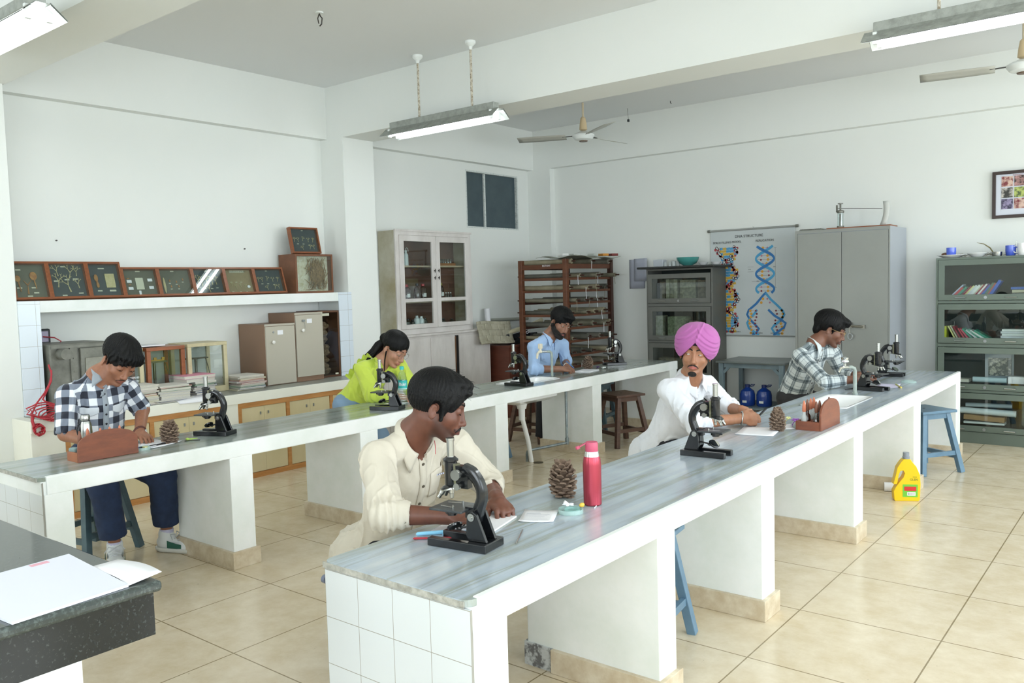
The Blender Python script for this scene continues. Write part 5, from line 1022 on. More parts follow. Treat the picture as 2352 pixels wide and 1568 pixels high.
# ---------------------------------------------------------------- flasks and bottles
M_redm=mat('red_metallic','b04453',.32,.7); M_stl=mat('stainless','a8a9a6',.22,1); M_pkp=mat('pink_plastic','c4526f',.45); M_silv=mat('silver_band','d5d8d6',.25,.8)
t=thing('flask','red metallic flask with pink lid and strap on the front bench','flask',(-1.785,2.71,ZT+.0005))
m=MB();m.lathe([(.032,0),(.0355,.004),(.036,.16),(.034,.18),(.031,.192)],n=32);m.obj('body',M_redm,t)
m=MB();m.lathe([(.0295,.19),(.0265,.212)],n=28);m.obj('band',M_silv,t);m=MB();m.lathe([(.0245,.211),(.025,.213),(.025,.243),(.023,.248)],n=26);m.obj('lid',M_pkp,t)
m=MB();m.beam((-.018,-.015,.244),(-.040,-.034,.228),.016,.004);m.cyl((-.043,-.036,.232),(-.04,-.034,.222),.009,n=10);m.obj('strap',M_pkp,t)
t=thing('flask','brushed steel flask with dark strap behind the rear wooden rack','flask',(-4.905,2.215,ZT+.0005)) if False else thing('flask','brushed steel flask with dark strap behind the rear wooden rack','flask',(-4.80,2.135,ZT+.0005))
m=MB();m.lathe([(.03,0),(.033,.004),(.034,.10),(.031,.15),(.025,.172)],n=30);m.obj('body',M_stl,t);m=MB();m.lathe([(.022,.172),(.022,.18),(.0245,.182),(.0245,.20),(.021,.208)],n=26);m.obj('lid',M_stl,t)
m=MB();m.tube([(.0,-.025,.17),(-.01,-.037,.15),(-.012,-.045,.13),(-.008,-.042,.10),(.0,-.036,.12)],.005,6,closed=True);m.cyl((0,0,.171),(0,0,.176),.0255,n=24);m.obj('strap',M_dk,t)
M_pet=glass('clear_plastic','eef6f4',.05,.8); M_teal=mat('teal_label','2fb3b0',.35)
t=thing('water_bottle','clear ribbed plastic water bottle with teal label and cap','bottle',(-4.475,4.28,ZT+.0005))
pr=[(.030,0),(.036,.006)];z=.012
for i in range(7): pr+=[(.0365,z),(.0345,z+.007),(.0365,z+.014)];z+=.0175
pr+=[(.037,.137),(.037,.195),(.0355,.20),(.034,.215),(.024,.245),(.013,.262),(.013,.275)]
m=MB();m.lathe(pr,n=28,capt=False);m.obj('body',M_pet,t,smooth=60)
m=MB();m.lathe([(.0375,.138),(.0375,.193)],n=28,capb=False,capt=False);m.obj('label_wrap',M_teal,t);m=MB();m.lathe([(.016,.272),(.016,.293),(.014,.296)],n=18);m.obj('cap',M_teal,t);m=MB();m.lathe([(.0375,.128),(.0375,.137)],n=28,capb=False,capt=False);m.obj('neck_band',mat('pale_teal','9fd9d5',.4),t)
for i,ch in enumerate('Bisleri'):
    a=-.94-.62+i*.21+.35; text(ch,.034,(.0384*cos(a),.0384*sin(a),.166),(radians(90),0,a+radians(90)),M_pap,t,ext=.0002)
M_yel=mat('yellow_plastic','f2c711',.3); M_lg=mat('label_green','6fbf3f',.4); M_lr=mat('label_red','cf2b2b',.4); M_gcap=mat('grey_cap','8f96a0',.4)
t=thing('cleaner_bottle','yellow floor cleaner bottle with grey cap standing on the floor','bottle',(-1.50,6.33,.0005),radians(28))
m=MB();out=[(-.085,.01),(-.08,.0),(.075,.0),(.085,.01),(.09,.12),(.085,.19),(.06,.25),(.035,.28),(.022,.30),(-.022,.30),(-.04,.28),(-.065,.24),(-.075,.19),(-.09,.13),(-.092,.125),(-.09,.12),(-.068,.12),(-.062,.14),(-.056,.185),(-.045,.215),(-.025,.22),(-.015,.20),(-.025,.17),(-.055,.13),(-.075,.10),(-.09,.07)]
m.prism(out,-.032,.032,'y');m.obj('body',M_yel,t,bevel=.009,smooth=60)
m=MB();m.lathe([(.024,.299),(.024,.315),(.021,.317),(.021,.345)],n=18);m.obj('cap',M_gcap,t)
m=MB();m.box(-.03,-.0335,.03,.07,-.0325,.12);m.obj('green_label',M_lg,t,smooth=0);m=MB();m.box(-.02,-.0345,.075,.06,-.0336,.105);m.obj('red_panel',M_lr,t,smooth=0);m=MB();m.box(0,-.0345,.04,.055,-.0336,.065);m.obj('barcode_panel',M_pap,t,smooth=0)
m=MB()
for i in range(10): m.box(.005+i*.0045,-.0352,.045,.0068+i*.0045,-.0347,.062)
m.obj('barcode',M_blk,t,smooth=0)
text('GLEN',.022,(.045,-.0335,.155),(radians(90),0,0),mat('label_text_green','3c7d2c',.5),t,ext=.0003);text('citrus',.012,(.05,-.0335,.175),(radians(90),0,0),MATS['label_text_green'],t,ext=.0003)
t=thing('paper_towel_roll','white paper roll lying on the floor behind the yellow bottle','paper roll',(-1.60,6.55,.034),radians(18))
m=MB();m.tube([(-.10,0,0),(.085,0,0)],.033,20);m.obj('roll',M_pap,t);m=MB();m.tube([(.085,0,0),(.11,0,0)],[.02,.014],12);m.box(.10,-.006,-.022,.112,.006,.022);m.obj('blue_cap',mat('blue_plastic_cap','2b4fae',.35),t)
# ---------------------------------------------------------------- wooden reagent racks
M_rkw=mat('red_brown_rack_wood','8a4d33',.4,noise=7,col2='74402c',stretch=(2,1,4)); M_rkl=mat('orange_wood','a9643d',.4,noise=6,col2='955434')
M_bulb=mat('orange_rubber_bulb','cf7d5e',.5); M_bulb2=mat('brown_rubber_bulb','7d4f3c',.5)
def rack(x,y0,y1,w,hh,label):
    t=thing('reagent_rack',label,'rack',(x,(y0+y1)/2,ZT+.0005));L=(y1-y0)/2
    arc=[(-L,0)]+[(L,0),(L,.07)]+[(L*cos(a),.075+(hh-.075)*sin(a)**.8) for a in [k*pi/16 for k in range(1,16)]]+[(-L,.07)]
    m=MB();m.prism(arc,-.012,0,'x');m.obj('arched_panel',M_rkw,t,smooth=0,bevel=.002)
    m=MB();m.box(-w,-L,0,-.012,L,.012);m.box(-w,-L,.012,-w+.01,L,.05);m.box(-w,-L,.012,-.012,-L+.01,.05);m.box(-w,L-.01,.012,-.012,L,.05)
    for k in range(1,6): m.box(-w+.01,-L+k*2*L/6-.003,.012,-.012,-L+k*2*L/6+.003,.046)
    m.box(-w*.52-.003,-L+.01,.012,-w*.52+.003,L-.01,.046);m.obj('box_frame',M_rkl if x<-4 else M_rkw,t,smooth=0)
    return t
rack(-4.49,1.95,2.275,.13,.155,'arched wooden reagent rack on the near end of the rear bench')
rack(-1.56,4.71,5.04,.145,.168,'arched wooden reagent rack on the front bench before the sink')
def dropper(x,y,dark,label,grp,h=.15):
    t=thing('dropper_bottle',label,'bottle',(x,y,ZT+.013),0,grp)
    m=MB();m.lathe([(.017,0),(.018,.004),(.018,.055),(.009,.07),(.009,.085)],n=16);m.obj('body',M_amb if dark==2 else (M_jar if dark else mat('milky_glass','dfe6e4',.2,alpha=.6)),t)
    m=MB();m.lathe([(.0075,.083),(.0105,.09),(.0105,.112),(.008,.13),(.0045,.145),(.001,.15)],n=14);m.obj('rubber_bulb',M_bulb2 if dark else M_bulb,t)
G='dropper bottles in the rack on the front bench'
for dx,dy,k,l in((-.115,.055,0,'clear dropper bottle with orange bulb at the near corner of the rack'),(-.045,.055,1,'dropper bottle with brown bulb close behind the arched panel'),(-.115,.165,0,'clear dropper bottle with orange bulb, second from the near end'),(-.045,.11,2,'dark dropper bottle beside the arched panel'),(-.115,.22,0,'dropper bottle with orange bulb in the middle of the rear row'),(-.045,.275,1,'dropper bottle whose bulb rises behind the top of the arch'),(-.115,.11,2,'dark dropper bottle in the rear row of the rack')): dropper(-1.56+dx,4.71+dy,k,l,G)
G='dropper bottles in the rack on the rear bench'
for dx,dy,k,l in((-.04,.03,1,'dropper bottle standing at the near end of the rear rack'),(-.04,.14,0,'dropper bottle, first orange bulb over the rear arch'),(-.04,.19,0,'dropper bottle, second orange bulb over the rear arch'),(-.04,.245,0,'dropper bottle, third orange bulb over the rear arch'),(-.1,.10,0,'dropper bottle behind the left shoulder of the rear arch')): dropper(-4.49+dx,1.95+dy,k,l,G,)
for y,z,l in((2.93,2.055,'small dark nail in the left wall above the shelf'),(4.62,2.02,'tiny dark nail in the left wall near the stacked cases')):
    m=MB();m.cyl((XL,y,z),(XL+.015,y,z),.006,n=8);tag(m.obj('wall_nail',M_iron),l,'nail')
m=MB();m.cyl((-2.15,1.69,.665),(-2.165,1.69,.665),.014,n=12);tag(m.obj('round_knob',mat('dull_blue_knob','6b7286',.4)),'small dull blue round knob on the left side of the front bench end','knob')
tag(MB().cbox((-4.59,1.975,ZT+.055),(.05,.035,.03),Rz(.3)).obj('glass_stopper',mat('pale_teal_glass','8fa9a8',.2,alpha=.8),bevel=.008),'pale greenish glass lump at the open end of the rear rack','glass piece')
# ---------------------------------------------------------------- petri dishes, papers, pens
M_pgl=mat('petri_glass','c3ded9',.05,alpha=.5,coat=.5); M_ptw=mat('petri_water','a9d3cc',.1,alpha=.5)
def petri(x,y,r,label,lid=True):
    t=thing('petri_dish',label,'dish',(x,y,ZT+.0005))
    m=MB();m.lathe([(r,0),(r,.016),(r-.002,.016),(r-.002,.002),(0,.0018)],n=36,capt=False);m.obj('dish',M_pgl,t)
    return t
t=petri(-1.79,2.565,.048,'glass petri dish holding a white flower and a yellow piece')
m=MB();m.lathe([(.0305,0),(.0305,.014),(.029,.014),(.029,.002),(0,.0018)],(.010,-.004,.003),30,capt=False);m.obj('inner_dish',M_ptw,t)
m=MB()
for a in range(5): m.ell((-.018+.012*cos(a*1.257),.012+.012*sin(a*1.257),.026),(.013,.007,.003),Rz(a*1.257),10,6)
m.tube([(-.018,.012,.026),(-.03,.0,.036)],[.005,.008],8);tag(m.obj('white_flower',mat('white_petal','f4f5f8',.5),loc=(-1.79,2.565,ZT+.0005)),'white flower lying in the petri dish on the front bench','flower')
m=MB();m.ell((0,0,0),(.009,.014,.009));tag(m.obj('yellow_piece',mat('yellow_rind','e3bb4a',.5),loc=(-1.77,2.612,ZT+.022)),'small yellow piece lying in the petri dish rim','fruit piece')
petri(-4.56,2.33,.045,'glass petri dish half hidden beside the rear arched rack')
m=MB();m.lathe([(.06,.0),(.055,.012),(.03,.022),(0,.025)],n=28,capb=False,capt=False);tag(m.obj('watch_glass',M_pgl,loc=(-1.70,7.25,ZT+.0005)),'upturned watch glass near the far end of the front bench','dish')
def sheet(x,y,w,h,rz,label,mm=None,name='paper_sheet',z=0,curl=.004):
    m=MB();m.grid(lambda u,v:((u-.5)*w,(v-.5)*h,.001+curl*abs(2*u-1)**3*abs(2*v-1)**2),7,7);o=m.obj(name,mm or M_pap,loc=(x,y,ZT+.0006+z),solid=.0006);o.rotation_euler=(0,0,rz);return tag(o,label,'paper')
s1_=sheet(-1.86,2.455,.13,.16,.5,'white written sheet under the hand, left of the petri dish')
m=MB();rr=random.Random(1)
for i in range(11): m.box(-.05,-.06+i*.011,.0028,.03+rr.uniform(-.03,.02),-.0592+i*.011,.0031)
m.obj('handwriting',mat('pencil_grey','8f929c',.6),s1_,smooth=0)
def pad(x,y,w,h,th,rz,label): return tag(MB().cbox((0,0,th/2),(w,h,th)).obj('notepad',M_pap,loc=(x,y,ZT+.0006),smooth=0),label,'notepad')
o=pad(-1.99,2.24,.21,.28,.006,.35,'white notepad under the forearm of the man in cream');o.rotation_euler=(0,0,.25)
o=pad(-4.60,6.92,.17,.24,.008,0,'white notebook under the pen of the man in light blue');o.rotation_euler=(0,0,.15)
sheet(-1.86,4.55,.21,.28,.2,'white lilac sheet under the hands of the man in the turban',curl=.002)
sheet(-1.80,4.75,.12,.16,.5,'white sheet beneath the open pine cone')
sheet(-4.66,2.45,.21,.24,.3,'white sheets under the watch hand by the rear rack');sheet(-4.63,2.40,.10,.12,.8,'small overlapping sheet beside the rear petri dish',z=.004)
sheet(-4.62,4.33,.15,.20,.2,'white sheet under the hands of the woman in lime');sheet(-1.78,6.95,.16,.26,.15,'white sheet behind the nearer far microscope',mat('lilac_paper','d9d4ee',.6))
def pen(a,b,r,mm,label,cap=None,name='pen',z=0,cat='pen',tip=None):
    t=thing(name,label,cat,(a[0],a[1],ZT+.0008+r+z));v=Vector((b[0]-a[0],b[1]-a[1],(b[2] if len(b)>2 else 0)));m=MB();m.tube([(0,0,0),v*.97,v],[r,r,r*.4],10);m.obj('barrel',mm,t)
    if cap: m=MB();m.tube([-v*.02,v*.3],r*1.25,10);m.obj('cap',cap,t)
    return t
M_lb=mat('light_blue_pen','8fd0f0',.35); M_bkp=mat('black_pen','17181c',.3)
pen((-1.955,2.155),(-2.07,2.02),.007,M_lb,'light blue pen with white cap behind the front microscope',M_pap)
pen((-1.90,2.20),(-1.99,2.07),.006,M_lb,'second light blue pen lying parallel to the first')
pen((-1.90,2.10),(-2.05,1.985),.004,M_red,'red pencil lying in front of the light blue pens',None,'pencil',cat='pencil')
pen((-1.80,2.28),(-1.72,2.14),.0025,M_nick,'thin steel needle to the right of the front microscope base',None,'needle',cat='needle')
pen((-1.76,2.70),(-1.745,2.66),.002,M_pap,'tiny white stick in front of the red flask',None,'stick',cat='stick')
pen((-4.60,2.26),(-4.60,2.50),.005,M_bkp,'black pen lying between the rear rack and the pine cone',mat('blue_cap','35508f',.3))
pen((-1.93,6.70),(-1.99,6.55),.004,M_bkp,'dark pen lying by the cuff of the man in grey plaid');pen((-1.66,6.85),(-1.75,7.05),.005,mat('yellow_green_pen','d9e070',.4),'yellow highlighter lying near the far petri dish',mat('yellow_cap2','e9d36a',.4))
tag(MB().cbox((0,0,.004),(.03,.018,.008)).obj('eraser',mat('pale_yellow','e6dc9a',.5),loc=(-4.585,2.36,ZT+.003),smooth=0),'tiny pale yellow block on the papers by the rear rack','eraser')
M_ppl=mat('purple_petal','a45cc4',.5); M_yfl=mat('pale_yellow_petal','dfe09a',.5)
def flower(x,y,mm,label,s=1,z=.04):
    m=MB()
    for a in range(5): m.ell((.014*s*cos(a*1.257),.014*s*sin(a*1.257),.004*sin(a)),(.014*s,.010*s,.004),Rz(a*1.257),10,6)
    m.tube([(0,0,0),(-.02,.01,-.02),(-.03,.02,-z+.003)],[.004,.0025,.002],6);return tag(m.obj('flower',mm,loc=(x,y,ZT+z)),label,'flower')
flower(-1.735,4.80,M_ppl,'bright purple flower just right of the open pine cone');flower(-1.72,4.83,M_ppl,'smaller purple flower behind the first one',.8,.025);flower(-1.765,4.76,M_yfl,'pale yellow bud between pine cone and purple flower',.6,.055)
flower(-4.62,7.16,mat('violet_petal','4a2b6b',.5),'dark violet flower beside the far pine cone',.7,.02);flower(-4.56,7.18,mat('white_petal2','eef1ee',.5),'crumpled white flower right of the far pine cone',.9,.015)
m=MB();m.ell((0,0,.008),(.014,.01,.008));m.tube([(0,0,.006),(.01,.06,.005)],[.006,.002],6);tag(m.obj('flower_stalk',mat('green_stalk','a9c95c',.5),loc=(-4.60,2.63,ZT+.0005)),'white and green flower stalk right of the rear pine cone','flower')
pen((-4.58,2.60),(-4.53,2.67),.0025,M_bkp,'thin dark stem lying right of the rear pine cone',None,'stem',cat='stem')
# papers on the granite bench
ZG=.9006
def gsheet(pts,label,th,name='paper_stack'):
    m=MB();m.prism(pts,0,th,'z');o=m.obj(name,mat('bluish_paper','e3e5f2',.5),loc=(0,0,ZG),smooth=0);return tag(o,label,'paper')
o=gsheet([(-2.33,.66),(-1.955,.69),(-1.972,.955),(-2.35,.98)],'stack of white papers with a red stamp on the granite bench',.006)
x_=MB();x_.cbox((-2.326,.895,.0064),(.02,.045,.0004));x_.obj('red_stamp',mat('faded_red_stamp','e3a9b8',.6),o,smooth=0)
sh_=MB();sh_.grid(lambda u,v:(-2.20+.225*u,.955+.085*v+.01*sin(3*u),.0012+.010*(u*v)+.004*sin(3*u)),8,4);tag(sh_.obj('curled_sheet',M_pap,loc=(0,0,ZG),solid=.0008),'curled white sheet behind the stamped paper stack','paper')
# ---------------------------------------------------------------- people: bodies grown from distance fields, one skin surface each
A32=lambda v: np.array(v,dtype=np.float32)
def smin(a,b,k):
    h=np.clip(.5+.5*(b-a)/k,0,1); return b+(a-b)*h-k*h*(1-h)
def smax(a,b,k): return -smin(-a,-b,k)
def capd(P,a,b,ra,rb):
    a=A32(a);b=A32(b);ab=b-a;t=np.clip(((P-a)@ab)/float(ab@ab+1e-12),0,1)
    return np.linalg.norm(P-a-t[:,None]*ab,axis=1)-(ra+(rb-ra)*t)
def elld(P,c,r,R=None):
    q=P-A32(c)
    if R is not None: q=q@A32(R)
    r=A32(r);k0=np.linalg.norm(q/r,axis=1);k1=np.linalg.norm(q/(r*r),axis=1);return k0*(k0-1)/np.maximum(k1,1e-6)
def fcap(P,a,b,ra,rb,f,flat):
    # capsule squashed along the unit direction f
    a=A32(a);b=A32(b);f=A32(f);S=np.eye(3,dtype=np.float32)+np.outer(f,f)*(1/flat-1)
    return capd((P-a)@S,(0,0,0),(b-a)@S,ra,rb)*(.5+.5*flat)
class Fld:
    def __init__(s): s.it=[]
    def add(s,fn,c,rad,k=.01,op=0): s.it.append((fn,A32(c),rad,k,op)); return s
    def cap(s,a,b,ra,rb=None,k=.02,op=0):
        rb=ra if rb is None else rb; a=A32(a);b=A32(b);c=(a+b)/2; return s.add(lambda P:capd(P,a,b,ra,rb),c,float(np.linalg.norm(a-b))/2+max(ra,rb),k,op)
    def ell(s,c,r,R=None,k=.02,op=0): return s.add(lambda P:elld(P,c,r,R),c,max(r),k,op)
    def __call__(s,P):
        d=np.full(len(P),9.,dtype=np.float32)
        for fn,c,rad,k,op in s.it:
            m=np.einsum('ij,ij->i',P-c,P-c)<(rad+.075)**2
            if not m.any(): continue
            v=fn(P[m]).astype(np.float32)
            d[m]=smin(d[m],v,k) if op==0 else smax(d[m],-v if op==1 else v,k)
        return d
def polygonise(F,lo,hi,h,B=8):
    lo=np.array(lo,dtype=np.float64);nb=np.ceil((np.array(hi)-lo)/(h*B)).astype(int)
    I=np.stack(np.meshgrid(*[np.arange(n) for n in nb],indexing='ij'),-1).reshape(-1,3)
    cen=(lo+(I+.5)*h*B).astype(np.float32); d=F(cen); act=I[np.abs(d)<h*B*.87*1.35+.012]
    g=np.arange(B+1);G=np.stack(np.meshgrid(g,g,g,indexing='ij'),-1).reshape(-1,3)
    n=len(act);V=np.empty((n,(B+1)**3),dtype=np.float32)
    for i in range(0,n,1500):
        pts=(lo+(act[i:i+1500,None,:]*B+G[None])*h).reshape(-1,3).astype(np.float32);V[i:i+1500]=F(pts).reshape(-1,(B+1)**3)
    V=V.reshape(n,B+1,B+1,B+1);V[np.abs(V)<1e-7]=1e-7
    s=V<0;corn=[(i,j,k) for i in(0,1) for j in(0,1) for k in(0,1)]
    cs=sum(s[:,i:i+B,j:j+B,k:k+B].astype(np.int8) for i,j,k in corn);actc=(cs>0)&(cs<8)
    bi,x,y,z=np.nonzero(actc);acc=np.zeros((len(bi),3));cnt=np.zeros(len(bi))
    for a in corn:
        for ax in range(3):
            if a[ax]: continue
            b=list(a);b[ax]=1;va=V[bi,x+a[0],y+a[1],z+a[2]];vb=V[bi,x+b[0],y+b[1],z+b[2]];m=(va<0)!=(vb<0);t=va/(va-vb+1e-20)
            p=np.array(a,float)[None]+np.eye(3)[ax][None]*t[:,None];acc[m]+=p[m];cnt+=m
    cell=act[bi]*B+np.stack([x,y,z],1);pos=lo+(cell+acc/cnt[:,None])*h
    N=(nb*B+2).astype(np.int64);key=lambda c:(c[:,0].astype(np.int64)*N[1]+c[:,1])*N[2]+c[:,2]
    K=key(cell);o=np.argsort(K);Ks=K[o];pos=pos[o];faces=[]
    for ax in range(3):
        e=[0,0,0];e[ax]=1;v0=s[:,:B,:B,:B];v1=s[:,e[0]:B+e[0],e[1]:B+e[1],e[2]:B+e[2]];m=v0!=v1
        bi,x,y,z=np.nonzero(m);c=act[bi]*B+np.stack([x,y,z],1);inside=v0[bi,x,y,z]
        u=np.zeros(3,int);w=np.zeros(3,int);u[(ax+1)%3]=1;w[(ax+2)%3]=1
        ids=[];ok=np.ones(len(c),bool)
        for dd in(0*u,u,u+w,w):
            q=key(c-dd);j=np.searchsorted(Ks,q);j=np.minimum(j,len(Ks)-1);ok&=(Ks[j]==q)&((c-dd).min(1)>=0);ids.append(j)
        f=np.stack(ids,1);f[~inside]=f[~inside][:,::-1];faces.append(f[ok])
    return pos,np.concatenate(faces)
def sdfmesh(name,F,lo,hi,h,m,parent,root,smooth_it=1,paint=None,uvfn=None):
    v,f=polygonise(F,lo,hi,h)
    if smooth_it:
        e=np.concatenate([f[:,[0,1]],f[:,[1,2]],f[:,[2,3]],f[:,[3,0]]])
        for _ in range(smooth_it):
            acc=np.zeros_like(v);cn=np.zeros(len(v))
            for a,b in((0,1),(1,0)):
                for ax in range(3): acc[:,ax]+=np.bincount(e[:,a],weights=v[e[:,b],ax],minlength=len(v))
                cn+=np.bincount(e[:,a],minlength=len(v))
            v=v*.45+.55*acc/np.maximum(cn,1)[:,None]
    me=bpy.data.meshes.new(name);loc=np.array(root,float)
    me.vertices.add(len(v));me.vertices.foreach_set('co',(v-loc).astype(np.float32).ravel())
    me.loops.add(len(f)*4);me.loops.foreach_set('vertex_index',f.astype(np.int32).ravel());me.polygons.add(len(f));me.polygons.foreach_set('loop_start',np.arange(0,len(f)*4,4,dtype=np.int32))
    me.polygons.foreach_set('use_smooth',np.ones(len(f),bool));me.update();me.validate()
    for k in (m if isinstance(m,(list,tuple)) else [m]): me.materials.append(k)
    if paint is not None:
        c=me.color_attributes.new('paint','FLOAT_COLOR','POINT');a=paint(v.astype(np.float32));c.data.foreach_set('color',a.astype(np.float32).ravel())
    if uvfn is not None and len(me.polygons)==len(f):
        u=me.uv_layers.new(name='cloth');u.data.foreach_set('uv',uvfn(v,f).astype(np.float32).ravel())
    o=bpy.data.objects.new(name,me);COL.objects.link(o)
    if parent is not None:o.parent=parent
    else:o.location=root
    return o
def nz(P,s,seed):
    r=np.random.RandomState(seed);d=np.zeros(len(P),dtype=np.float32)
    for i in range(5):
        k=r.normal(size=3);k=k/np.linalg.norm(k)*s*(.6+.9*r.rand());k2=r.normal(size=3)*s*.6
        d+=np.sin(P@A32(k)+1.6*np.sin(P@A32(k2)+r.rand()*6)+r.rand()*6)
    return d/5
def skin_mat(name,col,red):
    m=mat(name,col,.46); b=m.node_tree.nodes['Principled BSDF'];b.inputs['Subsurface Weight'].default_value=.12;b.inputs['Subsurface Radius'].default_value=(.01,.004,.002);b.inputs['Subsurface Scale'].default_value=.6
    at=N(m,'ShaderNodeAttribute');at.attribute_name='paint';n=N(m,'ShaderNodeTexNoise');n.inputs['Scale'].default_value=35;n.inputs['Detail'].default_value=4
    r=N(m,'ShaderNodeValToRGB');r.color_ramp.elements[0].position=.3;r.color_ramp.elements[1].position=.7;r.color_ramp.elements[0].color=(.88,.86,.86,1);r.color_ramp.elements[1].color=(1.05,1.04,1.03,1)
    LK(m,n.outputs[0],r.inputs[0]);mx=N(m,'ShaderNodeMix',data_type='RGBA',blend_type='MULTIPLY');mx.inputs[0].default_value=1;LK(m,at.outputs['Color'],mx.inputs[6]);LK(m,r.outputs[0],mx.inputs[7]);LK(m,mx.outputs[2],b.inputs['Base Color']);return m
M_hair=mat('black_hair','070708',.55,bump=(150,.22),spec=.24); M_hairb=mat('short_beard_hair','17120f',.7,bump=(160,.8))
M_eyew=mat('eye_white','b4aca4',.2); M_iris=mat('dark_iris','1d120c',.08); M_lens=glass('spectacle_lens','fdfefe',0,0); M_gold=mat('thin_gold_rim','b89b6d',.25,1)
class Head:
    def __init__(s,c,f,roll,S,lids='down'):
        s.c=np.array(c,float);f=np.array(f,float);f/=np.linalg.norm(f);u=np.array([0,0,1.])-f*f[2];u/=np.linalg.norm(u)
        l=np.cross(u,f);u,l=u*cos(roll)+l*sin(roll),l*cos(roll)-u*sin(roll);s.R=np.stack([f,l,u],1);s.S=S;s.lids=lids
    def w(s,p): return s.c+s.R@(np.array(p,float)*s.S)
    def l(s,P): return ((P-A32(s.c))@A32(s.R))/s.S
    def fn(s,P): return s.raw(s.l(P))*s.S
    def raw(s,Q):
        g=Q.copy();g[:,1]=np.abs(g[:,1])                       # the face is built on one side and mirrored
        d=elld(g,(-.012,0,.035),(.095,.075,.083))
        d=smin(d,elld(g,(.018,0,-.022),(.066,.060,.083)),.02)
        d=smin(d,capd(g,(-.012,.050,-.045),(.052,.020,-.098),.017,.016),.022)
        d=smin(d,elld(g,(.067,0,-.103),(.019,.022,.016)),.014)
        d=smin(d,elld(g,(.068,0,-.050),(.024,.030,.034)),.014)
        d=smin(d,elld(g,(.052,.038,-.030),(.024,.022,.022)),.018)
        d=smin(d,capd(g,(.083,.008,.022),(.066,.046,.019),.0085,.0075),.012)
        d=smax(d,-elld(g,(.099,.032,.001),(.017,.019,.013)),.012)
        d=smin(d,capd(g,(.084,0,.012),(.100,0,-.036),.0065,.0095),.010)
        d=smin(d,elld(g,(.1035,0,-.040),(.0105,.0105,.0095)),.008)
        d=smin(d,elld(g,(.092,.0125,-.044),(.0105,.0068,.0075)),.006)
        d=smin(d,elld(g,(.070,.032,.001),(.0155,.0165,.0150)),.004)
        if s.lids=='open': d=smax(d,-elld(g,(.090,.032,-.001),(.016,.0125,.0042)),.0012)
        else: d=smax(d,-elld(g,(.090,.032,-.0065),(.012,.013,.0012)),.0015)
        d=smin(d,elld(g,(.082,0,-.068),(.014,.024,.014)),.012)
        d=smin(d,capd(g,(.094,0,-.0655),(.083,.020,-.0695),.0052,.0022),.004)
        d=smin(d,capd(g,(.0925,0,-.0775),(.083,.018,-.0735),.0062,.0022),.004)
        d=smax(d,-capd(g,(.1005,0,-.0712),(.086,.024,-.0712),.0018,.001),.002)
        e=elld(g,(-.012,.079,-.014),(.0165,.0055,.0275),Rz(radians(18)) if False else [[.95,-.31,0],[.31,.95,0],[0,0,1]])
        e=smax(e,-elld(g,(-.007,.086,-.012),(.010,.006,.018)),.004)
        return smin(d,e,.006)
    def paint(s,P,skin,lip,stub=None,amt=0,brow=True):
        Q=s.l(P);Q=Q.copy();Q[:,1]=np.abs(Q[:,1]);n=len(P);c=np.tile(A32(list(rgb(skin)[:3])+[1]),(n,1))
        near=np.linalg.norm(Q,axis=1)<.16
        def blend(mask,col):
            col=A32(rgb(col)[:3]);c[:,:3]=c[:,:3]*(1-mask[:,None])+col*mask[:,None]
        ml=np.clip(1.6-np.maximum(np.abs(Q[:,2]+.0715)/.0082,np.abs(Q[:,1])/.0235)*1.1,0,1)*(Q[:,0]>.078)*near
        if stub is not None:
            d=Q[:,2]+.028+.50*np.clip(Q[:,0],0,.09);ms=np.clip(-d/.014,0,1)*np.clip((Q[:,0]+.012)/.02,0,1)*np.clip((Q[:,2]+.128)/.025,0,1)*near
            mu=np.clip(1.4-np.abs((Q[:,2]+.059+.25*Q[:,1])/.006),0,1)*(Q[:,1]<.03)*(Q[:,0]>.075)*near
            blend(np.maximum(ms*amt,mu*min(1,amt*1.7)),stub)
        blend(ml*.8,lip)
        return c
def person(name,label,h,lo,hi,head,J,skin,lip,body_extra,hands,stub=None,amt=0,neckr=.052):
    root=(J['pel'][0],J['pel'][1],0.0)
    F=Fld();S=head.S
    F.add(head.fn,head.c,.135*S,.02)
    nb=head.w((-.022,0,-.045));F.cap(nb,np.array(J['neck']),neckr*S*.98,neckr*S*1.12,.03)
    tor=np.array(J['pel'])+ (np.array(J['neck'])-np.array(J['pel']))*.72
    F.cap(J['pel'],tor,.09,.10,.03);F.cap(J['sR'],J['sL'],.035,.035,.03);F.cap(tor,J['neck'],.08,.055,.04)
    for q in 'RL':
        F.cap(J['s'+q],J['e'+q],.046,.040,.02);F.cap(J['e'+q],J['w'+q],.041,.026*S*.98,.02)
        if 'k'+q in J: F.cap(J['pel'],J['k'+q],.08,.055,.03);F.cap(J['k'+q],J['a'+q],.052,.032,.02);F.cap(J['a'+q],J['t'+q],.030,.022,.02)
    for hd in hands: hd(F)
    for e in body_extra: e(F)
    m=skin_mat('skin_'+name,skin,lip)
    o=sdfmesh('person',F,lo,hi,h,m,None,root,1,paint=lambda P:head.paint(P,skin,lip,stub,amt))
    tag(o,label,'person',None); return o,F,root
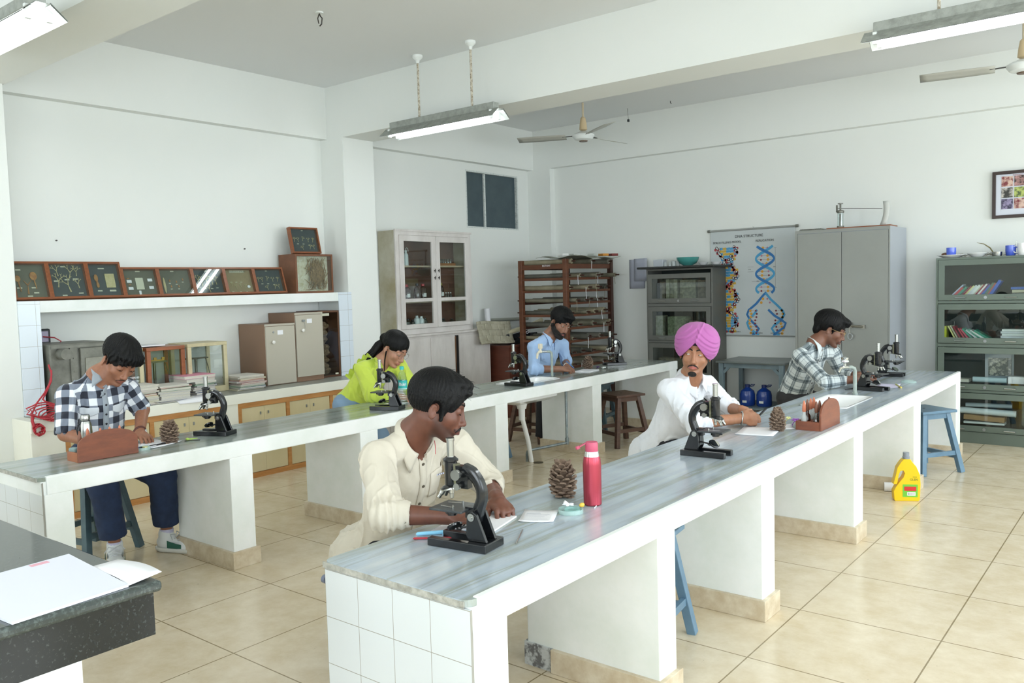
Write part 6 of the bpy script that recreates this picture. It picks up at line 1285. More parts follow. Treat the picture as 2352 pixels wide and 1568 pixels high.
def hand(w,f,back,side,curl,S=1.1,thumb=(.55,.75,-.25),spread=1,tcurl=.5):
    # w wrist, f direction of the fingers, back: outward normal of the back of the hand, side +1/-1 where the thumb is
    f=np.array(f,float);f/=np.linalg.norm(f);z=np.array(back,float);z-=f*z.dot(f);z/=np.linalg.norm(z);y=np.cross(z,f)*side;R=np.stack([f,y,z],1);w=np.array(w,float)
    W=lambda p:w+R@(np.array(p,float)*S)
    def go(F):
        F.cap(W((-.02,0,0)),W((.03,0,0)),.024*S,.026*S,.012)
        F.ell(W((.048,0,0)),(.048*S,.040*S,.0145*S),R,.012)
        for i,(yy,L,r) in enumerate(((.029,.070,.0088),(.0095,.078,.0090),(-.0105,.072,.0086),(-.0295,.056,.0076))):
            c=curl[i] if isinstance(curl[i],(tuple,list)) else (curl[i],curl[i]*1.1,curl[i]*.8)
            p=np.array([.082-.004*abs(i-1),yy,.002]);a=0;seg=(L*.46,L*.31,L*.25);pts=[p];sp=(1.5-i)*.05*spread
            for k in range(3):
                a+=c[k];p=p+seg[k]*np.array([cos(a)*cos(sp),sin(sp)*cos(a),-sin(a)]);pts.append(p)
            F.cap(W((.055,yy*.9,0)),W(pts[0]),.0105*S,r*S,.006)
            for k in range(3): F.cap(W(pts[k]),W(pts[k+1]),r*(1-.1*k)*S,r*(.9-.1*k)*S,.0028)
        t=np.array(thumb,float);t/=np.linalg.norm(t);p0=np.array([.018,.026,-.006]);p1=p0+t*.040;t2=t+np.array([.5,-.5,-.2])*tcurl;t2/=np.linalg.norm(t2);p2=p1+t2*.030;p3=p2+t2*.022
        F.cap(W(p0),W(p1),.0150*S,.0115*S,.010);F.cap(W(p1),W(p2),.0110*S,.0100*S,.003);F.cap(W(p2),W(p3),.0098*S,.0080*S,.003)
    return go
def hair_obj(root,par,head,h,cap=((-.016,0,.048),(.108,.088,.092)),face=((.112,0,-.030),(.082,.066,.088)),extra=(),nape=-.062,seed=1,amp=.0014,freq=44,strands=140,slen=.024,crown=(-.04,0,.13),flow=(1,0,-.3),name='hair',nobelow=.012,ears=True):
    S=head.S
    def fn(P):
        Q=head.l(P);G=Q.copy();G[:,1]=np.abs(G[:,1])
        d=elld(Q,*cap)
        for e in extra: d=smin(d,elld(Q,*e) if len(e)==2 else capd(Q,*e),.012)
        a=np.arctan2(Q[:,1]-crown[1],Q[:,0]-crown[0]);r=np.linalg.norm(Q-A32(crown),axis=1)
        d=d+amp*np.sin(freq*a+3*np.sin(5*a)+18*r+2*np.sin(60*Q[:,2]+7*a))*np.clip(r*14,0,1)+amp*.6*np.sin(freq*2.7*a+40*r)*np.clip(r*12,0,1)
        d=smax(d,-elld(Q,*face),.006)
        if ears: d=smax(d,-elld(G,(-.004,.088,-.012),(.024,.024,.036)),.004)
        d=smax(d,np.where(Q[:,0]>nobelow,-Q[:,2]-.002,-1),.004) if nobelow is not None else d
        return smax(d,nape-Q[:,2],.006)*S
    F=Fld();F.add(fn,head.c,.20*S,.001)
    c=head.c;q=.185*S;o=sdfmesh(name,F,c-q,c+q,h,M_hair,par,root,1)
    if strands:
        rr=random.Random(seed);m=MB();me=o.data;n=len(me.vertices);rt=np.array(root)
        for i in range(strands):
            v=me.vertices[rr.randrange(n)];p=np.array(v.co)+rt;l=head.R.T@(p-head.c)/S;
            if l[2]<.0: continue
            nn=head.R.T@np.array(v.normal)
            fl=np.array(flow,float)+np.array([0,l[1]*9,0])+nn*.10+np.array([rr.gauss(0,.14) for _ in range(3)]);fl-=nn*min(0,float(fl@nn));fl/=np.linalg.norm(fl)
            L=slen*rr.uniform(.5,1.3);pts=[head.w(l-nn*.004+fl*L*t+nn*(.002*sin(pi*t)*rr.uniform(.3,1))+np.array([0,0,-.006*t*t])) for t in(0,.35,.7,1)]
            m.tube(pts,[.0005,.0006,.0004,.0001],3,cap=False)
        m.obj('loose_strands',M_hair,o,smooth=80) if False else None
        if m.v:
            m.v=[tuple(np.array(p)-rt) for p in m.v];k=m.obj('loose_strands',M_hair,par,smooth=80)
    return o
def feature(root,par,name,mm,fn):
    m=MB();fn(m);rt=np.array(root);m.v=[tuple(np.array(p)-rt) for p in m.v];return m.obj(name,mm,par,smooth=70)
def brows(root,par,head,mm=None,t=1.0):
    for s in(1,-1): feature(root,par,'eyebrow',mm or M_hairb,lambda m:m.tube([head.w((.0905,.010*s,.0215)),head.w((.0895,.022*s,.0275)),head.w((.081,.036*s,.0290)),head.w((.070,.048*s,.0225))],[.0028*t,.0036*t,.0030*t,.0012*t],7))
def eyes(root,par,head,look=(0,0),op=True):
    for s in(1,-1):
        c=np.array([.0690,.032*s,.0003]);R_=Matrix(head.R.tolist())
        feature(root,par,'eye',M_eyew,lambda m:m.ell(head.w(c),(.0140*head.S,)*3,None,18,12))
        d=np.array([1,look[0],look[1]]);d/=np.linalg.norm(d);feature(root,par,'iris',M_iris,lambda m:m.ell(head.w(c+d*.0100),(.0052*head.S,.0068*head.S,.0068*head.S),R_,14,8))
def lashes(root,par,head):
    for s in(1,-1): feature(root,par,'eyelashes',M_hair,lambda m:m.tube([head.w((.0805,.019*s,-.006)),head.w((.0862,.027*s,-.0085)),head.w((.0855,.037*s,-.0085)),head.w((.0775,.046*s,-.0055))],[.0007,.0013,.0013,.0006],5))
def moustache(root,par,head,t=1.0,w=.028):
    for s in(1,-1): feature(root,par,'moustache',M_hairb,lambda m:m.tube([head.w((.0965,.001*s,-.0570)),head.w((.0945,.010*s,-.0590)),head.w((.0895,.019*s,-.0635)),head.w((.081,w*s,-.0735))],[.0035*t,.0045*t,.0038*t,.0015],8))
def beard(root,par,head,h,thick=.006,chin_only=False,name='beard'):
    S=head.S
    def fn(P):
        Q=head.l(P);G=Q.copy();G[:,1]=np.abs(G[:,1]);d=head.raw(Q)-thick*(1+.25*nz(Q,260,3))
        if chin_only: d=smax(d,elld(G,(.074,0,-.110),(.030,.024,.0175)),.003)
        else:
            d=smax(d,Q[:,2]+.016+.62*np.clip(Q[:,0],-.02,.2),.004);d=smax(d,-.004-Q[:,0],.004);d=smax(d,-elld(G,(.098,0,-.068),(.022,.022,.013)),.003)
            d=smax(d,-(Q[:,2]+.128),.004)
        return d*S
    F=Fld();F.add(fn,head.w((.03,0,-.06)),.10*S,.001);c=head.w((.03,0,-.06));q=.115*S;return sdfmesh(name,F,c-q,c+q,h,M_hairb,par,root,1)
def specs(root,par,head,mm,rx=.024,rz=.019,rimless=False):
    t=feature(root,par,'spectacles',mm,lambda m:([m.tube([head.w((.1005-.08*abs(.033+rx*cos(a)-.02)*.5 -.002,s*(.033+rx*cos(a)),-.004+rz*sin(a))) for a in [k*pi/10 for k in range(20)]],.0009*head.S,6,closed=True) for s in(1,-1)],m.tube([head.w((.1015,.009,.002)),head.w((.103,0,.005)),head.w((.1015,-.009,.002))],.0010*head.S,6),[m.tube([head.w((.0965,s*.057,.003)),head.w((.06,s*.073,.003)),head.w((-.0,s*.082,.004)),head.w((-.02,s*.081,-.012))],.0011*head.S,6) for s in(1,-1)]))
    for s in(1,-1): feature(root,par,'lens',M_lens,lambda m:m.add([head.w((.1005-.08*abs(.033+.96*rx*cos(a)-.02)*.5-.002,s*(.033+.96*rx*cos(a)),-.004+.96*rz*sin(a))) for a in [k*pi/10 for k in range(20)]],[tuple(range(20))]))
def surf(F,p,d,n=60):
    p=np.array(p,float);d=np.array(d,float);d/=np.linalg.norm(d)
    for _ in range(n):
        v=float(F(A32([p]))[0]);
        if v<.0006: break
        p=p+d*min(max(v*.8,.0005),.03)
    return p
def shirt(root,par,h,lo,hi,J,mm,cuff,hem=None,rt=(.125,.155),sl=.058,flat=.72,fw=None,neckr=.060,fold=.004,head=None,name='shirt',uv=False,extra=(),seed=3,cuffr=.042,sleeve_r=None,hemz=None,collar=True,collar_m=None,openv=.0,placket=True,nbtn=5,btn='2b2b30',open_deg=38,wide=1.0):
    J={k:np.array(v,float) for k,v in J.items()};left=J['sL']-J['sR'];left/=np.linalg.norm(left);up=J['neck']-J['pel'];up/=np.linalg.norm(up);f=np.cross(left,up) if fw is None else np.array(fw,float);f-=up*f.dot(up);f/=np.linalg.norm(f);left=np.cross(up,f)
    F=Fld();chest=J['pel']+(J['neck']-J['pel'])*.66-f*.0;sm=(J['sR']+J['sL'])/2
    c1=chest+0*f
    F.add(lambda P:fcap(P,J['pel'],c1,rt[0],rt[1],f,flat),(J['pel']+c1)/2,.42,.03)
    F.cap(J['sR'],J['sL'],sl*.8,sl*.8,.04);F.cap(c1,J['neck']-up*.02,.10,.062,.05)
    for q in 'RL': F.cap(J['neck']-up*.012,J['s'+q],.052,sl*.95,.03)
    bones=[('t',J['pel'],J['neck'],.14)]
    for i,q in enumerate('RL'):
        s,e,w=J['s'+q],J['e'+q],J['w'+q];t=cuff[i]
        r0,r1,r2=(sleeve_r or (sl,.054,cuffr))
        if t>0:
            end=e+(w-e)*t;F.cap(s,e,r0,r1,.03);F.cap(e,end,r1,r2,.02);dr=(w-e)/np.linalg.norm(w-e)
            F.add(lambda P,end=end,dr=dr,q=q:np.where(np.linalg.norm(P-A32(end),axis=1)<.11,(P-A32(end+dr*r2*.35))@A32(dr),-1),end,.09,.004,2)
            F.cap(e+(w-e)*(t+.05),e+(w-e)*(t+.6),.036,.03,.004,1);bones+=[(q,s,e,r0),(q+'f',e,end,r1)]
        else:
            end=s+(e-s)*(-t);F.cap(s,end,r0,r1,.03);dr=(e-s)/np.linalg.norm(e-s)
            F.add(lambda P,end=end,dr=dr:np.where(np.linalg.norm(P-A32(end),axis=1)<.13,(P-A32(end+dr*r1*.3))@A32(dr),-1),end,.11,.004,2)
            F.cap(end,e,.046,.043,.004,1);bones+=[(q,s,end,r0)]
    for e_ in extra: e_(F)
    nb=J['neck']+up*.02
    hd=head.w((-.02,0,-.05)) if head is not None else J['neck']+up*.12
    F.cap(J['neck']-up*.005+f*.012,hd,neckr*.93,neckr*.95,.008,1)
    if openv: F.cap(J['neck']+f*.05-up*.01,J['neck']+f*.11-up*openv,.035,.008,.006,1)
    if hemz is not None: F.add(lambda P:hemz-P[:,2]+.006*np.sin(40*P[:,1]),(J['pel'][0],J['pel'][1],hemz),.35,.006,2)
    base=F.it[:]
    G=Fld();fl=A32(f);u_=A32(up);jt=[(J['eR'],.10),(J['eL'],.10)]
    def disp(P):
        d=F(P);m=np.abs(d)<.06
        if not m.any(): return d
        Q=P[m];n=nz(Q*A32([1,1,.75]),30,seed)*fold*.8+nz(Q,80,seed+5)*fold*.25
        for fq,am,sd in((22,1.25,9),(38,.75,17),(60,.4,23)):
            z=nz(Q*A32([1.0,1.0,.5]),fq,seed+sd);n+=fold*am*(np.exp(-(z/.085)**2)-.25)*np.clip(.55+1.4*nz(Q,14,seed+sd+1),0,1)
        for c,r in jt:
            rr=np.linalg.norm(Q-A32(c),axis=1);wg=np.clip(1-rr/r,0,1);ax=J['wR']-J['eR'] if c is J['eR'] else J['wL']-J['eL'];ax=ax/np.linalg.norm(ax);n+=wg*fold*1.6*np.sin((Q@A32(ax))*190+3*np.sin(Q@A32(left)*50))
        d[m]-=n*.9;return d
    G.add(disp,(np.array(lo)+np.array(hi))/2,2,.001)
    def uvf(v,fc):
        cen=v[fc].mean(1);best=np.full(len(fc),9.);idx=np.zeros(len(fc),int)
        for i,(nm,a,b,r) in enumerate(bones):
            dd=capd(cen.astype(np.float32),a,b,r,r)+(.0 if nm=='t' else .012 if len(nm)==1 else 0);k=dd<best;best[k]=dd[k];idx[k]=i
        uvs=np.zeros((len(fc),4,2))
        for i,(nm,a,b,r) in enumerate(bones):
            k=idx==i
            if not k.any(): continue
            ax=(b-a)/np.linalg.norm(b-a);ff=f-ax*f.dot(ax)
            if np.linalg.norm(ff)<.2: ff=up-ax*up.dot(ax)
            ff/=np.linalg.norm(ff);ll=np.cross(ax,ff);q=v[fc[k]]-a;t=q@ax;x=q@ff;y=q@ll;an=np.arctan2(y,x);a0=np.arctan2((cen[k]-a)@ll,(cen[k]-a)@ff)[:,None];an=a0+((an-a0+np.pi)%(2*np.pi)-np.pi)
            if nm=='t': uvs[k,:,0]=np.where(np.abs(an)<1.1,q@ll,an*r)
            else: uvs[k,:,0]=an*r*1.15+.031*i
            uvs[k,:,1]=t+.017*i
        return uvs.reshape(-1,2)
    o=sdfmesh(name,G,lo,hi,h,mm,par,root,2,uvfn=uvf if uv else None)
    rt_=np.array(root)
    cm=collar_m or mm
    if collar:
        n0=J['neck']+f*.010-up*.018;axu=(hd-J['neck']);axu/=np.linalg.norm(axu);cf=f-axu*f.dot(axu);cf/=np.linalg.norm(cf);cl=np.cross(axu,cf);R0=neckr*1.0
        m=MB();A0=radians(open_deg*.45)
        def band(u,v):
            a=A0+(2*pi-2*A0)*u;p=n0+(cf*cos(a)*1.08+cl*sin(a))*(R0+.002)+axu*(.000+.036*v*(1-.45*max(0,cos(a))))-axu*.012*max(0,cos(a));return p
        m.grid(band,32,3);m.v=[tuple(np.array(p)-rt_) for p in m.v];m.obj('collar_stand',cm,par,smooth=60,solid=.003)
        m=MB()
        def leaf(u,v):
            a=A0+(2*pi-2*A0)*u;pt=max(0.,1-min(a-A0,2*pi-A0-a)/radians(42));dr=.036+.040*pt;rad=R0+.004+.020*v+.010*v*pt
            p=n0+(cf*cos(a)*1.08+cl*sin(a))*rad+axu*(.036*(1-.45*max(0,cos(a)))-.012*max(0,cos(a))+.002-dr*v*(.9))
            if pt>0: p=p+cl*(.010*pt*v)*(1 if a<pi else -1)+cf*(.012*pt*v)
            return p
        m.grid(leaf,40,6);m.v=[tuple(np.array(p)-rt_) for p in m.v];m.obj('collar',cm,par,smooth=60,solid=.0035)
    if placket:
        st=[];top=J['neck']-up*.065;bot=J['pel']+up*.04
        for i in range(26):
            t=i/25;c=top+(bot-top)*t;row=[]
            for q in(-.016,0,.016): row.append(surf(G,c+f*.32+left*q,-f)+f*.0022)
            st.append(row)
        m=MB();m.v=[tuple(p-rt_) for r in st for p in r];m.f=[[3*i+j,3*i+j+1,3*i+4+j,3*i+3+j] for i in range(25) for j in(0,1)];m.mi=[0]*len(m.f);q=m.obj('placket',cm,par,smooth=60,solid=.0018)
        for i in range(nbtn):
            p=st[int((i+.35)*25/nbtn)][1]+f*.002-rt_;m=MB();m.lathe([(.0065,0),(.0065,.0022),(.004,.003)],tuple(p),12,tuple(f));m.obj('button',mat('button_'+btn,btn,.35),par)
    return o,G,f,left,up
def decal(root,par,name,mm,G,c,l,u,f,w,h,drop=0,off=.0022,n=8):
    # a cloth patch laid on the garment's surface
    vs=[]
    for i in range(n+1):
        for j in range(n+1):
            a=(i/n-.5)*w;b=(.5-j/n)*h-(j/n)*drop*(1-abs(2*i/n-1));vs.append(surf(G,c+l*a+u*b+f*.06,-f)+f*off-np.array(root))
    m=MB();m.v=[tuple(p) for p in vs];m.f=[[i*(n+1)+j,(i+1)*(n+1)+j,(i+1)*(n+1)+j+1,i*(n+1)+j+1] for i in range(n) for j in range(n)];m.mi=[0]*len(m.f);return m.obj(name,mm,par,smooth=60,solid=.0015)
def plaid(name,cols,su,rough=.8,blend=(.5,),kind='gingham'):
    m=mat(name,cols[0],rough,sheen=.2);b=m.node_tree.nodes['Principled BSDF'];uv=N(m,'ShaderNodeUVMap');uv.uv_map='cloth';sp=N(m,'ShaderNodeSeparateXYZ');LK(m,uv.outputs[0],sp.inputs[0]);outs=[]
    for i in(0,1):
        a=N(m,'ShaderNodeMath',operation='MULTIPLY');LK(m,sp.outputs[i],a.inputs[0]);a.inputs[1].default_value=1/su
        fr=N(m,'ShaderNodeMath',operation='FRACT');LK(m,a.outputs[0],fr.inputs[0]);r=N(m,'ShaderNodeValToRGB');r.color_ramp.interpolation='CONSTANT'
        if kind=='gingham': st=[(0,0),(.5,1)]
        else: st=[(0,0),(.28,.9),(.36,.45),(.42,.95),(.60,.35),(.66,0),(.82,.5),(.87,0)]
        e=r.color_ramp.elements;e[0].position=0;e[0].color=(st[0][1],)*3+(1,);e[1].position=st[1][0];e[1].color=(st[1][1],)*3+(1,)
        for p,c in st[2:]: q=e.new(p);q.color=(c,c,c,1)
        LK(m,fr.outputs[0],r.inputs[0]);outs.append(r)
    ad=N(m,'ShaderNodeMath',operation='ADD');LK(m,outs[0].outputs[0],ad.inputs[0]);LK(m,outs[1].outputs[0],ad.inputs[1]);hf=N(m,'ShaderNodeMath',operation='MULTIPLY');hf.inputs[1].default_value=.5;LK(m,ad.outputs[0],hf.inputs[0])
    r=N(m,'ShaderNodeValToRGB');e=r.color_ramp.elements;e[0].position=0;e[0].color=rgb(cols[0]);e[1].position=1;e[1].color=rgb(cols[2]);q=e.new(.5);q.color=rgb(cols[1])
    if kind=='gingham':r.color_ramp.interpolation='CONSTANT';e[1].position=.25;e[1].color=rgb(cols[1]);e[2].position=.75;e[2].color=rgb(cols[2])
    LK(m,hf.outputs[0],r.inputs[0]);LK(m,r.outputs[0],b.inputs['Base Color']);return m
def legs(root,par,J,h,mm,name='trousers',r=(.10,.078,.062),fold=.004,lo=None,hi=None,endt=1.0):
    J={k:np.array(v,float) for k,v in J.items()};F=Fld()
    hip=np.array([0,.085,0])
    for q,s in(('R',-1),('L',1)):
        a=J['pel']+hip*s-np.array([0,0,.02]);e=J['k'+q]+(J['a'+q]-J['k'+q])*endt
        F.cap(a,J['k'+q],r[0],r[1],.04);F.cap(J['k'+q],e,r[1],r[2],.02)
        dr=(J['a'+q]-J['k'+q]);dr/=np.linalg.norm(dr);F.add(lambda P,e=e,dr=dr:np.where(np.linalg.norm(P-A32(e),axis=1)<.12,(P-A32(e))@A32(dr),-1),e,.10,.004,2);F.cap(e-dr*.02,e+dr*.1,.045,.045,.004,1)
    F.ell(J['pel'],(.13,.17,.10),None,.04)
    G=Fld();G.add(lambda P:F(P)-nz(P*A32([1,1,.6]),40,7)*fold-nz(P,90,8)*fold*.5,J['pel'],2,.001)
    pts=np.stack(list(J.values()));lo=np.minimum(J['pel'],np.minimum(np.minimum(J['kR'],J['kL']),np.minimum(J['aR'],J['aL'])))-.22;hi=np.maximum(J['pel'],np.maximum(J['kR'],J['kL']))+.22;lo[2]=max(lo[2],0.0)
    return sdfmesh(name,G,lo,hi,h,mm,par,root,1)
def shoe(root,par,heel,toe,mm,sole,K=1.12):
    heel=np.array(heel,float);toe=np.array(toe,float);f=toe-heel;f[2]=0;f/=np.linalg.norm(f);y=np.cross([0,0,1],f);R=np.stack([f,y,[0,0,1]],1);W=lambda p:heel+R@(np.array(p,float)*K)
    def up(P):
        d=elld(P,W((.055,0,.05)),(.078,.044,.052),R);d=smin(d,elld(P,W((.185,0,.035)),(.118,.052,.044),R),.03);d=smin(d,capd(P,W((.055,0,.06)),W((.045,0,.10)),.044,.046),.02);d=smax(d,-capd(P,W((.05,0,.105)),W((.045,0,.2)),.034,.036),.004);d=smax(d,.012-P[:,2]+heel[2]*0,.003);return d
    F=Fld();F.add(up,W((.13,0,.05)),.25,.001);c=W((.13,0,.06));s=sdfmesh('shoe',F,c-.2,c+.2,.005,mm,par,root,1)
    G=Fld();G.add(lambda P:np.maximum(smin(elld(P,W((.06,0,.02)),(.095,.052,.045),R),elld(P,W((.19,0,.02)),(.124,.058,.045),R),.03),np.abs(P[:,2]-.016)-.015),W((.13,0,.02)),.25,.001);sdfmesh('sole',G,c-.2,c+.2,.006,sole,s,(0,0,0) if False else root,1)
    def lc(m):
        for i in range(5):
            x=.12+.02*i;z=.095-.011*i;m.tube([W((x,-.03,z-.012)),W((x+.006,0,z+.004)),W((x,.03,z-.012))],.0035,6)
        m.tube([W((.11,0,.098)),W((.09,.03,.105)),W((.11,.05,.085))],.003,6);m.tube([W((.11,0,.098)),W((.095,-.03,.103)),W((.12,-.05,.08))],.003,6)
    feature(root,s,'laces',mat('grey_laces','c5c8cc',.7),lc)
    def gl(m):
        for sd in(1,-1): m.grid(lambda u,v:W((.08+.09*u,sd*(.0455+.004*sin(pi*u)),.030+.022*v+.02*(1-u)*v)),4,3)
    feature(root,s,'green_flash',mat('dark_green_leather','24594a',.5),gl)
    return s
# camera-independent directions used for posing: room axes +x is towards the windows, +y towards the back wall
RT=np.array([.782,.623,-.027]);TC=np.array([.624,-.779,.066]);DN=np.array([0,0,-1.])
def fdir(r,t,d): return RT*r+TC*t+DN*d
SH=1.12
# ---- man in cream shirt ----
J=dict(head=(-2.215,2.300,1.150),neck=(-2.325,2.275,1.035),sR=(-2.37,2.125,.965),sL=(-2.32,2.50,.965),eR=(-2.20,2.00,.80),wR=(-2.02,2.135,.790),eL=(-2.20,2.57,.80),wL=(-2.03,2.42,.785),pel=(-2.56,2.36,.55),kR=(-2.20,2.22,.52),kL=(-2.2,2.5,.52),aR=(-2.3,2.22,.08),aL=(-2.3,2.5,.08),tR=(-2.15,2.22,.04),tL=(-2.15,2.5,.04))
hd=Head(J['head'],fdir(.94,-.06,.24),radians(2),SH*.98)
o,F,root=person('cream','man in a cream shirt seated at the near end of the front bench',.0032,(-2.75,1.85,.0),(-1.7,2.75,1.4),hd,J,'6e4434','6b3a36',[],
 [hand(J['wR'],(.9,.45,-.03),(.1,-.2,1),1,(.5,.6,.7,.7),SH),hand(J['wL'],(.8,-.5,-.25),(.35,-.1,1),-1,(.75,.85,.9,.95),SH,thumb=(.75,.55,-.4))],stub='1f1614',amt=.6)
hair_obj(root,o,hd,.003,cap=((-.010,0,.044),(.107,.087,.094)),extra=[((.040,0,.094),(.066,.058,.028)),((.082,.0,.070),(.026,.044,.016)),((.020,.066,.03),(.022,.067,-.036),.011,.007),((.020,-.066,.03),(.022,-.067,-.036),.011,.007)],face=((.122,0,-.030),(.092,.076,.088)),strands=200,slen=.03,nobelow=None,seed=3,flow=(.6,0,.1))
brows(root,o,hd);lashes(root,o,hd);moustache(root,o,hd,1.1);eyes(root,o,hd,(0,-.5))
M_cr=mat('cream_cotton','cdc5b5',.85,sheen=.1,bump=(16,.35))
M_dk_tr=mat('dark_trousers','1b1c22',.8)
sh_,G,f_,l_,u_=shirt(root,o,.0045,(-2.85,1.85,.42),(-1.8,2.78,1.15),J,M_cr,(.34,.42),head=hd,sl=.060,rt=(.165,.145),flat=.76,neckr=.066,fold=.009,cuffr=.046,sleeve_r=(.066,.060,.050),openv=.085,extra=[lambda F:F.cap((-2.62,2.25,.50),(-2.60,2.5,.50),.14,.14,.05)],seed=4,btn='5b5348',hemz=.45)
p=surf(G,np.array(J['neck'])-u_*.19+f_*.3+l_*.09,-f_)
decal(root,sh_,'chest_pocket',M_cr,G,p,l_,u_,f_,.10,.11,.015)
feature(root,sh_,'pocket_print',mat('faint_blue_print','a9adc0',.7),lambda m:[m.beam(p+f_*.004+l_*a+u_*.03,p+f_*.004+l_*(a+.006)+u_*.03,.004,.006) for a in(-.03,-.02,-.01,.0,.01,.02)])
feature(root,o,'red_thread',M_red,lambda m:m.tube([hd.w((.02,.035,-.125)),hd.w((.03,.03,-.15)),hd.w((.035,.025,-.17))],.0015,5))
legs(root,o,J,.009,M_dk_tr)
# ---- man in pink turban ----
J=dict(head=(-2.25,4.529,1.165),neck=(-2.340,4.675,1.020),sR=(-2.40,4.50,.945),sL=(-2.33,4.87,.940),eR=(-2.20,4.43,.775),wR=(-1.99,4.635,.790),eL=(-2.24,5.00,.785),wL=(-2.06,4.83,.800),pel=(-2.57,4.76,.56),kR=(-2.2,4.66,.52),kL=(-2.2,4.95,.52),aR=(-2.3,4.66,.08),aL=(-2.3,4.95,.08),tR=(-2.15,4.66,.04),tL=(-2.15,4.95,.04))
J['head']=(-2.262,4.585,1.170)
hd=Head(J['head'],fdir(-.30,.95,.08),radians(7),SH*.97,'open')
o,F,root=person('turban','man in a white shirt and pink turban seated at the front bench looking sideways',.0034,(-2.8,4.2,0),(-1.7,5.25,1.38),hd,J,'a9775a','b5605e',[],
 [hand(J['wR'],(.5,.85,-.1),(.75,-.55,.45),1,(.9,.9,1.0,1.1),SH,thumb=(.7,.5,-.3)),hand(J['wL'],(.75,.3,-.45),(-.1,-.3,1),-1,(.6,.8,.9,1.0),SH)],stub='2d221d',amt=.18)
M_tur=mat('pink_turban_cloth','b264a4',.85,sheen=.1)
def turb(P):
    Q=hd.l(P);G=Q.copy();G[:,1]=np.abs(G[:,1]);d=elld(Q,(-.020,0,.066),(.126,.121,.104));d=smin(d,elld(Q,(-.02,0,.02),(.105,.105,.075)),.03)
    w=G[:,2]*.80+G[:,1]*(.62)+.30*G[:,0];d-=.0030*np.abs(np.sin(w*135+1.5*np.sin(G[:,0]*20)))+.0012*np.sin(w*330)
    d-=.006*np.exp(-((Q[:,1]-.25*(Q[:,2]-.06))/.006)**2)*(Q[:,0]>.0)*np.clip((Q[:,2]-.05)*40,0,1)
    low=np.where(Q[:,0]>-.02,.066-1.22*G[:,1]+.1*np.clip(.06-Q[:,0],0,.1),.066-1.22*G[:,1]);low=np.maximum(low,-.046);return smax(d,low-Q[:,2],.006)*hd.S
F2=Fld();F2.add(turb,hd.w((-.02,0,.06)),.18*SH,.001);c=hd.w((-.02,0,.06));sdfmesh('turban',F2,c-.18,c+.18,.003,M_tur,o,root,0)
def patka(P):
    Q=hd.l(P);return smax(elld(Q,(-.010,0,.045),(.103,.082,.084)),.048-Q[:,2],.003)*hd.S
F2=Fld();F2.add(patka,hd.w((0,0,.06)),.15*SH,.001);sdfmesh('under_turban',F2,c-.16,c+.16,.005,mat('dark_purple_cloth','221428',.8),o,root,1)
brows(root,o,hd,t=1.15);eyes(root,o,hd,(-.75,.05));moustache(root,o,hd,1.05,.030);beard(root,o,hd,.0028,.006,True)
M_ws=mat('white_cotton','e2e4e9',.85,sheen=.1,bump=(14,.35))
sh_,G,f_,l_,u_=shirt(root,o,.0052,(-2.85,4.15,.40),(-1.85,5.3,1.12),J,M_ws,(.28,.22),head=hd,sl=.058,rt=(.165,.145),flat=.76,neckr=.064,fold=.009,sleeve_r=(.064,.060,.052),cuffr=.052,openv=.06,seed=12,btn='d5d6dc',hemz=.44,extra=[lambda F:F.cap((-2.62,4.66,.50),(-2.60,4.86,.50),.14,.14,.05)])
feature(root,o,'steel_bangle',M_nick,lambda m:m.tube([np.array(J['wR'])+.040*(np.array([.55,-.83,0])*cos(a)*.9+np.array([.1,.1,1])*sin(a))+np.array([-.006,-.006,0]) for a in [k*pi/10 for k in range(20)]],.0042,8,closed=True))
feature(root,o,'pen',M_bkp,lambda m:m.tube([(-1.93,4.74,.80),(-1.905,4.775,.835)],.006,8))
legs(root,o,J,.010,M_dk_tr)
# ---- man in grey plaid shirt ----
J=dict(head=(-2.205,6.893,1.185),neck=(-2.305,6.830,1.070),sR=(-2.37,6.665,.975),sL=(-2.22,7.00,.975),eR=(-2.14,6.56,.79),wR=(-1.965,6.72,.805),eL=(-2.16,7.06,.79),wL=(-2.0,6.96,.81),pel=(-2.56,7.02,.60),kR=(-2.25,6.95,.50),kL=(-2.25,7.2,.5),aR=(-2.3,6.95,.08),aL=(-2.3,7.2,.08),tR=(-2.15,6.95,.04),tL=(-2.15,7.2,.04))
hd=Head(J['head'],fdir(.88,.30,.36),radians(0),SH*1.03)
o,F,root=person('plaid','man in grey plaid shirt and spectacles leaning over the far end of the front bench',.004,(-2.8,6.3,0),(-1.7,7.4,1.42),hd,J,'7d5442','85524c',[],
 [hand(J['wR'],(.55,.8,.05),(.5,-.5,.7),1,(.7,.8,.9,.9),SH),hand(J['wL'],(.5,.6,.1),(-.1,-.4,.9),-1,(.6,.7,.8,.9),SH)],stub='2b201c',amt=.35)
hair_obj(root,o,hd,.0036,cap=((-.020,0,.046),(.112,.088,.092)),extra=[((.06,0,.078),(.055,.062,.030)),((.092,.02,.058),(.018,.040,.018)),((-.085,0,-.02),(.030,.056,.05)),((.018,-.070,.03),(.014,-.075,-.025),.009,.006)],face=((.120,0,-.032),(.084,.068,.080)),nape=-.078,strands=100,nobelow=None,seed=8)
brows(root,o,hd);lashes(root,o,hd);moustache(root,o,hd,.8);specs(root,o,hd,M_gold);eyes(root,o,hd,(0,-.5))
M_gp=plaid('grey_plaid_cotton',('d3dada','78848a','39454a'),.105,kind='tartan')
shirt(root,o,.006,(-2.9,6.25,.45),(-1.8,7.45,1.15),J,M_gp,(.62,.6),head=hd,sl=.056,rt=(.150,.145),flat=.78,neckr=.064,fold=.007,sleeve_r=(.062,.055,.046),cuffr=.046,uv=True,collar_m=mat('pale_collar_cotton','cfd6d8',.8),seed=21,hemz=.60,nbtn=4)
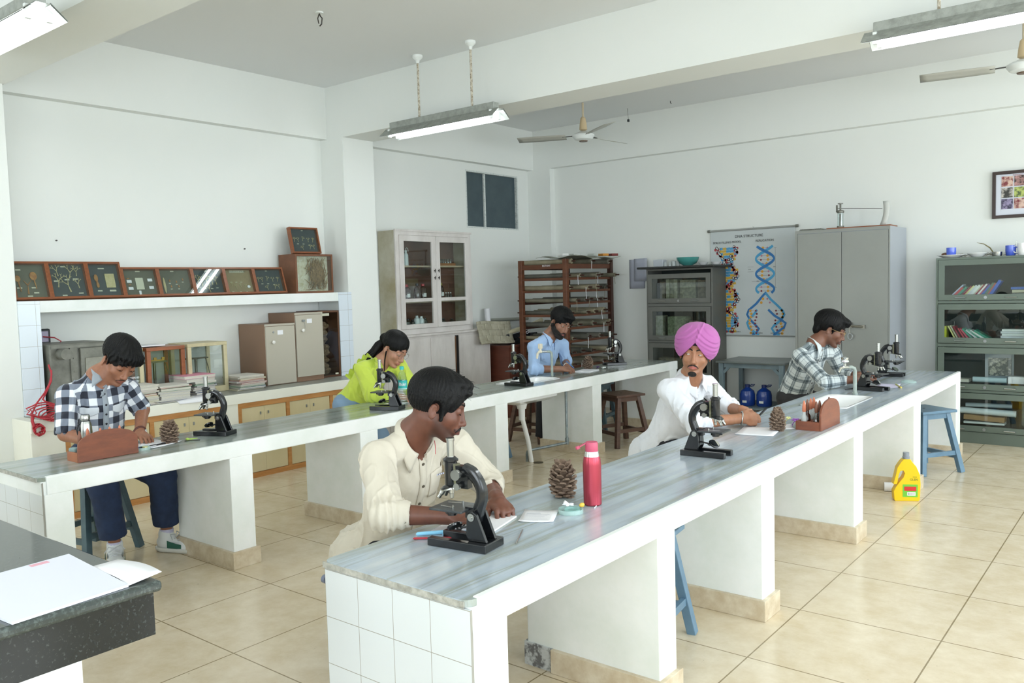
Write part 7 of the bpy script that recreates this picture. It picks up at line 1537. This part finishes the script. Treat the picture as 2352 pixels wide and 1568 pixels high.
legs(root,o,J,.010,mat('charcoal_trousers','2c2b2d',.75))
feature(root,o,'belt_buckle',M_nick,lambda m:m.box(-2.42,6.93,.60,-2.41,6.96,.65))
# ---- man in light blue shirt ----
J=dict(head=(-4.795,6.765,1.225),neck=(-4.905,6.722,1.092),sR=(-4.955,6.535,.995),sL=(-4.90,6.935,.995),eR=(-4.84,6.37,.80),wR=(-4.69,6.60,.785),eL=(-4.88,6.97,.82),wL=(-4.755,6.80,.79),pel=(-5.12,6.80,.60),kR=(-4.95,6.68,.50),kL=(-4.95,6.95,.5),aR=(-5.0,6.68,.08),aL=(-5.0,6.95,.08),tR=(-4.86,6.68,.04),tL=(-4.86,6.95,.04))
hd=Head(J['head'],fdir(.52,.72,.42),radians(14),SH*1.05,'open')
o,F,root=person('blue','bearded man in a light blue shirt writing beside the rear sink',.0042,(-5.4,6.2,0),(-4.4,7.2,1.42),hd,J,'8f6652','8d5552',[],
 [hand(J['wR'],(.55,.8,-.1),(.3,-.3,1),1,(.7,.8,.9,1.0),SH),hand(J['wL'],(.7,-.3,-.3),(.2,0,1),-1,(.3,.4,.4,.5),SH)],stub='1d1613',amt=.8)
hair_obj(root,o,hd,.0042,cap=((-.014,0,.052),(.110,.088,.092)),extra=[((.06,0,.082),(.05,.066,.030)),((.016,.072,.03),(.014,.076,-.03),.008,.007),((.016,-.072,.03),(.014,-.076,-.03),.008,.007)],face=((.120,0,-.032),(.082,.070,.080)),strands=60,nobelow=None,seed=5,amp=.0015)
brows(root,o,hd,t=1.2);beard(root,o,hd,.004,.0075);moustache(root,o,hd,1.1);eyes(root,o,hd,(.1,-.35))
M_lbs=mat('light_blue_cotton','a3bfe4',.85,sheen=.15,bump=(16,.3))
shirt(root,o,.0065,(-5.45,6.15,.42),(-4.5,7.25,1.18),J,M_lbs,(.28,.18),head=hd,sl=.064,rt=(.145,.150),flat=.76,neckr=.064,fold=.008,sleeve_r=(.060,.056,.054),cuffr=.054,seed=31,hemz=.50,btn='c9d8ee')
feature(root,o,'pen',mat('blue_pen','3d6fae',.4),lambda m:m.tube([(-4.60,6.70,.79),(-4.66,6.66,.86)],.005,8))
feature(root,o,'wrist_watch',M_nick,lambda m:m.tube([np.array(J['wL'])+.034*(np.array([.5,.85,0])*cos(a)+np.array([0,0,1])*sin(a)) for a in [k*pi/8 for k in range(16)]],.005,6,closed=True))
legs(root,o,J,.011,M_dk_tr)
# ---- woman in lime blouse ----
J=dict(head=(-4.83,4.549,1.135),neck=(-4.925,4.50,1.035),sR=(-4.985,4.36,.985),sL=(-4.89,4.65,.980),eR=(-4.86,4.33,.785),wR=(-4.665,4.41,.780),eL=(-4.80,4.70,.80),wL=(-4.655,4.58,.782),pel=(-5.19,4.42,.70),kR=(-5.05,4.35,.42),kL=(-5.05,4.55,.42),aR=(-5.1,4.35,.08),aL=(-5.1,4.55,.08),tR=(-4.95,4.35,.04),tL=(-4.95,4.55,.04))
hd=Head(J['head'],fdir(.74,.45,.55),radians(6),SH*1.0)
o,F,root=person('lime','woman in a frilled lime green blouse with tied black hair bending over the rear bench',.0036,(-5.4,4.1,0),(-4.4,4.95,1.35),hd,J,'b5846c','b0625e',[],
 [hand(J['wR'],(.75,.5,-.12),(.1,-.2,1),1,(.5,.6,.7,.8),SH*.92),hand(J['wL'],(.75,-.2,-.12),(.1,.1,1),-1,(.5,.6,.7,.8),SH*.92)],neckr=.044)
hair_obj(root,o,hd,.0036,cap=((-.014,0,.044),(.104,.084,.088)),extra=[((-.10,0,.02),(.045,.045,.04))],face=((.120,0,-.035),(.080,.068,.088)),strands=60,amp=.0012,freq=26,nobelow=.02,seed=9,nape=-.05)
t0=hd.w((-.108,0,-.005))
feature(root,o,'ponytail',M_hair,lambda m:[m.tube([t0+np.array(d_)*.1,t0+np.array((-.035,-.02,-.04))+np.array(d_),t0+np.array((-.06,-.05,-.09))+np.array(d_)*1.4,t0+np.array((-.08,-.10,-.13))+np.array(d_)*2.2],[.026,.028,.021,.004],10) for d_ in((0,0,0),(.008,.012,-.01),(-.01,-.006,.01),(.0,-.015,-.012),(.012,.0,.012))])
feature(root,o,'side_locks',M_hair,lambda m:[m.tube([hd.w((.0,s*.080,-.02)),hd.w((.02,s*.075,-.08)),hd.w((.035,s*.06,-.13))+np.array((0,0,-.02)),hd.w((.03,s*.05,-.16))+np.array((0,0,-.06+k*.01))],[.006,.005,.004,.001],5) for s in(1,-1) for k in range(3)])
feature(root,o,'hair_clip',mat('pale_clip','dcdcd0',.4),lambda m:m.ell(hd.w((-.095,0,.05)),(.018,.035,.012),Matrix(hd.R.tolist()),12,8))
brows(root,o,hd,t=.8);lashes(root,o,hd);specs(root,o,hd,mat('silver_rim','b8b2a8',.25,1),.026,.022);eyes(root,o,hd,(0,-.5))
M_lime=mat('lime_cotton','c6d851',.8,sheen=.25)
sh_,G,f_,l_,u_=shirt(root,o,.0055,(-5.5,4.05,.55),(-4.5,5.0,1.12),J,M_lime,(.72,.70),head=hd,sl=.062,rt=(.150,.128),flat=.80,neckr=.056,fold=.009,sleeve_r=(.064,.064,.048),cuffr=.048,seed=41,hemz=.66,collar=False,openv=.05,placket=False)
def frill(m):
    nk=np.array(J['neck'])
    for q,s_ in(('sR',1),('sL',-1)):
        sp=np.array(J[q]);a=nk+f_*.07-u_*.10+l_*(-.05 if q=='sR' else .05);b=sp*.55+nk*.45+u_*.055;c_=nk-f_*.09-u_*.12+l_*(-.07 if q=='sR' else .07);d_=nk-f_*.10-u_*.30+l_*(-.08 if q=='sR' else .08);outw=-l_ if q=='sR' else l_
        def fn(u,v):
            P_=[a,b,c_,d_];k=u*3;i=min(int(k),2);t=k-i;p=P_[i]*(1-t)+P_[i+1]*t
            if i==0:p=p+(u_*.045+f_*.01)*sin(pi*t)
            if i==1:p=p+(u_*.03-f_*.01)*sin(pi*t)
            return p+outw*(.05*v)+(u_*.5+(f_ if u<.4 else -f_)*.5)*(.030*v+.012*v*sin(u*60))+f_*(.010*v*cos(u*60))
        m.grid(fn,70,5)
feature(root,sh_,'frill',M_lime,frill)
feature(root,o,'black_cord',M_dk,lambda m:m.tube([hd.w((.03,-.04,-.14)),np.array(J['neck'])+f_*.10-u_*.06,np.array(J['neck'])+f_*.12-u_*.12],.0016,5))
M_jean=mat('light_blue_jeans','7f9ab5',.8); legs(root,o,J,.010,M_jean)
# ---- man in black and white checks ----
J=dict(head=(-4.955,2.428,1.222),neck=(-5.035,2.330,1.128),sR=(-5.07,2.160,1.035),sL=(-5.03,2.50,1.035),eR=(-5.01,2.115,.82),wR=(-4.84,2.16,.785),eL=(-5.01,2.575,.90),wL=(-4.835,2.462,.785),pel=(-5.13,2.36,.66),kR=(-4.96,2.295,.46),kL=(-4.86,2.60,.50),aR=(-4.985,2.345,.12),aL=(-4.945,2.655,.13),tR=(-4.96,2.325,.06),tL=(-4.91,2.655,.06))
hd=Head(J['head'],fdir(.62,.52,.60),radians(12),SH*1.03)
o,F,root=person('check','man in a black and white checked shirt leaning with both hands on the rear bench',.0036,(-5.35,1.9,0),(-4.55,2.85,1.46),hd,J,'9c6b52','93584f',[],
 [hand(J['wR'],(.9,.35,-.18),(.15,-.1,1),1,(.35,.4,.45,.5),SH),hand(J['wL'],(.9,-.1,-.18),(.15,.1,1),-1,(.35,.4,.45,.5),SH)],stub='2b201c',amt=.12)
hair_obj(root,o,hd,.0034,cap=((-.016,0,.046),(.112,.090,.090)),extra=[((.065,0,.072),(.048,.070,.032)),((.088,.012,.054),(.026,.050,.022)),((.084,-.034,.040),(.018,.028,.018)),((.018,.072,.03),(.016,.076,-.02),.008,.005),((.018,-.072,.03),(.016,-.076,-.02),.008,.005)],face=((.120,0,-.036),(.084,.070,.076)),strands=90,slen=.02,nobelow=None,seed=6,amp=.002)
brows(root,o,hd);lashes(root,o,hd);moustache(root,o,hd,.6);eyes(root,o,hd,(0,-.5))
M_ck=plaid('black_white_check_cotton',('e8ecf2','7d8594','1d2130'),.084)
sh_,G,f_,l_,u_=shirt(root,o,.0052,(-5.45,1.85,.55),(-4.6,2.9,1.2),J,M_ck,(-.93,-.88),head=hd,sl=.062,rt=(.135,.145),flat=.76,neckr=.062,fold=.0075,sleeve_r=(.058,.060,.06),uv=True,collar_m=mat('grey_blue_cotton','9aa3ac',.8),seed=51,hemz=.64,openv=.05,nbtn=6,btn='20222a')
for a_ in(-.085,.085):
    p=surf(G,np.array(J['neck'])-u_*.17+f_*.3+l_*a_,-f_)
    decal(root,sh_,'pocket_flap',mat('white_flap_cotton','cfd5dc',.85),G,p,l_,u_,f_,.095,.035,.022,.003)
feature(root,o,'wrist_watch',mat('brown_strap','5b2f25',.5),lambda m:m.tube([np.array(J['wL'])-np.array([.012,-.006,-.006])+.032*(np.array([.15,.98,0])*cos(a)+np.array([.3,0,.95])*sin(a)) for a in [k*pi/10 for k in range(20)]],.009,6,closed=True))
wp=np.array(J['wL'])+np.array([.012,.034,.004]);feature(root,o,'watch_face',M_silv,lambda m:m.lathe([(.018,-.005),(.019,.003),(.016,.005)],tuple(wp),20,(.4,.9,.1)))
M_dj=mat('dark_denim','1c2a45',.85,noise=14,col2='233453'); legs(root,o,J,.006,M_dj,'jeans',(.095,.082,.078),.005,endt=.86)
for q,tx in(('R',(-4.80,2.33,0)),('L',(-4.76,2.62,0))):
    a_=np.array(J['a'+q]);tv=(np.array([.12,-.06,0]) if q=='R' else np.array([.24,.11,0]));tv=tv/np.linalg.norm(tv);heel=np.array([a_[0],a_[1],0])-tv*.055
    shoe(root,o,heel,heel+tv,mat('white_leather','dfe2e2',.5),mat('off_white_rubber','cfcfc8',.6))
    feature(root,o,'sock',mat('lilac_sock','c9c6de',.8),lambda m:m.tube([a_+np.array([0,0,.012]),a_+np.array([0,0,-.07])],[.041,.043],14))
